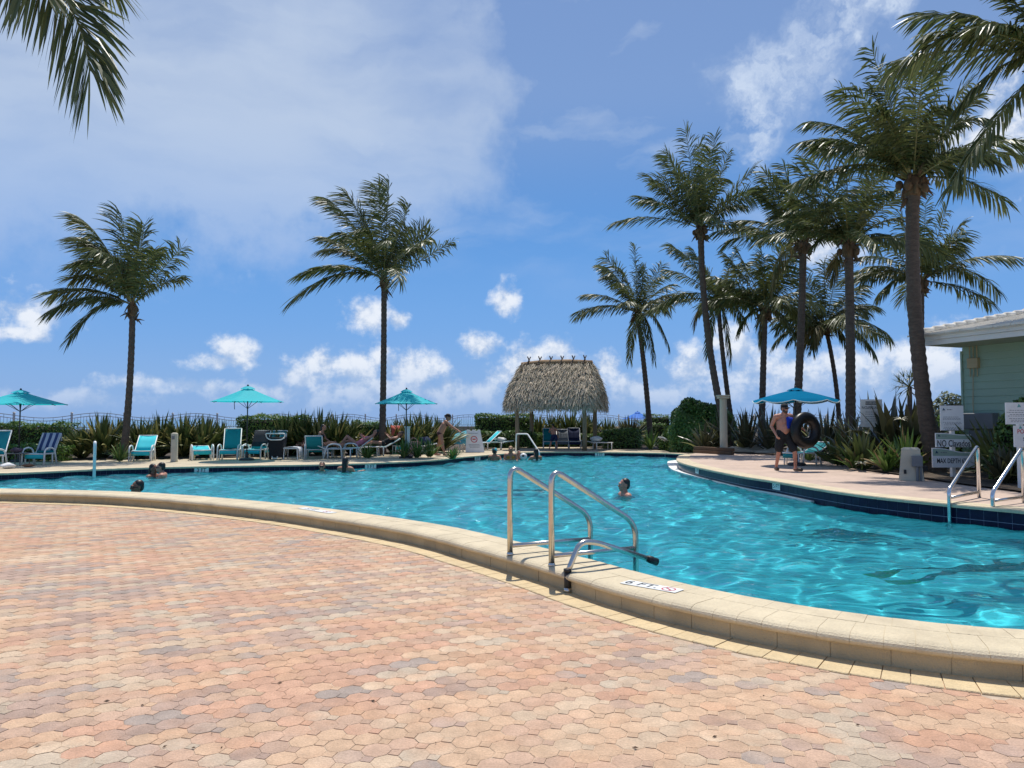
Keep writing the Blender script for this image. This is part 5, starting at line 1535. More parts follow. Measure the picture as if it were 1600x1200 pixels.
# concrete utility box
p = G(1424, 750, ZN); k = p.y / FPX
t = thing('utility_pillar', 'squat tapered concrete pillar with a grey junction box', 'pillar', p, R(-28))
hh = top_h(p.y, 699, ZN)
mb = MB(); mb.box((0, 0, hh * .47), (.50, .50, hh * .94), 0, .74); mb.build('body', m_cream, t)
mb = MB(); mb.box((0, 0, hh * .94 + .022), (.38, .38, .04), 0, .72); mb.build('cap', m_cream, t)
mb = MB(); mb.bbox((.12, -.27, hh * .60), (.22, .10, .24), .01); mb.tube([(.12, -.27, 0), (.12, -.27, hh * .5)], .03, 8); mb.tube([(.19, -.27, 0), (.19, -.27, hh * .5)], .018, 8); mb.build('junction_box', m_greybox, t)
mb = MB(); mb.box((-.12, -.245, hh * .27), (.05, .03, .09)); mb.build('outlet', m_rubber, t)
t = thing('spot_light', 'small black garden spotlight right of the concrete pillar', 'light', G(1443, 751, ZN))
mb = MB(); mb.tube([(0, 0, 0), (0, 0, .22)], .015, 6); mb.build('stake', m_rubber, t)
mb = MB(); mb.bbox((0, -.02, .27), (.14, .10, .11), .012); mb.build('lamp_head', m_rubber, t)

def lines_mesh(mb, o, ex, ez, x0, x1, ys, hgt, rng):
    nrm = ex.cross(ez)
    for y in ys:
        a = x0 + (x1 - x0) * rng.uniform(0, .12); b = x1 - (x1 - x0) * rng.uniform(0, .15)
        x = a
        while x < b:
            wl = rng.uniform(.02, .06); xe = min(b, x + wl)
            mb.add([o + ex * x + ez * (y - hgt / 2), o + ex * xe + ez * (y - hgt / 2), o + ex * xe + ez * (y + hgt / 2), o + ex * x + ez * (y + hgt / 2)], [(0, 1, 2, 3)])
            x = xe + .012
def sail(mb, o, ex, ez, s):
    mb.add([o + ex * (-.5 * s), o + ex * (.30 * s), o + ez * (1.0 * s) + ex * (-.05 * s)], [(0, 1, 2)])
    mb.add([o + ex * (.34 * s) , o + ex * (.62 * s), o + ez * (.7 * s) + ex * (.1 * s)], [(0, 1, 2)])
    mb.add([o + ex * (-.6 * s) - ez * .16 * s, o + ex * (.6 * s) - ez * .16 * s, o + ex * (.7 * s) - ez * .05 * s, o + ex * (-.7 * s) - ez * .05 * s], [(0, 1, 2, 3)])
def board(root, u0, v0, u1, v1, d, mat, th=.02, yaw=0.0, name='sign_board', wave=0.0):
    a = at(u0, v1, d); b_ = at(u1, v0, d)
    w_, h_ = b_.x - a.x, b_.z - a.z
    ex = Vector((math.cos(yaw), math.sin(yaw), 0)); ez = Vector((0, 0, 1)); c = (a + b_) / 2
    n = 1 if not wave else 24
    poly = [(-w_ / 2, -h_ / 2), (w_ / 2, -h_ / 2)]
    for i in range(n + 1):
        x = 1 - i / n
        poly.append(((x - .5) * w_, h_ / 2 - (wave * h_ * (.5 + .5 * math.cos(math.pi * min(1, max(0, 1 - (x - .12) / .7))) ) if wave else 0)))
    mb = MB(); o = root.location
    mb.plate(poly, c - o, ex, ez, .004); mb.v = [p for p in mb.v]
    for i in range(len(poly)):
        p_ = Vector(mb.v[i]) - ex.cross(ez) * th; mb.v[i] = tuple(p_)
    ob = mb.build(name, mat, root)
    return c, ex, ez, w_, h_, ob, poly
def white_post(root, x, y, z0, z1, wd=.09):
    mb = MB(); o = root.location; mb.bbox((x - o.x, y - o.y, (z0 + z1) / 2 - o.z), (wd, wd, z1 - z0), .008); mb.build('post', m_whitepipe, root)
rng = np.random.default_rng(8)
D1 = 17.0
pb = at(1488, 700, D1 + .09)
# rules sign, NO Clavados, MAX DEPTH: three boards on one post are one thing
root = thing('sign_post', 'white post with rules board, NO Clavados board and MAX DEPTH board', 'sign', (pb.x, pb.y, .22))
white_post(root, pb.x, pb.y, .2, at(1488, 640, D1).z)
c, ex, ez, W_, H_, ob, _ = board(root, 1470, 633, 1505, 673, D1, m_signw, name='rules_board'); fo = root.location
q = Vector((0, -.006, 0))
mb = MB(); mb.plate([(-W_ / 2, -H_ / 2), (W_ / 2, -H_ / 2), (W_ / 2, -H_ / 2 + .012), (-W_ / 2, -H_ / 2 + .012)], c - fo + q, ex, ez, .002); mb.plate([(-W_ / 2, H_ / 2 - .012), (W_ / 2, H_ / 2 - .012), (W_ / 2, H_ / 2), (-W_ / 2, H_ / 2)], c - fo + q, ex, ez, .002)
mb.build('board_edge', m_greyprint, ob)
mb = MB(); lines_mesh(mb, c - fo + q, ex, ez, -.22, .22, [.02, -.01, -.04, -.10, -.13, -.16, -.215, -.245, -.27], .010, rng); lines_mesh(mb, c - fo + q, ex, ez, -.13, .02, [.19], .016, rng); mb.build('small_print', m_greyprint, ob)
mb = MB(); sail(mb, c - fo + q + ex * -.19 + ez * .18, ex, ez, .055); mb.build('emblem', m_signblue, ob)
c, ex, ez, W_, H_, ob, poly = board(root, 1462, 676.5, 1517, 698.5, D1 - .03, m_signw, name='no_diving_board', wave=.12)
gp = [(x * .97, y - .02) for x, y in poly[2:]] + [(-W_ / 2 * .97, H_ * .06), (W_ / 2 * .97, H_ * .06)]
mb = MB(); mb.add([c - fo + q + ex * x + ez * y for x, y in gp], [tuple(range(len(gp)))]); mb.build('sage_band', m_signgreen, ob)
put_text('NO Clavados', .215, c + q * 1.5 + ez * (-.085), ex, ez, m_black, ob, fo, .0008, wscale=.64)
mb = MB(); sail(mb, c - fo + q * 1.5 + ex * -.33 + ez * .085, ex, ez, .05); mb.build('emblem', m_signblue, ob)
mb = MB(); lines_mesh(mb, c - fo + q * 1.5, ex, ez, -.26, -.13, [.09], .014, rng); mb.build('small_print', m_greyprint, ob)
c, ex, ez, W_, H_, ob, poly = board(root, 1457, 700, 1522, 730.5, D1 - .06, m_signw, name='max_depth_board', wave=.22)
gp = [(x * .97, y - .02) for x, y in poly[2:]] + [(-W_ / 2 * .97, H_ * .10), (W_ / 2 * .97, H_ * .10)]
mb = MB(); mb.add([c - fo + q + ex * x + ez * y for x, y in gp], [tuple(range(len(gp)))]); mb.build('sage_band', m_signgreen, ob)
put_text("MAX DEPTH 6'0\"", .155, c + q * 1.5 + ez * (-.075) + ex * -.02, ex, ez, m_black, ob, fo, .0008, wscale=.64)
mb = MB(); sail(mb, c - fo + q * 1.5 + ex * -.38 + ez * .11, ex, ez, .06); mb.build('emblem', m_signblue, ob)
mb = MB(); lines_mesh(mb, c - fo + q * 1.5, ex, ez, -.30, -.15, [.12], .016, rng); mb.build('small_print', m_greyprint, ob)
# right-hand notice boards
D2 = 14.2
pb = at(1594, 700, D2 + .09)
root = thing('notice_post', 'white post with two pool notice boards at the right edge', 'sign', (pb.x, pb.y, .22)); fo = root.location
white_post(root, pb.x, pb.y, .2, at(1594, 640, D2).z)
c, ex, ez, W_, H_, ob, _ = board(root, 1572, 629, 1640, 663, D2, m_signw, name='upper_notice')
mb = MB(); lines_mesh(mb, c - fo + q, ex, ez, -.42, .42, [.06, .02, -.02, -.05, -.10, -.13, -.16], .010, rng); mb.build('small_print', m_greyprint, ob)
mb = MB(); sail(mb, c - fo + q + ex * -.17 + ez * .13, ex, ez, .06); mb.build('emblem', m_signteal, ob)
c, ex, ez, W_, H_, ob, _ = board(root, 1585, 665, 1640, 698.5, D2 - .03, m_signw, name='lower_notice')
put_text('POOL OPEN', .115, c + q + ez * .09, ex, ez, m_red, ob, fo, .0008, wscale=.9)
for k, tx in enumerate(('FROM', 'SUNRISE', 'TO', 'SUNSET')):
    put_text(tx, .095, c + q + ez * (.015 - .072 * k), ex, ez, m_signblue, ob, fo, .0008)
mb = MB(); sail(mb, c - fo + q + ex * -.22 + ez * .155, ex, ez, .055); mb.build('emblem', m_signteal, ob)
# lifeguard warning
D3 = 20.6
pb = at(1362, 700, D3 + .06)
root = thing('warning_sign', 'white lifeguard warning sign half hidden among purple leaves', 'sign', (pb.x, pb.y, .22)); fo = root.location
white_post(root, pb.x, pb.y, .2, at(1362, 630, D3).z, .07)
c, ex, ez, W_, H_, ob, _ = board(root, 1345, 624, 1378, 667, D3, m_signw, name='warning_board')
mb = MB(); mb.plate([(-.16, .235), (.19, .235), (.19, .325), (-.16, .325)], c - fo + q, ex, ez, .001); mb.build('black_panel', m_black, ob)
put_text('WARNING', .085, c + q * 1.6 + ez * .278 + ex * .015, ex, ez, m_signw, ob, fo, .0008, wscale=.85)
put_text('NO', .10, c + q + ez * .15 + ex * -.19, ex, ez, m_black, ob, fo, .0008)
put_text('LIFEGUARD', .10, c + q + ez * .15 + ex * .06, ex, ez, m_black, ob, fo, .0008, wscale=.72)
mb = MB(); lines_mesh(mb, c - fo + q, ex, ez, -.2, .2, [.03, -.03, -.1, -.16, -.22], .014, rng); mb.build('small_print', m_greyprint, ob)
# ------------------------------------------------------------------ loungers and small things on the far deck
m_sling = M('turquoise_sling', (.025, .60, .68), .75, .06, 3, transl=.15)
m_sling_shade = M('shaded_sling', (.012, .30, .34), .8, .08, 3, transl=.22)  # turquoise sling painted darker, shade of backs turned away from the sun
m_frame = M('white_frame', (.78, .78, .76), .4, .05, 5)
m_towelw = M('white_towel', (.75, .74, .72), .95, .06, 6, .5, 60)
m_towelb = M('black_towel', (.020, .022, .030), .95, .15, 6, .5, 60)
m_towelt = M('light_turquoise_towel', (.14, .50, .60), .95, .10, 6, .4, 60)
m_coral = M('coral_towel', (.62, .13, .11), .95, .1, 6, .4, 60)
m_pinkbag = M('dusty_pink_cloth', (.42, .24, .24), .9, .15, 5, .3, 40)
m_navycl = M('navy_cloth', (.015, .025, .08), .9, .15, 5, .3, 40)
m_blackcl = M('black_cloth', (.012, .012, .014), .85, .2, 5, .3, 40)
m_greycl = M('grey_cloth', (.20, .22, .24), .9, .15, 5, .3, 40)
m_pink = M('pink_cloth', (.60, .20, .26), .9, .1, 5)
def stripe_mat():
    m, N, L = new_mat('striped_towel'); out = N.new('ShaderNodeOutputMaterial'); b = N.new('ShaderNodeBsdfPrincipled'); b.inputs['Roughness'].default_value = .95
    tc = N.new('ShaderNodeTexCoord'); w_ = N.new('ShaderNodeTexWave'); w_.wave_type = 'BANDS'; w_.bands_direction = 'Y'; w_.inputs['Scale'].default_value = 1.55; w_.inputs['Distortion'].default_value = .6; w_.inputs['Detail'].default_value = 1
    L.new(tc.outputs['Object'], w_.inputs[0]); r_ = N.new('ShaderNodeValToRGB'); r_.color_ramp.interpolation = 'CONSTANT'; e = r_.color_ramp.elements; e[0].color = (.03, .06, .16, 1); e[1].position = .5; e[1].color = (.42, .48, .56, 1)
    L.new(w_.outputs['Fac'], r_.inputs[0]); L.new(r_.outputs[0], b.inputs['Base Color']); L.new(b.outputs[0], out.inputs['Surface']); return m
m_stripe = stripe_mat()
SEAT = .36
def sling_strip(mb, pts, wd, th=.018, sag=.02):
    vs = []; fs = []; n = 7
    for i, p in enumerate(pts):
        t = (Vector(pts[min(i + 1, len(pts) - 1)]) - Vector(pts[max(i - 1, 0)])).normalized(); nn = Vector((-t.z, 0, t.x))
        if nn.z < 0: nn = -nn
        for k in range(n):
            y = (k / (n - 1) - .5); q = Vector(p) - nn * sag * (1 - (2 * y) ** 2); vs.append(q + Vector((0, y * wd, 0)))
    m0 = len(vs)
    for i, p in enumerate(pts):
        t = (Vector(pts[min(i + 1, len(pts) - 1)]) - Vector(pts[max(i - 1, 0)])).normalized(); nn = Vector((-t.z, 0, t.x))
        if nn.z < 0: nn = -nn
        for k in range(n): vs.append(vs[i * n + k] - nn * th)
    for i in range(len(pts) - 1):
        for k in range(n - 1):
            a = i * n + k; fs.append((a, a + 1, a + n + 1, a + n)); fs.append((m0 + a, m0 + a + n, m0 + a + n + 1, m0 + a + 1))
        a = i * n; fs.append((a, a + n, m0 + a + n, m0 + a)); a = i * n + n - 1; fs.append((a, m0 + a, m0 + a + n, a + n))
    for i in (0, len(pts) - 1):
        for k in range(n - 1):
            a = i * n + k; fs.append((a, m0 + a, m0 + a + 1, a + 1) if i == 0 else (a, a + 1, m0 + a + 1, m0 + a))
    mb.add(vs, fs)
def lounger(label, loc, head, back=50, blen=.78, slen=1.12, seatmat=None, backmat=None, towel=None, arms=True, group='turquoise sun loungers', wd=.60):
    root = thing('sun_lounger', label, 'sun lounger', loc, head, group)
    seatmat = seatmat or m_sling; backmat = backmat or m_sling_shade
    a = R(back); be = Vector((-math.cos(a) * blen, 0, SEAT + math.sin(a) * blen)); h = Vector((0, 0, SEAT)); ft = Vector((slen, 0, SEAT - .01))
    mb = MB()
    for sy in (-1, 1):
        y = sy * wd / 2
        mb.tube([be + Vector((0, y, 0)), h + Vector((0, y, 0)), ft + Vector((0, y, 0))], .020, 8)
    mb.tube([be + Vector((0, -wd / 2, 0)), be + Vector((0, wd / 2, 0))], .020, 8); mb.tube([ft + Vector((0, -wd / 2, 0)), ft + Vector((0, wd / 2, 0))], .020, 8); mb.tube([h + Vector((0, -wd / 2, -.03)), h + Vector((0, wd / 2, -.03))], .018, 8)
    mb.build('frame', m_frame, root, True)
    mb = MB(); sling_strip(mb, [h + (ft - h) * t + Vector((0, 0, .012)) for t in (.02, .25, .5, .75, .96)] + [ft + Vector((.015, 0, -.03)), ft + Vector((.02, 0, -.15))], wd - .02); mb.build('seat', seatmat, root, True)
    mb = MB(); sling_strip(mb, [h + (be - h) * t + Vector((.012, 0, .008)) for t in (.03, .3, .6, .99)], wd - .02); mb.build('backrest', backmat, root, True)
    for (x, o) in ((slen * .93, .0), (.10, -.0)):
        for sy in (-1, 1):
            mb = MB(); mb.tube([(x, sy * wd / 2, SEAT - .01), (x + o, sy * (wd / 2 + .01), 0)], [.026, .024], 8); mb.build('leg', m_frame, root, True)
    if arms:
        for sy in (-1, 1):
            y = sy * (wd / 2 + .055)
            mb = MB(); mb.tube(bend([(.62, y, 0), (.58, y, SEAT + .14), (.32, y, SEAT + .20), (.08, y, SEAT + .14), (-.05, y, 0)], .16, 6), .026, 8); mb.build('armrest', m_frame, root, True)
    if towel:
        mb = MB(); sling_strip(mb, [h + (be - h) * t + Vector((.03, 0, .02)) for t in (.12, .4, .7, 1.0)] + [be + Vector((-.04, 0, .02)), be + Vector((-.06, 0, -.25))], wd + .01, .014, .01)
        tag(mb.build('towel', towel[0], None, True, loc=loc, rz=head), towel[1], 'towel')
    return root
def gp(u, v, z=ZF): return G(u, v, z)
FC = R(-90)                                # foot end towards the camera
lounger('turquoise lounger with upright back cut by the left picture edge', gp(-8, 729), FC, 70, .8, .5)
lounger('turquoise lounger with striped towel over its back', gp(70, 725), FC, 62, .72, .55, towel=(m_stripe, 'navy and white striped towel over a lounger back'))
lounger('lone turquoise lounger with sunlit back left of the bollard', gp(225, 719.5), FC + .25, 40, .80, .55, backmat=m_sling)  # brighter sling colour stands for sun on this back
lounger('flat low turquoise lounger right of the bollard', gp(314, 718), FC + .5, 12, .55, .45, backmat=m_sling)
lounger('lounger with the tallest shaded turquoise back, left of the towel one', gp(362, 717.2), FC + .12, 78, .78, .55)
lounger('lounger with a plain black towel over its back', gp(404, 716.5), FC - .10, 62, .76, .55, towel=(m_towelb, 'black towel draped over a lounger back'))
lounger('shaded turquoise lounger half hidden behind the black cart', gp(432, 714.0), FC, 62, .74, .5, arms=False)
lounger('shaded turquoise lounger with rounded back turned to the pool left of the seated woman', gp(491, 716.6), R(100), 52, .62, .95)
lounger('lounger under the seated sunbather', gp(508, 716), R(12), 25, .55, 1.0, seatmat=m_sling_shade)
lounger('lounger under the sunbather with raised knees', gp(562, 714.3), R(188), 38, .62, 1.1, seatmat=m_sling_shade)
lounger('lounger under the sunbather in dark clothes', gp(603, 712), R(190), 30, .65, 1.05, seatmat=m_sling_shade, arms=False)
lounger('upright shaded turquoise lounger draped with a coral towel', gp(623, 709), FC + .5, 74, .85, .5, towel=(m_coral, 'coral towel hung over the top of a shaded turquoise lounger'), arms=False)
lounger('dark lounger piled with a navy bag', gp(664, 709.5), R(185), 10, .5, .9, seatmat=m_sling_shade, arms=False)
lounger('lounger the standing woman is covering with a towel', gp(722, 705.8), R(185), 30, .75, 1.1, seatmat=m_sling_shade)
lounger('lounger with bright raised back right of the white board', gp(762, 703.2), R(200), 42, .8, 1.0, backmat=m_sling, arms=False)
lounger('lounger with a rolled white towel near the hut', gp(786, 702.6), R(185), 8, .5, 1.0, seatmat=m_sling_shade, arms=False)
lounger('blue beach chair under the hut in front of the boy', at_d(858, 37.4, ZF), FC, 68, .70, .45, seatmat=m_sling_shade, arms=False)
lounger('second teal chair under the hut, right of the boy', at_d(879, 37.6, ZF), FC, 62, .66, .45, seatmat=m_greycl, backmat=m_greycl, arms=False)  # blue chair greyed: the hut's shade is put into its colour
lounger('navy chair under the hut beside the right front post', at_d(897, 37.4, ZF), FC, 62, .74, .45, seatmat=m_navycl, backmat=m_navycl, arms=False)
lounger('dark low lounger right of the hut post', at_d(926, 35.3, ZF), R(10), 10, .5, .9, seatmat=m_blackcl, backmat=m_blackcl, arms=False)
lounger('grey lounger loaded with towels right of the spider plant', at_d(1047, 34.3, ZF), R(10), 30, .55, .9, seatmat=m_greycl, backmat=m_greycl)
lounger('folding chair behind the man with the inner tube', at_d(1266, 22.3, ZN), R(200), 30, .6, .8, seatmat=m_sling_shade, arms=True)
def lump(name, label, cat, loc, size, mat, seed=0, rz=0.0):
    rng = np.random.default_rng(seed); mb = MB(); mb.ell((0, 0, size[2] * .5), (size[0] / 2, size[1] / 2, size[2] * .52), None, 16, 10)
    ph = rng.random(4) * 6
    mb.v = [(x * (1 + .12 * math.sin(9 * z / size[2] + ph[0]) + .08 * math.sin(11 * y / size[1] + ph[1])), y * (1 + .12 * math.sin(7 * x / size[0] + ph[2])), max(.002, z * (1 + .18 * math.sin(6 * x / size[0] + ph[3]) * math.sin(5 * y / size[1])))) for x, y, z in mb.v]
    return tag(mb.build(name, mat, None, True, loc=loc, rz=rz), label, cat)
p = gp(785, 702.6); lump('towel', 'rolled white towel on a shaded turquoise lounger near the hut', 'towel', p + Vector((-.1, -.0, SEAT + .01)), (.55, .35, .22), m_towelw, 1)
p = at_d(936, 35.3, ZF); lump('towel', 'white towel bundle on the dark lounger right of the hut', 'towel', p + Vector((-.15, 0, SEAT + .01)), (.55, .4, .28), m_towelw, 2)
p = at_d(1047, 34.3, ZF); lump('towel', 'pale grey towel heap on the grey lounger by the bush', 'towel', p + Vector((.25, 0, SEAT + .01)), (.8, .45, .26), M('pale_towel', (.45, .52, .56), .95, .1, 5), 3)
p = gp(664, 709.5); lump('bag', 'navy beach bag slumped on a dark lounger', 'bag', p + Vector((.0, 0, SEAT + .01)), (.55, .4, .34), m_navycl, 4)
p = at_d(776, 29.4, ZF)
# white cloth and sandals by the far left chair
lump('cloth', 'crumpled white cloth on the deck at the far left', 'towel', gp(12, 732), (.42, .3, .16), m_towelw, 6)
lump('shoes', 'brown sandals on the deck beside the striped towel chair', 'shoes', gp(44, 729.5), (.34, .24, .09), M('brown_leather', (.22, .10, .05), .8, .2, 6), 7)
def side_table(label, loc, mat=m_frame, top=m_frame, s=.45, h=.40, rz=0.0):
    root = thing('side_table', label, 'side table', loc, rz, 'small side tables')
    mb = MB(); mb.bbox((0, 0, h), (s, s, .03), .01); mb.build('table_top', top, root)
    for sx in (-1, 1):
        for sy in (-1, 1): mb = MB(); mb.tube([(sx * s * .43, sy * s * .43, h - .016), (sx * s * .47, sy * s * .47, 0)], .018, 6); mb.build('leg', mat, root)
    return root
side_table('small grey table beside the striped towel chair', gp(27, 727), m_greybox, m_greybox, .50, .38)
lump('bag', 'dark mauve bag on the small grey table', 'bag', gp(25, 727) + Vector((0, 0, .396)), (.36, .3, .16), M('mauve_cloth', (.13, .09, .12), .9, .15, 5), 8)
side_table('small white table under the white towel', gp(457, 717.5), m_frame, m_frame, .55, .40)
p = gp(457, 717.5); mb = MB(); sling_strip(mb, [(-.34, 0, .14), (-.31, 0, .36), (-.25, 0, .445), (0, 0, .47), (.25, 0, .45), (.30, 0, .40), (.33, 0, .08)], .52, .02, .015)
tag(mb.build('towel', m_towelw, None, True, loc=p), 'white towel draped over a small white table', 'towel')
side_table('small white table between the two reclining sunbathers', gp(583, 713), m_frame, m_frame, .42, .38)
side_table('small teal-lit table behind the tallest shaded turquoise back', gp(385, 714), m_frame, m_frame, .45, .45)
# black wheeled beach cart
p = gp(433, 717.8)
root = thing('beach_cart', 'black wheeled cart with a looped white handle', 'cart', p)
mb = MB(); mb.box((0, 0, .45), (.46, .36, .72), 0, 1.25); mb.build('bag_body', m_blackcl, root)
mb = MB(); mb.tube(bend([(-.32, -.20, .80), (-.36, -.26, .95), (.36, -.26, .95), (.32, -.20, .80)], .08, 5), .024, 8); mb.tube(bend([(-.32, -.20, .80), (-.2, -.24, .72), (.2, -.24, .72), (.32, -.20, .80)], .08, 5), .024, 8); mb.build('handle', m_frame, root, True)
for sx in (-1, 1):
    mb = MB(); mb.tube([(sx * .22, -.05, .09), (sx * .26, -.05, .09)], .09, 14); w_ = mb.build('wheel', m_rubber, root); mb = MB(); mb.tube([(sx * .262, -.05, .09), (sx * .268, -.05, .09)], .04, 10); mb.build('hub', m_frame, w_)
mb = MB(); mb.tube(bend([(-.10, -.27, .13), (-.08, -.28, .05), (.08, -.28, .05), (.10, -.27, .13)], .05, 4), .018, 6); mb.build('front_loop', m_frame, root)
# pink-grey tote
p = gp(646, 713.0); root = thing('tote_bag', 'tall dusty pink tote bag beside the umbrella pole', 'bag', p)
mb = MB(); mb.box((0, 0, .29), (.62, .30, .58), .1, .80); mb.build('bag_body', m_pinkbag, root)
mb = MB(); mb.tube(arc((-.18, -.06, .56), (0, -.08, .92), (.18, -.06, .56), 8), .014, 6); mb.tube(arc((-.18, .06, .56), (0, .08, .90), (.18, .06, .56), 8), .014, 6); mb.build('handles', m_pinkbag, root)
# white A-frame board
p = gp(741, 708.2) + Vector((0, 1.0, 0)); k = p.y / FPX
root = thing('a_frame_board', 'white crenellated A-frame board with red ring print', 'sign', p)
hb = top_h(p.y, 671, ZF); ex = Vector((1, 0, 0)); ez = Vector((-.09, .22, 1)).normalized()
poly = [(-.42, 0), (.42, 0), (.32, hb * .86), (.30, hb), (.20, hb), (.17, hb * .95), (.09, hb * .95), (.06, hb), (-.04, hb), (-.07, hb * .95), (-.15, hb * .95), (-.18, hb), (-.30, hb), (-.32, hb * .86)]
mb = MB(); mb.plate(poly, (0, -.25, 0), ex, ez, .03); f_ = mb.build('front_panel', m_whitepipe, root)
mb = MB(); mb.plate(poly, (-.02, .28, 0), ex, Vector((-.08, -.16, 1)).normalized(), .03); mb.build('rear_panel', m_whitepipe, root)
mb = MB(); vs = []; fs = []; nn = ex.cross(ez).normalized(); c0 = Vector((0, -.25, 0)) + ez * hb * .58 + nn * -.001
if nn.y > 0: nn = -nn
c0 = Vector((0, -.25, 0)) + ez * hb * .58 + nn * .034
for q in range(20):
    a = 2 * math.pi * q / 20
    for r_ in (.15, .115): vs.append(c0 + ex * r_ * math.cos(a) + ez * r_ * math.sin(a))
for q in range(20): j = (q + 1) % 20; fs.append((2 * q, 2 * j, 2 * j + 1, 2 * q + 1))
mb.add(vs, fs); mb.box(c0 + nn * .002, (.14, .004, .05)); mb.build('ring_print', m_red, f_)
mb = MB(); lines_mesh(mb, c0 + nn * .002, ex, ez, -.26, .26, [.27, -.24, -.30, -.36], .02, rng); mb.build('small_print', m_greyprint, f_)
# towel being spread
p = gp(720, 706); mb = MB()
vs = []; fs = []; na, nb = 16, 8
for i in range(na + 1):
    for j in range(nb + 1):
        s_, t_ = i / na, j / nb
        x = -.48 + 1.15 * s_ + .10 * t_; z = .42 + .55 * (1 - .35 * abs(s_ - .55) * 2) * t_ + .03 * math.sin(s_ * 14) * (1 - t_) - .12 * s_ * (1 - t_)
        vs.append((x, -.28 + .50 * t_ ** 1.2 + .03 * math.sin(9 * s_ + 2), z))
for i in range(na):
    for j in range(nb): a = i * (nb + 1) + j; fs.append((a, a + nb + 1, a + nb + 2, a + 1))
m0 = len(vs); vs += [(x, y + .015, z) for x, y, z in vs]; fs += [tuple(m0 + i for i in reversed(f)) for f in fs]
mb.add(vs, fs); tag(mb.build('towel', m_towelt, None, True, loc=p), 'pale turquoise towel the standing woman spreads over a lounger', 'towel')

# ------------------------------------------------------------------ people
m_skin = M('tanned_skin', (.42, .20, .125), .5, .10, 6, spec=.4)
m_skin2 = M('sunburnt_skin', (.52, .235, .16), .5, .10, 6, spec=.4)
m_skind = M('deep_tanned_skin', (.26, .115, .07), .5, .10, 6, spec=.4)
m_hair = M('dark_hair', (.012, .009, .008), .45, .2, 20)
m_hairb = M('blonde_hair', (.40, .25, .11), .6, .2, 20)
m_hairbr = M('brown_hair', (.07, .04, .025), .5, .2, 20)
m_eye = M('eye_white', (.7, .7, .68), .3, .02)
m_blue = M('royal_blue_towel', (.010, .045, .42), .95, .1, 6, .3, 50)
m_vis = M('turquoise_cap', (.10, .55, .60), .7, .05)
def remesh(mb, name, mat, parent, vox, smooth_it=3):
    me = mb.mesh('tmp'); o = bpy.data.objects.new('tmp', me); COL.objects.link(o)
    md = o.modifiers.new('r', 'REMESH'); md.mode = 'VOXEL'; md.voxel_size = vox; md.use_smooth_shade = True
    ms = o.modifiers.new('s', 'SMOOTH'); ms.iterations = smooth_it; ms.factor = .5
    dg = bpy.context.evaluated_depsgraph_get()
    m2 = bpy.data.meshes.new_from_object(o.evaluated_get(dg)); bpy.data.objects.remove(o); bpy.data.meshes.remove(me)
    m2.name = name; m2.materials.clear(); m2.materials.append(mat)
    return link(name, m2, parent)
def head_frame(face, up=(0, 0, 1)):
    f = Vector(face).normalized(); u = Vector(up); r_ = u.cross(f).normalized(); u = f.cross(r_).normalized()
    return Matrix((r_, f, u)).transposed()        # local x = side, y = face direction, z = up
def add_head(mb, c, face, up=(0, 0, 1), s=1.0):
    Mx = head_frame(face, up); c = Vector(c)
    def E(p, r): mb.ell(c + Mx @ Vector(p) * s, [q * s for q in r], Mx, 14, 10)
    E((0, -.012, .02), (.074, .094, .098)); E((0, .022, -.045), (.058, .068, .070)); E((0, .058, -.088), (.028, .028, .024))
    E((0, .098, -.018), (.014, .022, .022)); E((0, .086, .028), (.050, .016, .014)); E((0, .084, -.062), (.026, .014, .010))
    for sx in (-1, 1): E((sx * .077, -.008, -.012), (.010, .020, .032)); E((sx * .045, .062, -.022), (.020, .022, .018))
    return Mx
def add_hand(mb, w, d, nrm, s=1.0):
    d = Vector(d).normalized(); n_ = Vector(nrm).normalized(); sd = d.cross(n_).normalized()
    w = Vector(w); Mx = Matrix((sd, d, n_)).transposed()
    mb.ell(w + d * .05 * s, (.042 * s, .055 * s, .018 * s), Mx, 10, 8)
    for k, (o, L) in enumerate(((-.032, .062), (-.011, .074), (.011, .070), (.031, .055))):
        a = w + d * .085 * s + sd * o * s; b = a + (d * .55 + n_ * .12) * L * s; c = b + (d * .35 + n_ * .45).normalized() * L * .55 * s
        mb.cap(a, b, .0105 * s, .010 * s, 8); mb.cap(b, c, .010 * s, .0085 * s, 8)
    a = w + d * .03 * s - sd * .036 * s; b = a + (d * .6 - sd * .7).normalized() * .045 * s; mb.cap(a, b, .013 * s, .011 * s, 8); mb.cap(b, b + (d * .9 - sd * .1 + n_ * .2).normalized() * .035 * s, .011 * s, .009 * s, 8)
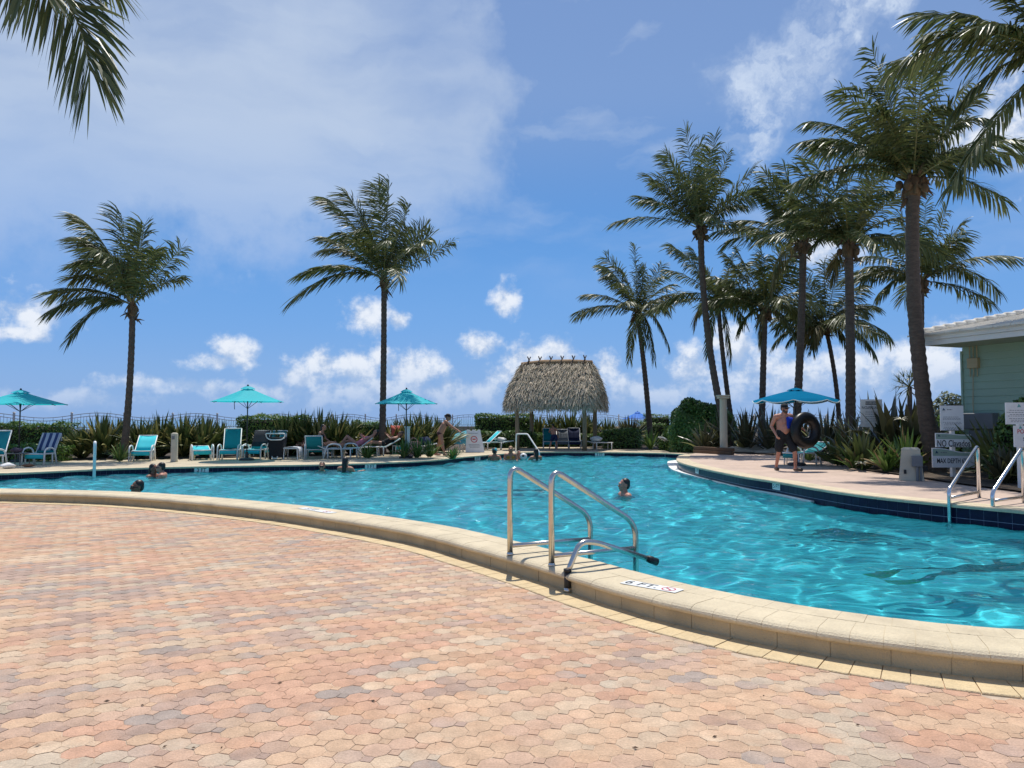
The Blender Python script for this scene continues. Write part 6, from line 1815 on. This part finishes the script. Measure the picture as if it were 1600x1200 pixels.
def body(J, s=1.0, fat=1.0, legs=True, arms=True, vox=.012, head=True, face=(0, -1, 0), up=(0, 0, 1), hands=True):
    mb = MB(); V_ = {k: Vector(v) for k, v in J.items()}
    sh = (V_['sl'] - V_['sr']); ax = sh.normalized()
    hp = (V_['hl'] - V_['hr']).normalized() if legs or 'hl' in V_ else ax
    P, C = V_['pelvis'], V_['chest']
    mid = P.lerp(C, .45)
    for sg in (-1, 1):
        mb.cap(P + hp * sg * .065 * s, mid + ax * sg * .055 * s, .110 * s * fat, .108 * s * fat, 12)
        mb.cap(mid + ax * sg * .055 * s, C + ax * sg * .072 * s, .108 * s * fat, .112 * s, 12)
    N0 = (V_['sl'] + V_['sr']) / 2
    mb.cap(V_['sl'] - ax * .03 * s, V_['sr'] + ax * .03 * s, .072 * s, .072 * s, 12)
    mb.cap(C, N0, .12 * s, .085 * s, 12)
    mb.cap(N0, V_['head'] - Vector(up) * .06 * s, .068 * s, .058 * s, 12)
    for sg, k in ((1, 'sl'), (-1, 'sr')): mb.cap(N0 + (V_['head'] - N0) * .25, V_[k], .05 * s, .06 * s, 10)
    if head: add_head(mb, V_['head'], face, up, s)
    if arms:
        for q in 'lr':
            if 'e' + q not in V_: continue
            mb.cap(V_['s' + q], V_['e' + q], .056 * s * (.6 + .4 * fat), .042 * s, 12); mb.cap(V_['e' + q], V_['w' + q], .043 * s, .029 * s, 12)
            mb.ell(V_['s' + q].lerp(V_['e' + q], .4), (.05 * s,) * 3)
            if hands:
                d = (V_['w' + q] - V_['e' + q]).normalized(); add_hand(mb, V_['w' + q], d, J.get('n' + q, (0, -1, .2)), s)
    if legs:
        for q in 'lr':
            mb.cap(V_['h' + q], V_['k' + q], .092 * s * (.55 + .45 * fat), .060 * s, 12); mb.cap(V_['k' + q], V_['a' + q], .058 * s, .038 * s, 12)
            dn = (V_['a' + q] - V_['k' + q]); bk = Vector(J.get('b' + q, (0, 1, 0)))
            mb.ell(V_['k' + q] + dn * .3 + bk * .018 * s, (.05 * s, .05 * s, .10 * s), None, 10, 8)
            t = Vector(J['t' + q]); mb.cap(V_['a' + q] - Vector((0, 0, .03 * s)), t, .040 * s, .030 * s, 10); mb.ell(V_['a' + q] + (V_['a' + q] - t).normalized() * .03 * s - Vector((0, 0, .045 * s)), (.035 * s, .035 * s, .035 * s))
    return mb
def hair_cap(c, face, up=(0, 0, 1), s=1.0, long=0.0, bun=False, low=-.0):
    mb = MB(); Mx = head_frame(face, up); c = Vector(c)
    def E(p, r): mb.ell(c + Mx @ Vector(p) * s, [q * s for q in r], Mx, 14, 10)
    E((0, -.030, .052), (.080, .088, .080)); E((0, -.058, .005), (.074, .058, .085 + low))
    if long: E((0, -.075, -.06), (.075, .045, .10)); mb.cap(c + Mx @ Vector((0, -.08, -.04)) * s, c + Mx @ Vector((0, -.085, -.04 - long)) * s, .070 * s, .045 * s, 12)
    if bun: E((0, -.12, .02), (.045, .045, .045))
    return mb, Mx
def eyes(root, c, Mx, s=1.0, glasses=False):
    c = Vector(c); mb = MB()
    if glasses:
        for sx in (-1, 1): mb.ell(c + Mx @ Vector((sx * .032, .086, .002)) * s, (.026 * s, .012 * s, .019 * s), Mx, 10, 8); mb.tube([c + Mx @ Vector((sx * .056, .08, .004)) * s, c + Mx @ Vector((sx * .079, -.01, .006)) * s], .005 * s, 5)
        mb.tube([c + Mx @ Vector((-.03, .098, .006)) * s, c + Mx @ Vector((.03, .098, .006)) * s], .005 * s, 5); mb.build('sunglasses', m_black, root, True)
    else:
        for sx in (-1, 1):
            e = MB(); e.ell(c + Mx @ Vector((sx * .031, .081, .006)) * s, (.0125 * s, .009 * s, .0075 * s), Mx, 10, 8); ob = e.build('eye', m_eye, root, True)
            e = MB(); e.ell(c + Mx @ Vector((sx * .031, .0875, .006)) * s, (.006 * s, .004 * s, .006 * s), Mx, 8, 6); e.build('pupil', m_hair, ob, True)
        for sx in (-1, 1): mb.tube([c + Mx @ Vector((sx * .015, .094, .026)) * s, c + Mx @ Vector((sx * .048, .080, .028)) * s], .0045 * s, 5)
        mb.cap(c + Mx @ Vector((-.020, .094, -.058)) * s, c + Mx @ Vector((.020, .094, -.058)) * s, .005 * s, .005 * s, 6); mb.build('brows_and_mouth', m_hairbr, root)
def cap_hat(root, c, Mx, s, mat, brim=True, name='cap'):
    mb = MB(); c = Vector(c)
    vs = []; 
    mb.ell(c + Mx @ Vector((0, -.012, .058)) * s, (.088 * s, .104 * s, .072 * s), Mx, 16, 10)
    if brim:
        o = c + Mx @ Vector((0, .0, .048)) * s; ex, ey = Mx @ Vector((1, 0, 0)), Mx @ Vector((0, 1, -.15))
        poly = [(.078 * s * math.cos(a), (.085 + .085 * math.sin(a)) * s) for a in [math.pi * i / 10 for i in range(11)]] + [(-.078 * s, .02 * s), (.078 * s, .02 * s)]
        mb.plate(poly[::-1], o, ex, ey, .010 * s)
    return mb.build(name, mat, root, True)

# the man with the inner tube
p = G(1226, 735.5, ZN)
root = thing('person', 'bearded man in black shorts and cap walking, carrying an inner tube', 'person', p)
J = dict(pelvis=(.0, .0, .96), chest=(-.02, -.02, 1.28), sl=(.195, .0, 1.445), sr=(-.215, -.0, 1.43), head=(.015, -.035, 1.645), hl=(.10, 0, .92), hr=(-.10, 0, .92), kl=(.20, -.20, .50), kr=(-.14, .02, .50), al=(.25, -.10, .09), ar=(-.15, .20, .09),
         tl=(.34, -.27, .035), tr=(-.17, .03, .035), el=(.36, .12, 1.19), wl=(.44, -.07, 1.12), er=(-.31, .06, 1.17), wr=(-.25, -.11, .955), nl=(-.5, 0, -.5), nr=(.9, 0, .2))
FM = Vector((.45, -1, -.08))
mb = body(J, 1.0, 1.16, vox=.009, face=FM); mb.ell((0, -.06, 1.10), (.15, .125, .17)); remesh(mb, 'body', m_skin2, root, .0085, 2)
c = J['head']; hm, Mx = hair_cap(c, FM); remesh(hm, 'hair', m_hairbr, root, .010)
bd = MB()
for q in ((0, .058, -.085, .052, .045, .045), (.05, .03, -.06, .022, .04, .05), (-.05, .03, -.06, .022, .04, .05)): bd.ell(Vector(c) + Mx @ Vector(q[:3]), q[3:], Mx)
remesh(bd, 'beard', m_hairbr, root, .008); eyes(root, c, Mx, 1.0, True); cap_hat(root, c, Mx, 1.02, m_blackcl)
sh = MB()
for sg in (-1, 1): sh.cap((sg * .07, 0, 1.0), (sg * .07, 0, .93), .150, .145, 12)
for q in 'lr':
    h_, k_ = Vector(J['h' + q]), Vector(J['k' + q]); sh.cap(h_, h_.lerp(k_, .80), .128, .112, 12)
remesh(sh, 'shorts', m_blackcl, root, .014)
for q in 'lr':
    s_ = MB(); a, t = Vector(J['a' + q]), Vector(J['t' + q]); s_.cap(a + Vector((0, .03, -.045)), t + Vector((0, 0, .008)), .050, .043, 10); s_.v = [(x, y, max(z, .004)) for x, y, z in s_.v]; s_.build('shoe', m_hairbr, root, True)
tw = MB(); vs = []; fs = []
for i in range(13):
    t = i / 12
    pc = arc((.10, -.175, 1.12), (.115, -.16, 1.70), (.12, .17, 1.15), 12)[i]
    for j in range(5): q = (j / 4 - .5) * .17; vs.append((pc.x + q, pc.y - .012 * math.sin(j * 1.7), pc.z - abs(q) * .12 + .012 * math.sin(i + j)))
for i in range(12):
    for j in range(4): a = i * 5 + j; fs.append((a, a + 5, a + 6, a + 1))
m0 = len(vs); vs += [(x * 1.0, y * .93, z - .012) for x, y, z in vs]; fs += [tuple(m0 + i for i in reversed(f)) for f in fs]
tw.add(vs, fs); tag(tw.build('towel', m_blue, None, True, loc=p), 'royal blue towel over the shoulder of the walking man', 'towel')
tc_ = at(1258.5, 672.5, p.y - .14)
root = thing('inner_tube', 'big black rubber inner tube held at the man\'s side', 'inner tube', tc_, R(22))
mb = MB(); vs = []; fs = []; NU, NV = 48, 20
for i in range(NU):
    a = 2 * math.pi * i / NU
    for j in range(NV):
        b = 2 * math.pi * j / NV; rr = .335 + .152 * math.cos(b); vs.append((rr * math.cos(a), .125 * math.sin(b), rr * math.sin(a)))
for i in range(NU):
    for j in range(NV): fs.append((i * NV + j, i * NV + (j + 1) % NV, ((i + 1) % NU) * NV + (j + 1) % NV, ((i + 1) % NU) * NV + j))
mb.add(vs, fs); mb.build('ring', M('tube_rubber', (.007, .007, .008), .38, .15, 4, spec=.4), root, True)
mb = MB(); mb.tube([(.1, -.02, .16), (.085, -.03, .12)], .008, 6); mb.build('valve', m_steel, root)
clump('lily_clump', 'lily clump seen through the hole of the inner tube', 'plant', at_d(1262, 23.6, .22), .95, 22, .07, m_lily, 'spiky plants in the right-hand bed', True, .8, 333)

def suit(root, pts, mat, name, vox=.012):
    mb = MB()
    for a, b, r0, r1 in pts: mb.cap(a, b, r0, r1, 12)
    return remesh(mb, name, mat, root, vox)
# standing woman
p = G(689, 712, ZF); root = thing('person', 'woman in dark bikini and cap bending to spread a towel', 'person', p); root.scale = (1.12, 1.12, 1.10)
s = 1.0
J = dict(pelvis=(-.03, 0, .83), chest=(.11, 0, 1.12), sl=(.20, -.15, 1.24), sr=(.16, .15, 1.25), head=(.26, -.01, 1.41), hl=(-.02, -.09, .80), hr=(-.02, .09, .80), kl=(.06, -.13, .44), kr=(-.06, .10, .44), al=(.14, -.16, .08), ar=(-.20, .14, .08),
         tl=(.30, -.18, .03), tr=(-.05, .14, .03), el=(.42, -.24, 1.05), wl=(.62, -.20, .92), er=(.38, .22, 1.05), wr=(.60, .16, .93), nl=(0, 0, -1), nr=(0, 0, -1), bl=(-1, 0, 0), br=(-1, 0, 0))
FM = Vector((1, -.25, -.25)); mb = body(J, s, 1.12, face=FM); remesh(mb, 'body', m_skin, root, .011, 2)
hm, Mx = hair_cap(J['head'], FM, s=s, bun=True); remesh(hm, 'hair', m_hairbr, root, .011); cap_hat(root, J['head'], Mx, s, m_blackcl); eyes(root, J['head'], Mx, s)
bk = M('burgundy_bikini', (.05, .012, .022), .7, .1, 5)
suit(root, [((-.03, -.07, .82), (-.03, .07, .82), .122, .122), ((-.03, -.06, .76), (-.03, .06, .76), .105, .105)], bk, 'bikini_bottom')
suit(root, [((.165, -.07, 1.13), (.165, .07, 1.13), .09, .09), ((.07, -.09, 1.16), (.07, .09, 1.16), .052, .052)], bk, 'bikini_top')
# boy under the hut
p = at_d(866, 35.6, ZF); root = thing('person', 'boy in navy trunks seen from behind under the hut', 'person', p); s = .74
J = dict(pelvis=(0, 0, .66), chest=(-.05, .05, .92), sl=(-.19, .05, 1.0), sr=(.09, .05, 1.02), head=(-.06, .10, 1.17), hl=(-.07, 0, .63), hr=(.07, 0, .63), kl=(-.16, .04, .35), kr=(.10, .0, .35), al=(-.24, -.04, .07), ar=(.12, .03, .07),
         tl=(-.26, .10, .03), tr=(.14, .17, .03), el=(-.24, .16, .85), wl=(-.16, .30, .80), er=(.17, .05, .84), wr=(.18, .02, .64), nl=(0, 1, 0), nr=(0, 1, 0), bl=(0, -1, 0), br=(0, -1, 0))
FM = Vector((-.25, 1, -.35)); mb = body(J, s, .9, face=FM); remesh(mb, 'body', m_skin2, root, .011, 2); hm, Mx = hair_cap(J['head'], FM, s=s, low=.02); remesh(hm, 'hair', m_hair, root, .011)
suit(root, [((-.05, 0, .66), (.05, 0, .66), .10, .10), ((-.07, 0, .62), (-.12, .02, .47), .085, .078), ((.07, 0, .62), (.09, 0, .47), .085, .078)], m_navycl, 'trunks')
# seated sunbather
p = gp(508, 716); root = thing('person', 'long-haired woman sitting upright on a lounger facing right', 'person', p + Vector((-.05, -.05, 0)))
J = dict(pelvis=(-.18, 0, .50), chest=(-.14, 0, .80), sl=(-.10, -.16, .95), sr=(-.08, .15, .96), head=(.0, -.01, 1.16), hl=(-.12, -.08, .49), hr=(-.12, .08, .49), kl=(.30, -.11, .60), kr=(.32, .10, .58), al=(.68, -.10, .46), ar=(.70, .11, .46), tl=(.74, -.11, .56), tr=(.76, .12, .56),
         el=(-.12, -.24, .70), wl=(.08, -.22, .56), er=(.02, .22, .72), wr=(.2, .14, .62), nl=(0, 0, -1), nr=(0, 0, -1), bl=(0, 0, -1), br=(0, 0, -1))
FM = Vector((1, -.15, 0)); mb = body(J, .92, .92, face=FM); remesh(mb, 'body', m_skin, root, .011, 2); hm, Mx = hair_cap(J['head'], FM, s=.92, long=.28); remesh(hm, 'hair', m_hair, root, .012); eyes(root, J['head'], Mx, .92)
suit(root, [((-.18, -.06, .49), (-.18, .06, .49), .122, .122)], m_blackcl, 'bikini_bottom'); suit(root, [((-.06, -.08, .84), (-.06, .08, .84), .075, .075), ((-.2, -.08, .84), (-.2, .08, .84), .045, .045)], m_blackcl, 'bikini_top')
# sunbather with raised knees (head to the right)
def lying(label, u, v, skin, hairm, suitm, knees=.30, flip=1, ground=SEAT + .03, back=.30):
    p = gp(u, v); root = thing('person', label, 'person', p)
    J = dict(pelvis=(-.02, 0, ground + .11), chest=(.33, 0, ground + .11 + back * .62), sl=(.50, -.16, ground + .12 + back * .85), sr=(.50, .16, ground + .12 + back * .85), head=(.68, -.02, ground + .22 + back * 1.2), hl=(-.06, -.09, ground + .11), hr=(-.06, .09, ground + .11),
             kl=(-.42, -.12, ground + .12 + knees), kr=(-.45, .10, ground + .11 + knees * .4), al=(-.70, -.12, ground + .07), ar=(-.86, .10, ground + .06), tl=(-.84, -.13, ground + .05), tr=(-.93, .12, ground + .20),
             el=(.30, -.30, ground + .30), wl=(.12, -.18, ground + .46), er=(.32, .30, ground + .28), wr=(.14, .16, ground + .44), nl=(1, 0, 0), nr=(1, 0, 0), bl=(0, 0, -1), br=(0, 0, -1))
    FM = Vector((-.8, -.2, .6)); mb = body(J, .93, 1.0, face=FM, up=(.6, 0, .8)); remesh(mb, 'body', skin, root, .012, 2)
    hm, Mx = hair_cap(J['head'], FM, (.6, 0, .8), .93, long=.1); remesh(hm, 'hair', hairm, root, .012); eyes(root, J['head'], Mx, .93, True)
    suit(root, [((-.02, -.06, ground + .11), (-.02, .06, ground + .11), .125, .125), ((.10, -.05, ground + .12 + back * .2), (.33, -.06, ground + .12 + back * .62), .118, .122), ((.10, .05, ground + .12 + back * .2), (.33, .06, ground + .12 + back * .62), .118, .122)], suitm, 'swimsuit')
lying('sunbather in pink swimsuit with raised knees on a lounger', 560, 714.3, m_skin2, m_hair, m_pink, .30)
lying('sunbather in dark swimsuit lying with outstretched legs', 600, 712, m_skin, m_hairbr, m_blackcl, .05, back=.24)
# head of a sunbather behind the rounded shaded back
p = gp(477, 712.5); root = thing('person', 'fair-haired sunbather mostly hidden behind a shaded turquoise lounger back', 'person', p)
J = dict(pelvis=(0, -.1, .45), chest=(0, .12, .66), sl=(-.15, .18, .78), sr=(.15, .18, .78), head=(0, .20, .96), hl=(-.08, -.1, .44), hr=(.08, -.1, .44), kl=(-.1, -.5, .52), kr=(.1, -.5, .50), al=(-.1, -.85, .42), ar=(.1, -.85, .42), tl=(-.1, -.9, .5), tr=(.1, -.9, .5), el=(-.25, .1, .6), wl=(-.2, -.1, .5), er=(.25, .1, .6), wr=(.2, -.1, .5))
mb = body(J, .9, 1, face=(0, -1, .1)); remesh(mb, 'body', m_skin2, root, .013, 2); hm, Mx = hair_cap(J['head'], (0, -1, .1), s=.9); remesh(hm, 'hair', m_hairb, root, .012); eyes(root, J['head'], Mx, .9)

# swimmers: upright in the water, only what rises above the surface shows
def swimmer(label, u, vwater, face, skin, hairm, rise=.30, long=0.0, glasses=False, visor=None, arms=None, top=None, s=1.18, loc=None, lean=(0, 0)):
    p = G(u, vwater, ZW) if loc is None else Vector(loc)
    root = thing('person', label, 'person', (p.x, p.y, ZW), 0, None)
    f = Vector(face).normalized(); sd = Vector((0, 0, 1)).cross(f).normalized()          # sd = the person's left
    rise -= .03; hz_ = rise - .115
    hd = Vector((lean[0], lean[1], hz_)); shc = Vector((0, 0, hz_ - .225)) - f * .02
    J = dict(pelvis=Vector((0, 0, hz_ - .72)), chest=Vector((0, 0, hz_ - .40)), sl=shc + sd * .21, sr=shc - sd * .21, head=hd, hl=Vector((0, 0, hz_ - .76)) + sd * .08, hr=Vector((0, 0, hz_ - .76)) - sd * .08)
    if arms:
        for q, (e, w_) in zip('lr', arms):
            J['e' + q] = shc + f * e[0] + sd * e[1] + Vector((0, 0, e[2])); J['w' + q] = shc + f * w_[0] + sd * w_[1] + Vector((0, 0, w_[2])); J['n' + q] = (0, 0, -1)
    else:
        for q, sg in (('l', 1), ('r', -1)): J['e' + q] = shc + sd * sg * .26 + f * .10 + Vector((0, 0, -.22)); J['w' + q] = shc + sd * sg * .2 + f * .32 + Vector((0, 0, -.26)); J['n' + q] = (0, 0, -1)
    mb = body(J, s, 1.0, legs=False, face=f); remesh(mb, 'body', skin, root, .0105, 2)
    hm, Mx = hair_cap(hd, f, s=s, long=long); remesh(hm, 'hair', hairm, root, .010); eyes(root, hd, Mx, s, glasses)
    if visor: cap_hat(root, hd, Mx, s, visor, name='visor')
    if top:
        c_ = J['chest']; suit(root, [(c_ + sd * .07 + Vector((0, 0, -.06)), c_ + sd * .075 + Vector((0, 0, .05)), .122, .128), (c_ - sd * .07 + Vector((0, 0, -.06)), c_ - sd * .075 + Vector((0, 0, .05)), .122, .128)], top, 'swim_top')
    return root
swimmer('dark-haired man swimming in mid-pool, looking left', 975, 775.5, (-1, -.25, .05), m_skin2, m_hair, .385, arms=(((.1, .25, -.14), (.35, .15, -.16)), ((-.05, .30, -.10), (.2, .28, -.18))))
pz = at(214, 762, 15.2)
swimmer('dark head of a swimmer close under the near left coping', 214, 0, (-.7, -.7, 0), m_skind, m_hair, .41, glasses=True, loc=(pz.x, pz.y, ZW))
swimmer('woman of the couple, facing right, left swimmer of the pair', 240, 745, (1, -.2, 0), m_skind, m_hair, .37, long=.12)
swimmer('sunburnt man of the couple, facing left, right swimmer of the pair', 253.5, 745.5, (-1, -.25, 0), m_skin2, m_hair, .42, lean=(-.06, 0), glasses=True)
swimmer('swimmer in sunglasses resting an arm along the far tiles', 503, 735.5, (.1, -1, 0), m_skin, m_hairbr, .28, glasses=True, arms=(((.05, .26, -.18), (.3, .2, -.2)), ((.02, -.32, -.08), (.0, -.62, -.02))))
swimmer('woman with long dark wet hair, back turned, by the far tiles', 540, 737, (.25, 1, 0), m_skin, m_hair, .46, long=.34, arms=(((.05, .27, -.20), (.25, .25, -.1)), ((.05, -.30, -.14), (.22, -.42, -.08))), top=m_greycl)
swimmer('swimmer with turquoise visor at the pool edge near the hut', 773, 719, (.4, .9, 0), m_skin, m_hair, .50, visor=m_vis, arms=(((.1, .30, -.14), (.1, .5, -.2)), ((-.05, -.30, -.12), (-.15, -.48, -.24))))
swimmer('blonde woman sitting high in the water by the steps', 798, 718.5, (0, -1, 0), m_skin, m_hairb, .56, long=.16, top=M('mustard_swimsuit', (.40, .20, .03), .8, .1, 5))
swimmer('child in grey rash vest beside the blonde woman', 811, 717.5, (.3, -1, 0), m_skin2, m_hairbr, .40, top=m_greycl, s=.85)
swimmer('dark-haired swimmer in pale top near the step rail, back turned', 837, 719, (-.5, 1, 0), m_skin, m_hair, .47, long=.22, top=m_towelw, arms=(((.1, .32, -.16), (.2, .6, -.18)), ((.05, -.26, -.2), (.1, -.3, -.25))))
p = G(818, 718, ZW); t = thing('ball', 'white and dark beach ball floating by the child', 'ball', (p.x, p.y, ZW + .12))
mb = MB(); mb.ell((0, 0, 0), (.15, .15, .15), None, 18, 12); mb.build('shell', m_frame, t, True)
mb = MB()
for a in (0.6, 2.4, 4.6): mb.ell((.10 * math.cos(a), .10 * math.sin(a), -.06 if a < 3 else .03), (.065, .065, .065), None, 10, 8)
mb.build('dark_patches', m_black, t, True)
# people under water
def diver(label, c, rz, skin, suitm, fins=None, s=1.0):
    root = thing('person', label, 'person', c, rz)
    J = dict(pelvis=(-.1, 0, 0), chest=(.25, 0, .02), sl=(.40, .18, .03), sr=(.40, -.18, .03), head=(.62, 0, .04), hl=(-.14, .09, 0), hr=(-.14, -.09, 0), kl=(-.55, .11, -.05), kr=(-.55, -.12, .03), al=(-.95, .13, 0), ar=(-.95, -.14, -.06), tl=(-1.1, .14, -.02), tr=(-1.1, -.14, -.08), el=(.55, .38, -.05), wl=(.80, .42, -.10), er=(.45, -.40, -.05), wr=(.62, -.55, -.1), nl=(0, 0, -1), nr=(0, 0, -1))
    remesh(body(J, s, 1.0, face=(.6, 0, -.8), up=(.8, 0, .6)), 'body', skin, root, .014, 2); hm, Mx = hair_cap(J['head'], (.6, 0, -.8), (.8, 0, .6)); remesh(hm, 'hair', m_hair, root, .013)
    suit(root, [((-.12, -.06, 0), (-.12, .06, 0), .13, .13), ((.0, -.06, 0), (.28, -.07, .02), .118, .122), ((.0, .06, 0), (.28, .07, .02), .118, .122)], suitm, 'swimsuit')
    if fins:
        for q in 'lr':
            t = Vector(J['t' + q]); mb = MB(); mb.plate([(0, -.05), (.42, -.11), (.45, 0), (.42, .11), (0, .05)], t, (-1, 0, -.1), (0, 1, 0), .015); mb.build('fin', fins, root)
m_fin = M('lime_fin', (.60, .80, .03), .5, .05)
diver('dark submerged swimmer in the near right water', G(1330, 905, ZW - .85), R(150), m_skin, m_greycl)
diver('submerged snorkeller with lime green fins at the right', G(1545, 920, ZW - .30), R(15), m_skind, m_blackcl, m_fin)
diver('submerged swimmer beyond the tall ladder rails', G(815, 786, ZW - .35), R(8), m_skind, m_navycl)
# white bottle-like float on the far left water
p = G(131, 739.5, ZW); t = thing('float', 'small white float drifting by the far left tiles', 'float', p)
mb = MB(); mb.ell((0, 0, .02), (.20, .07, .055), None, 14, 8); mb.build('shell', m_frame, t, True)
# fallen leaf scraps on the patio
m_scrap = M('dry_scrap', (.10, .06, .035), .9, .3, 10, island=.4)
mb = MB(); rng = np.random.default_rng(12)
for i in range(30):
    u, v = rng.uniform(-40, 1500), rng.uniform(790, 1190)
    g_ = G(u, v, .004)
    if np.min((curve[:, 0] - g_.x) ** 2 + (curve[:, 1] - g_.y) ** 2) < .3 or not inside(np.array([g_.x]), np.array([g_.y]), edge_np)[0]: continue
    a = rng.random() * 6.28; l = rng.uniform(.005, .02); d = Vector((math.cos(a), math.sin(a), 0)); q = Vector((-d.y, d.x, 0))
    mb.add([g_ - d * l, g_ + q * l * .35 + Vector((0, 0, .006)), g_ + d * l + Vector((0, 0, .003)), g_ - q * l * .35], [(0, 3, 2, 1)])
stuff(mb.build('leaf_litter', m_scrap))
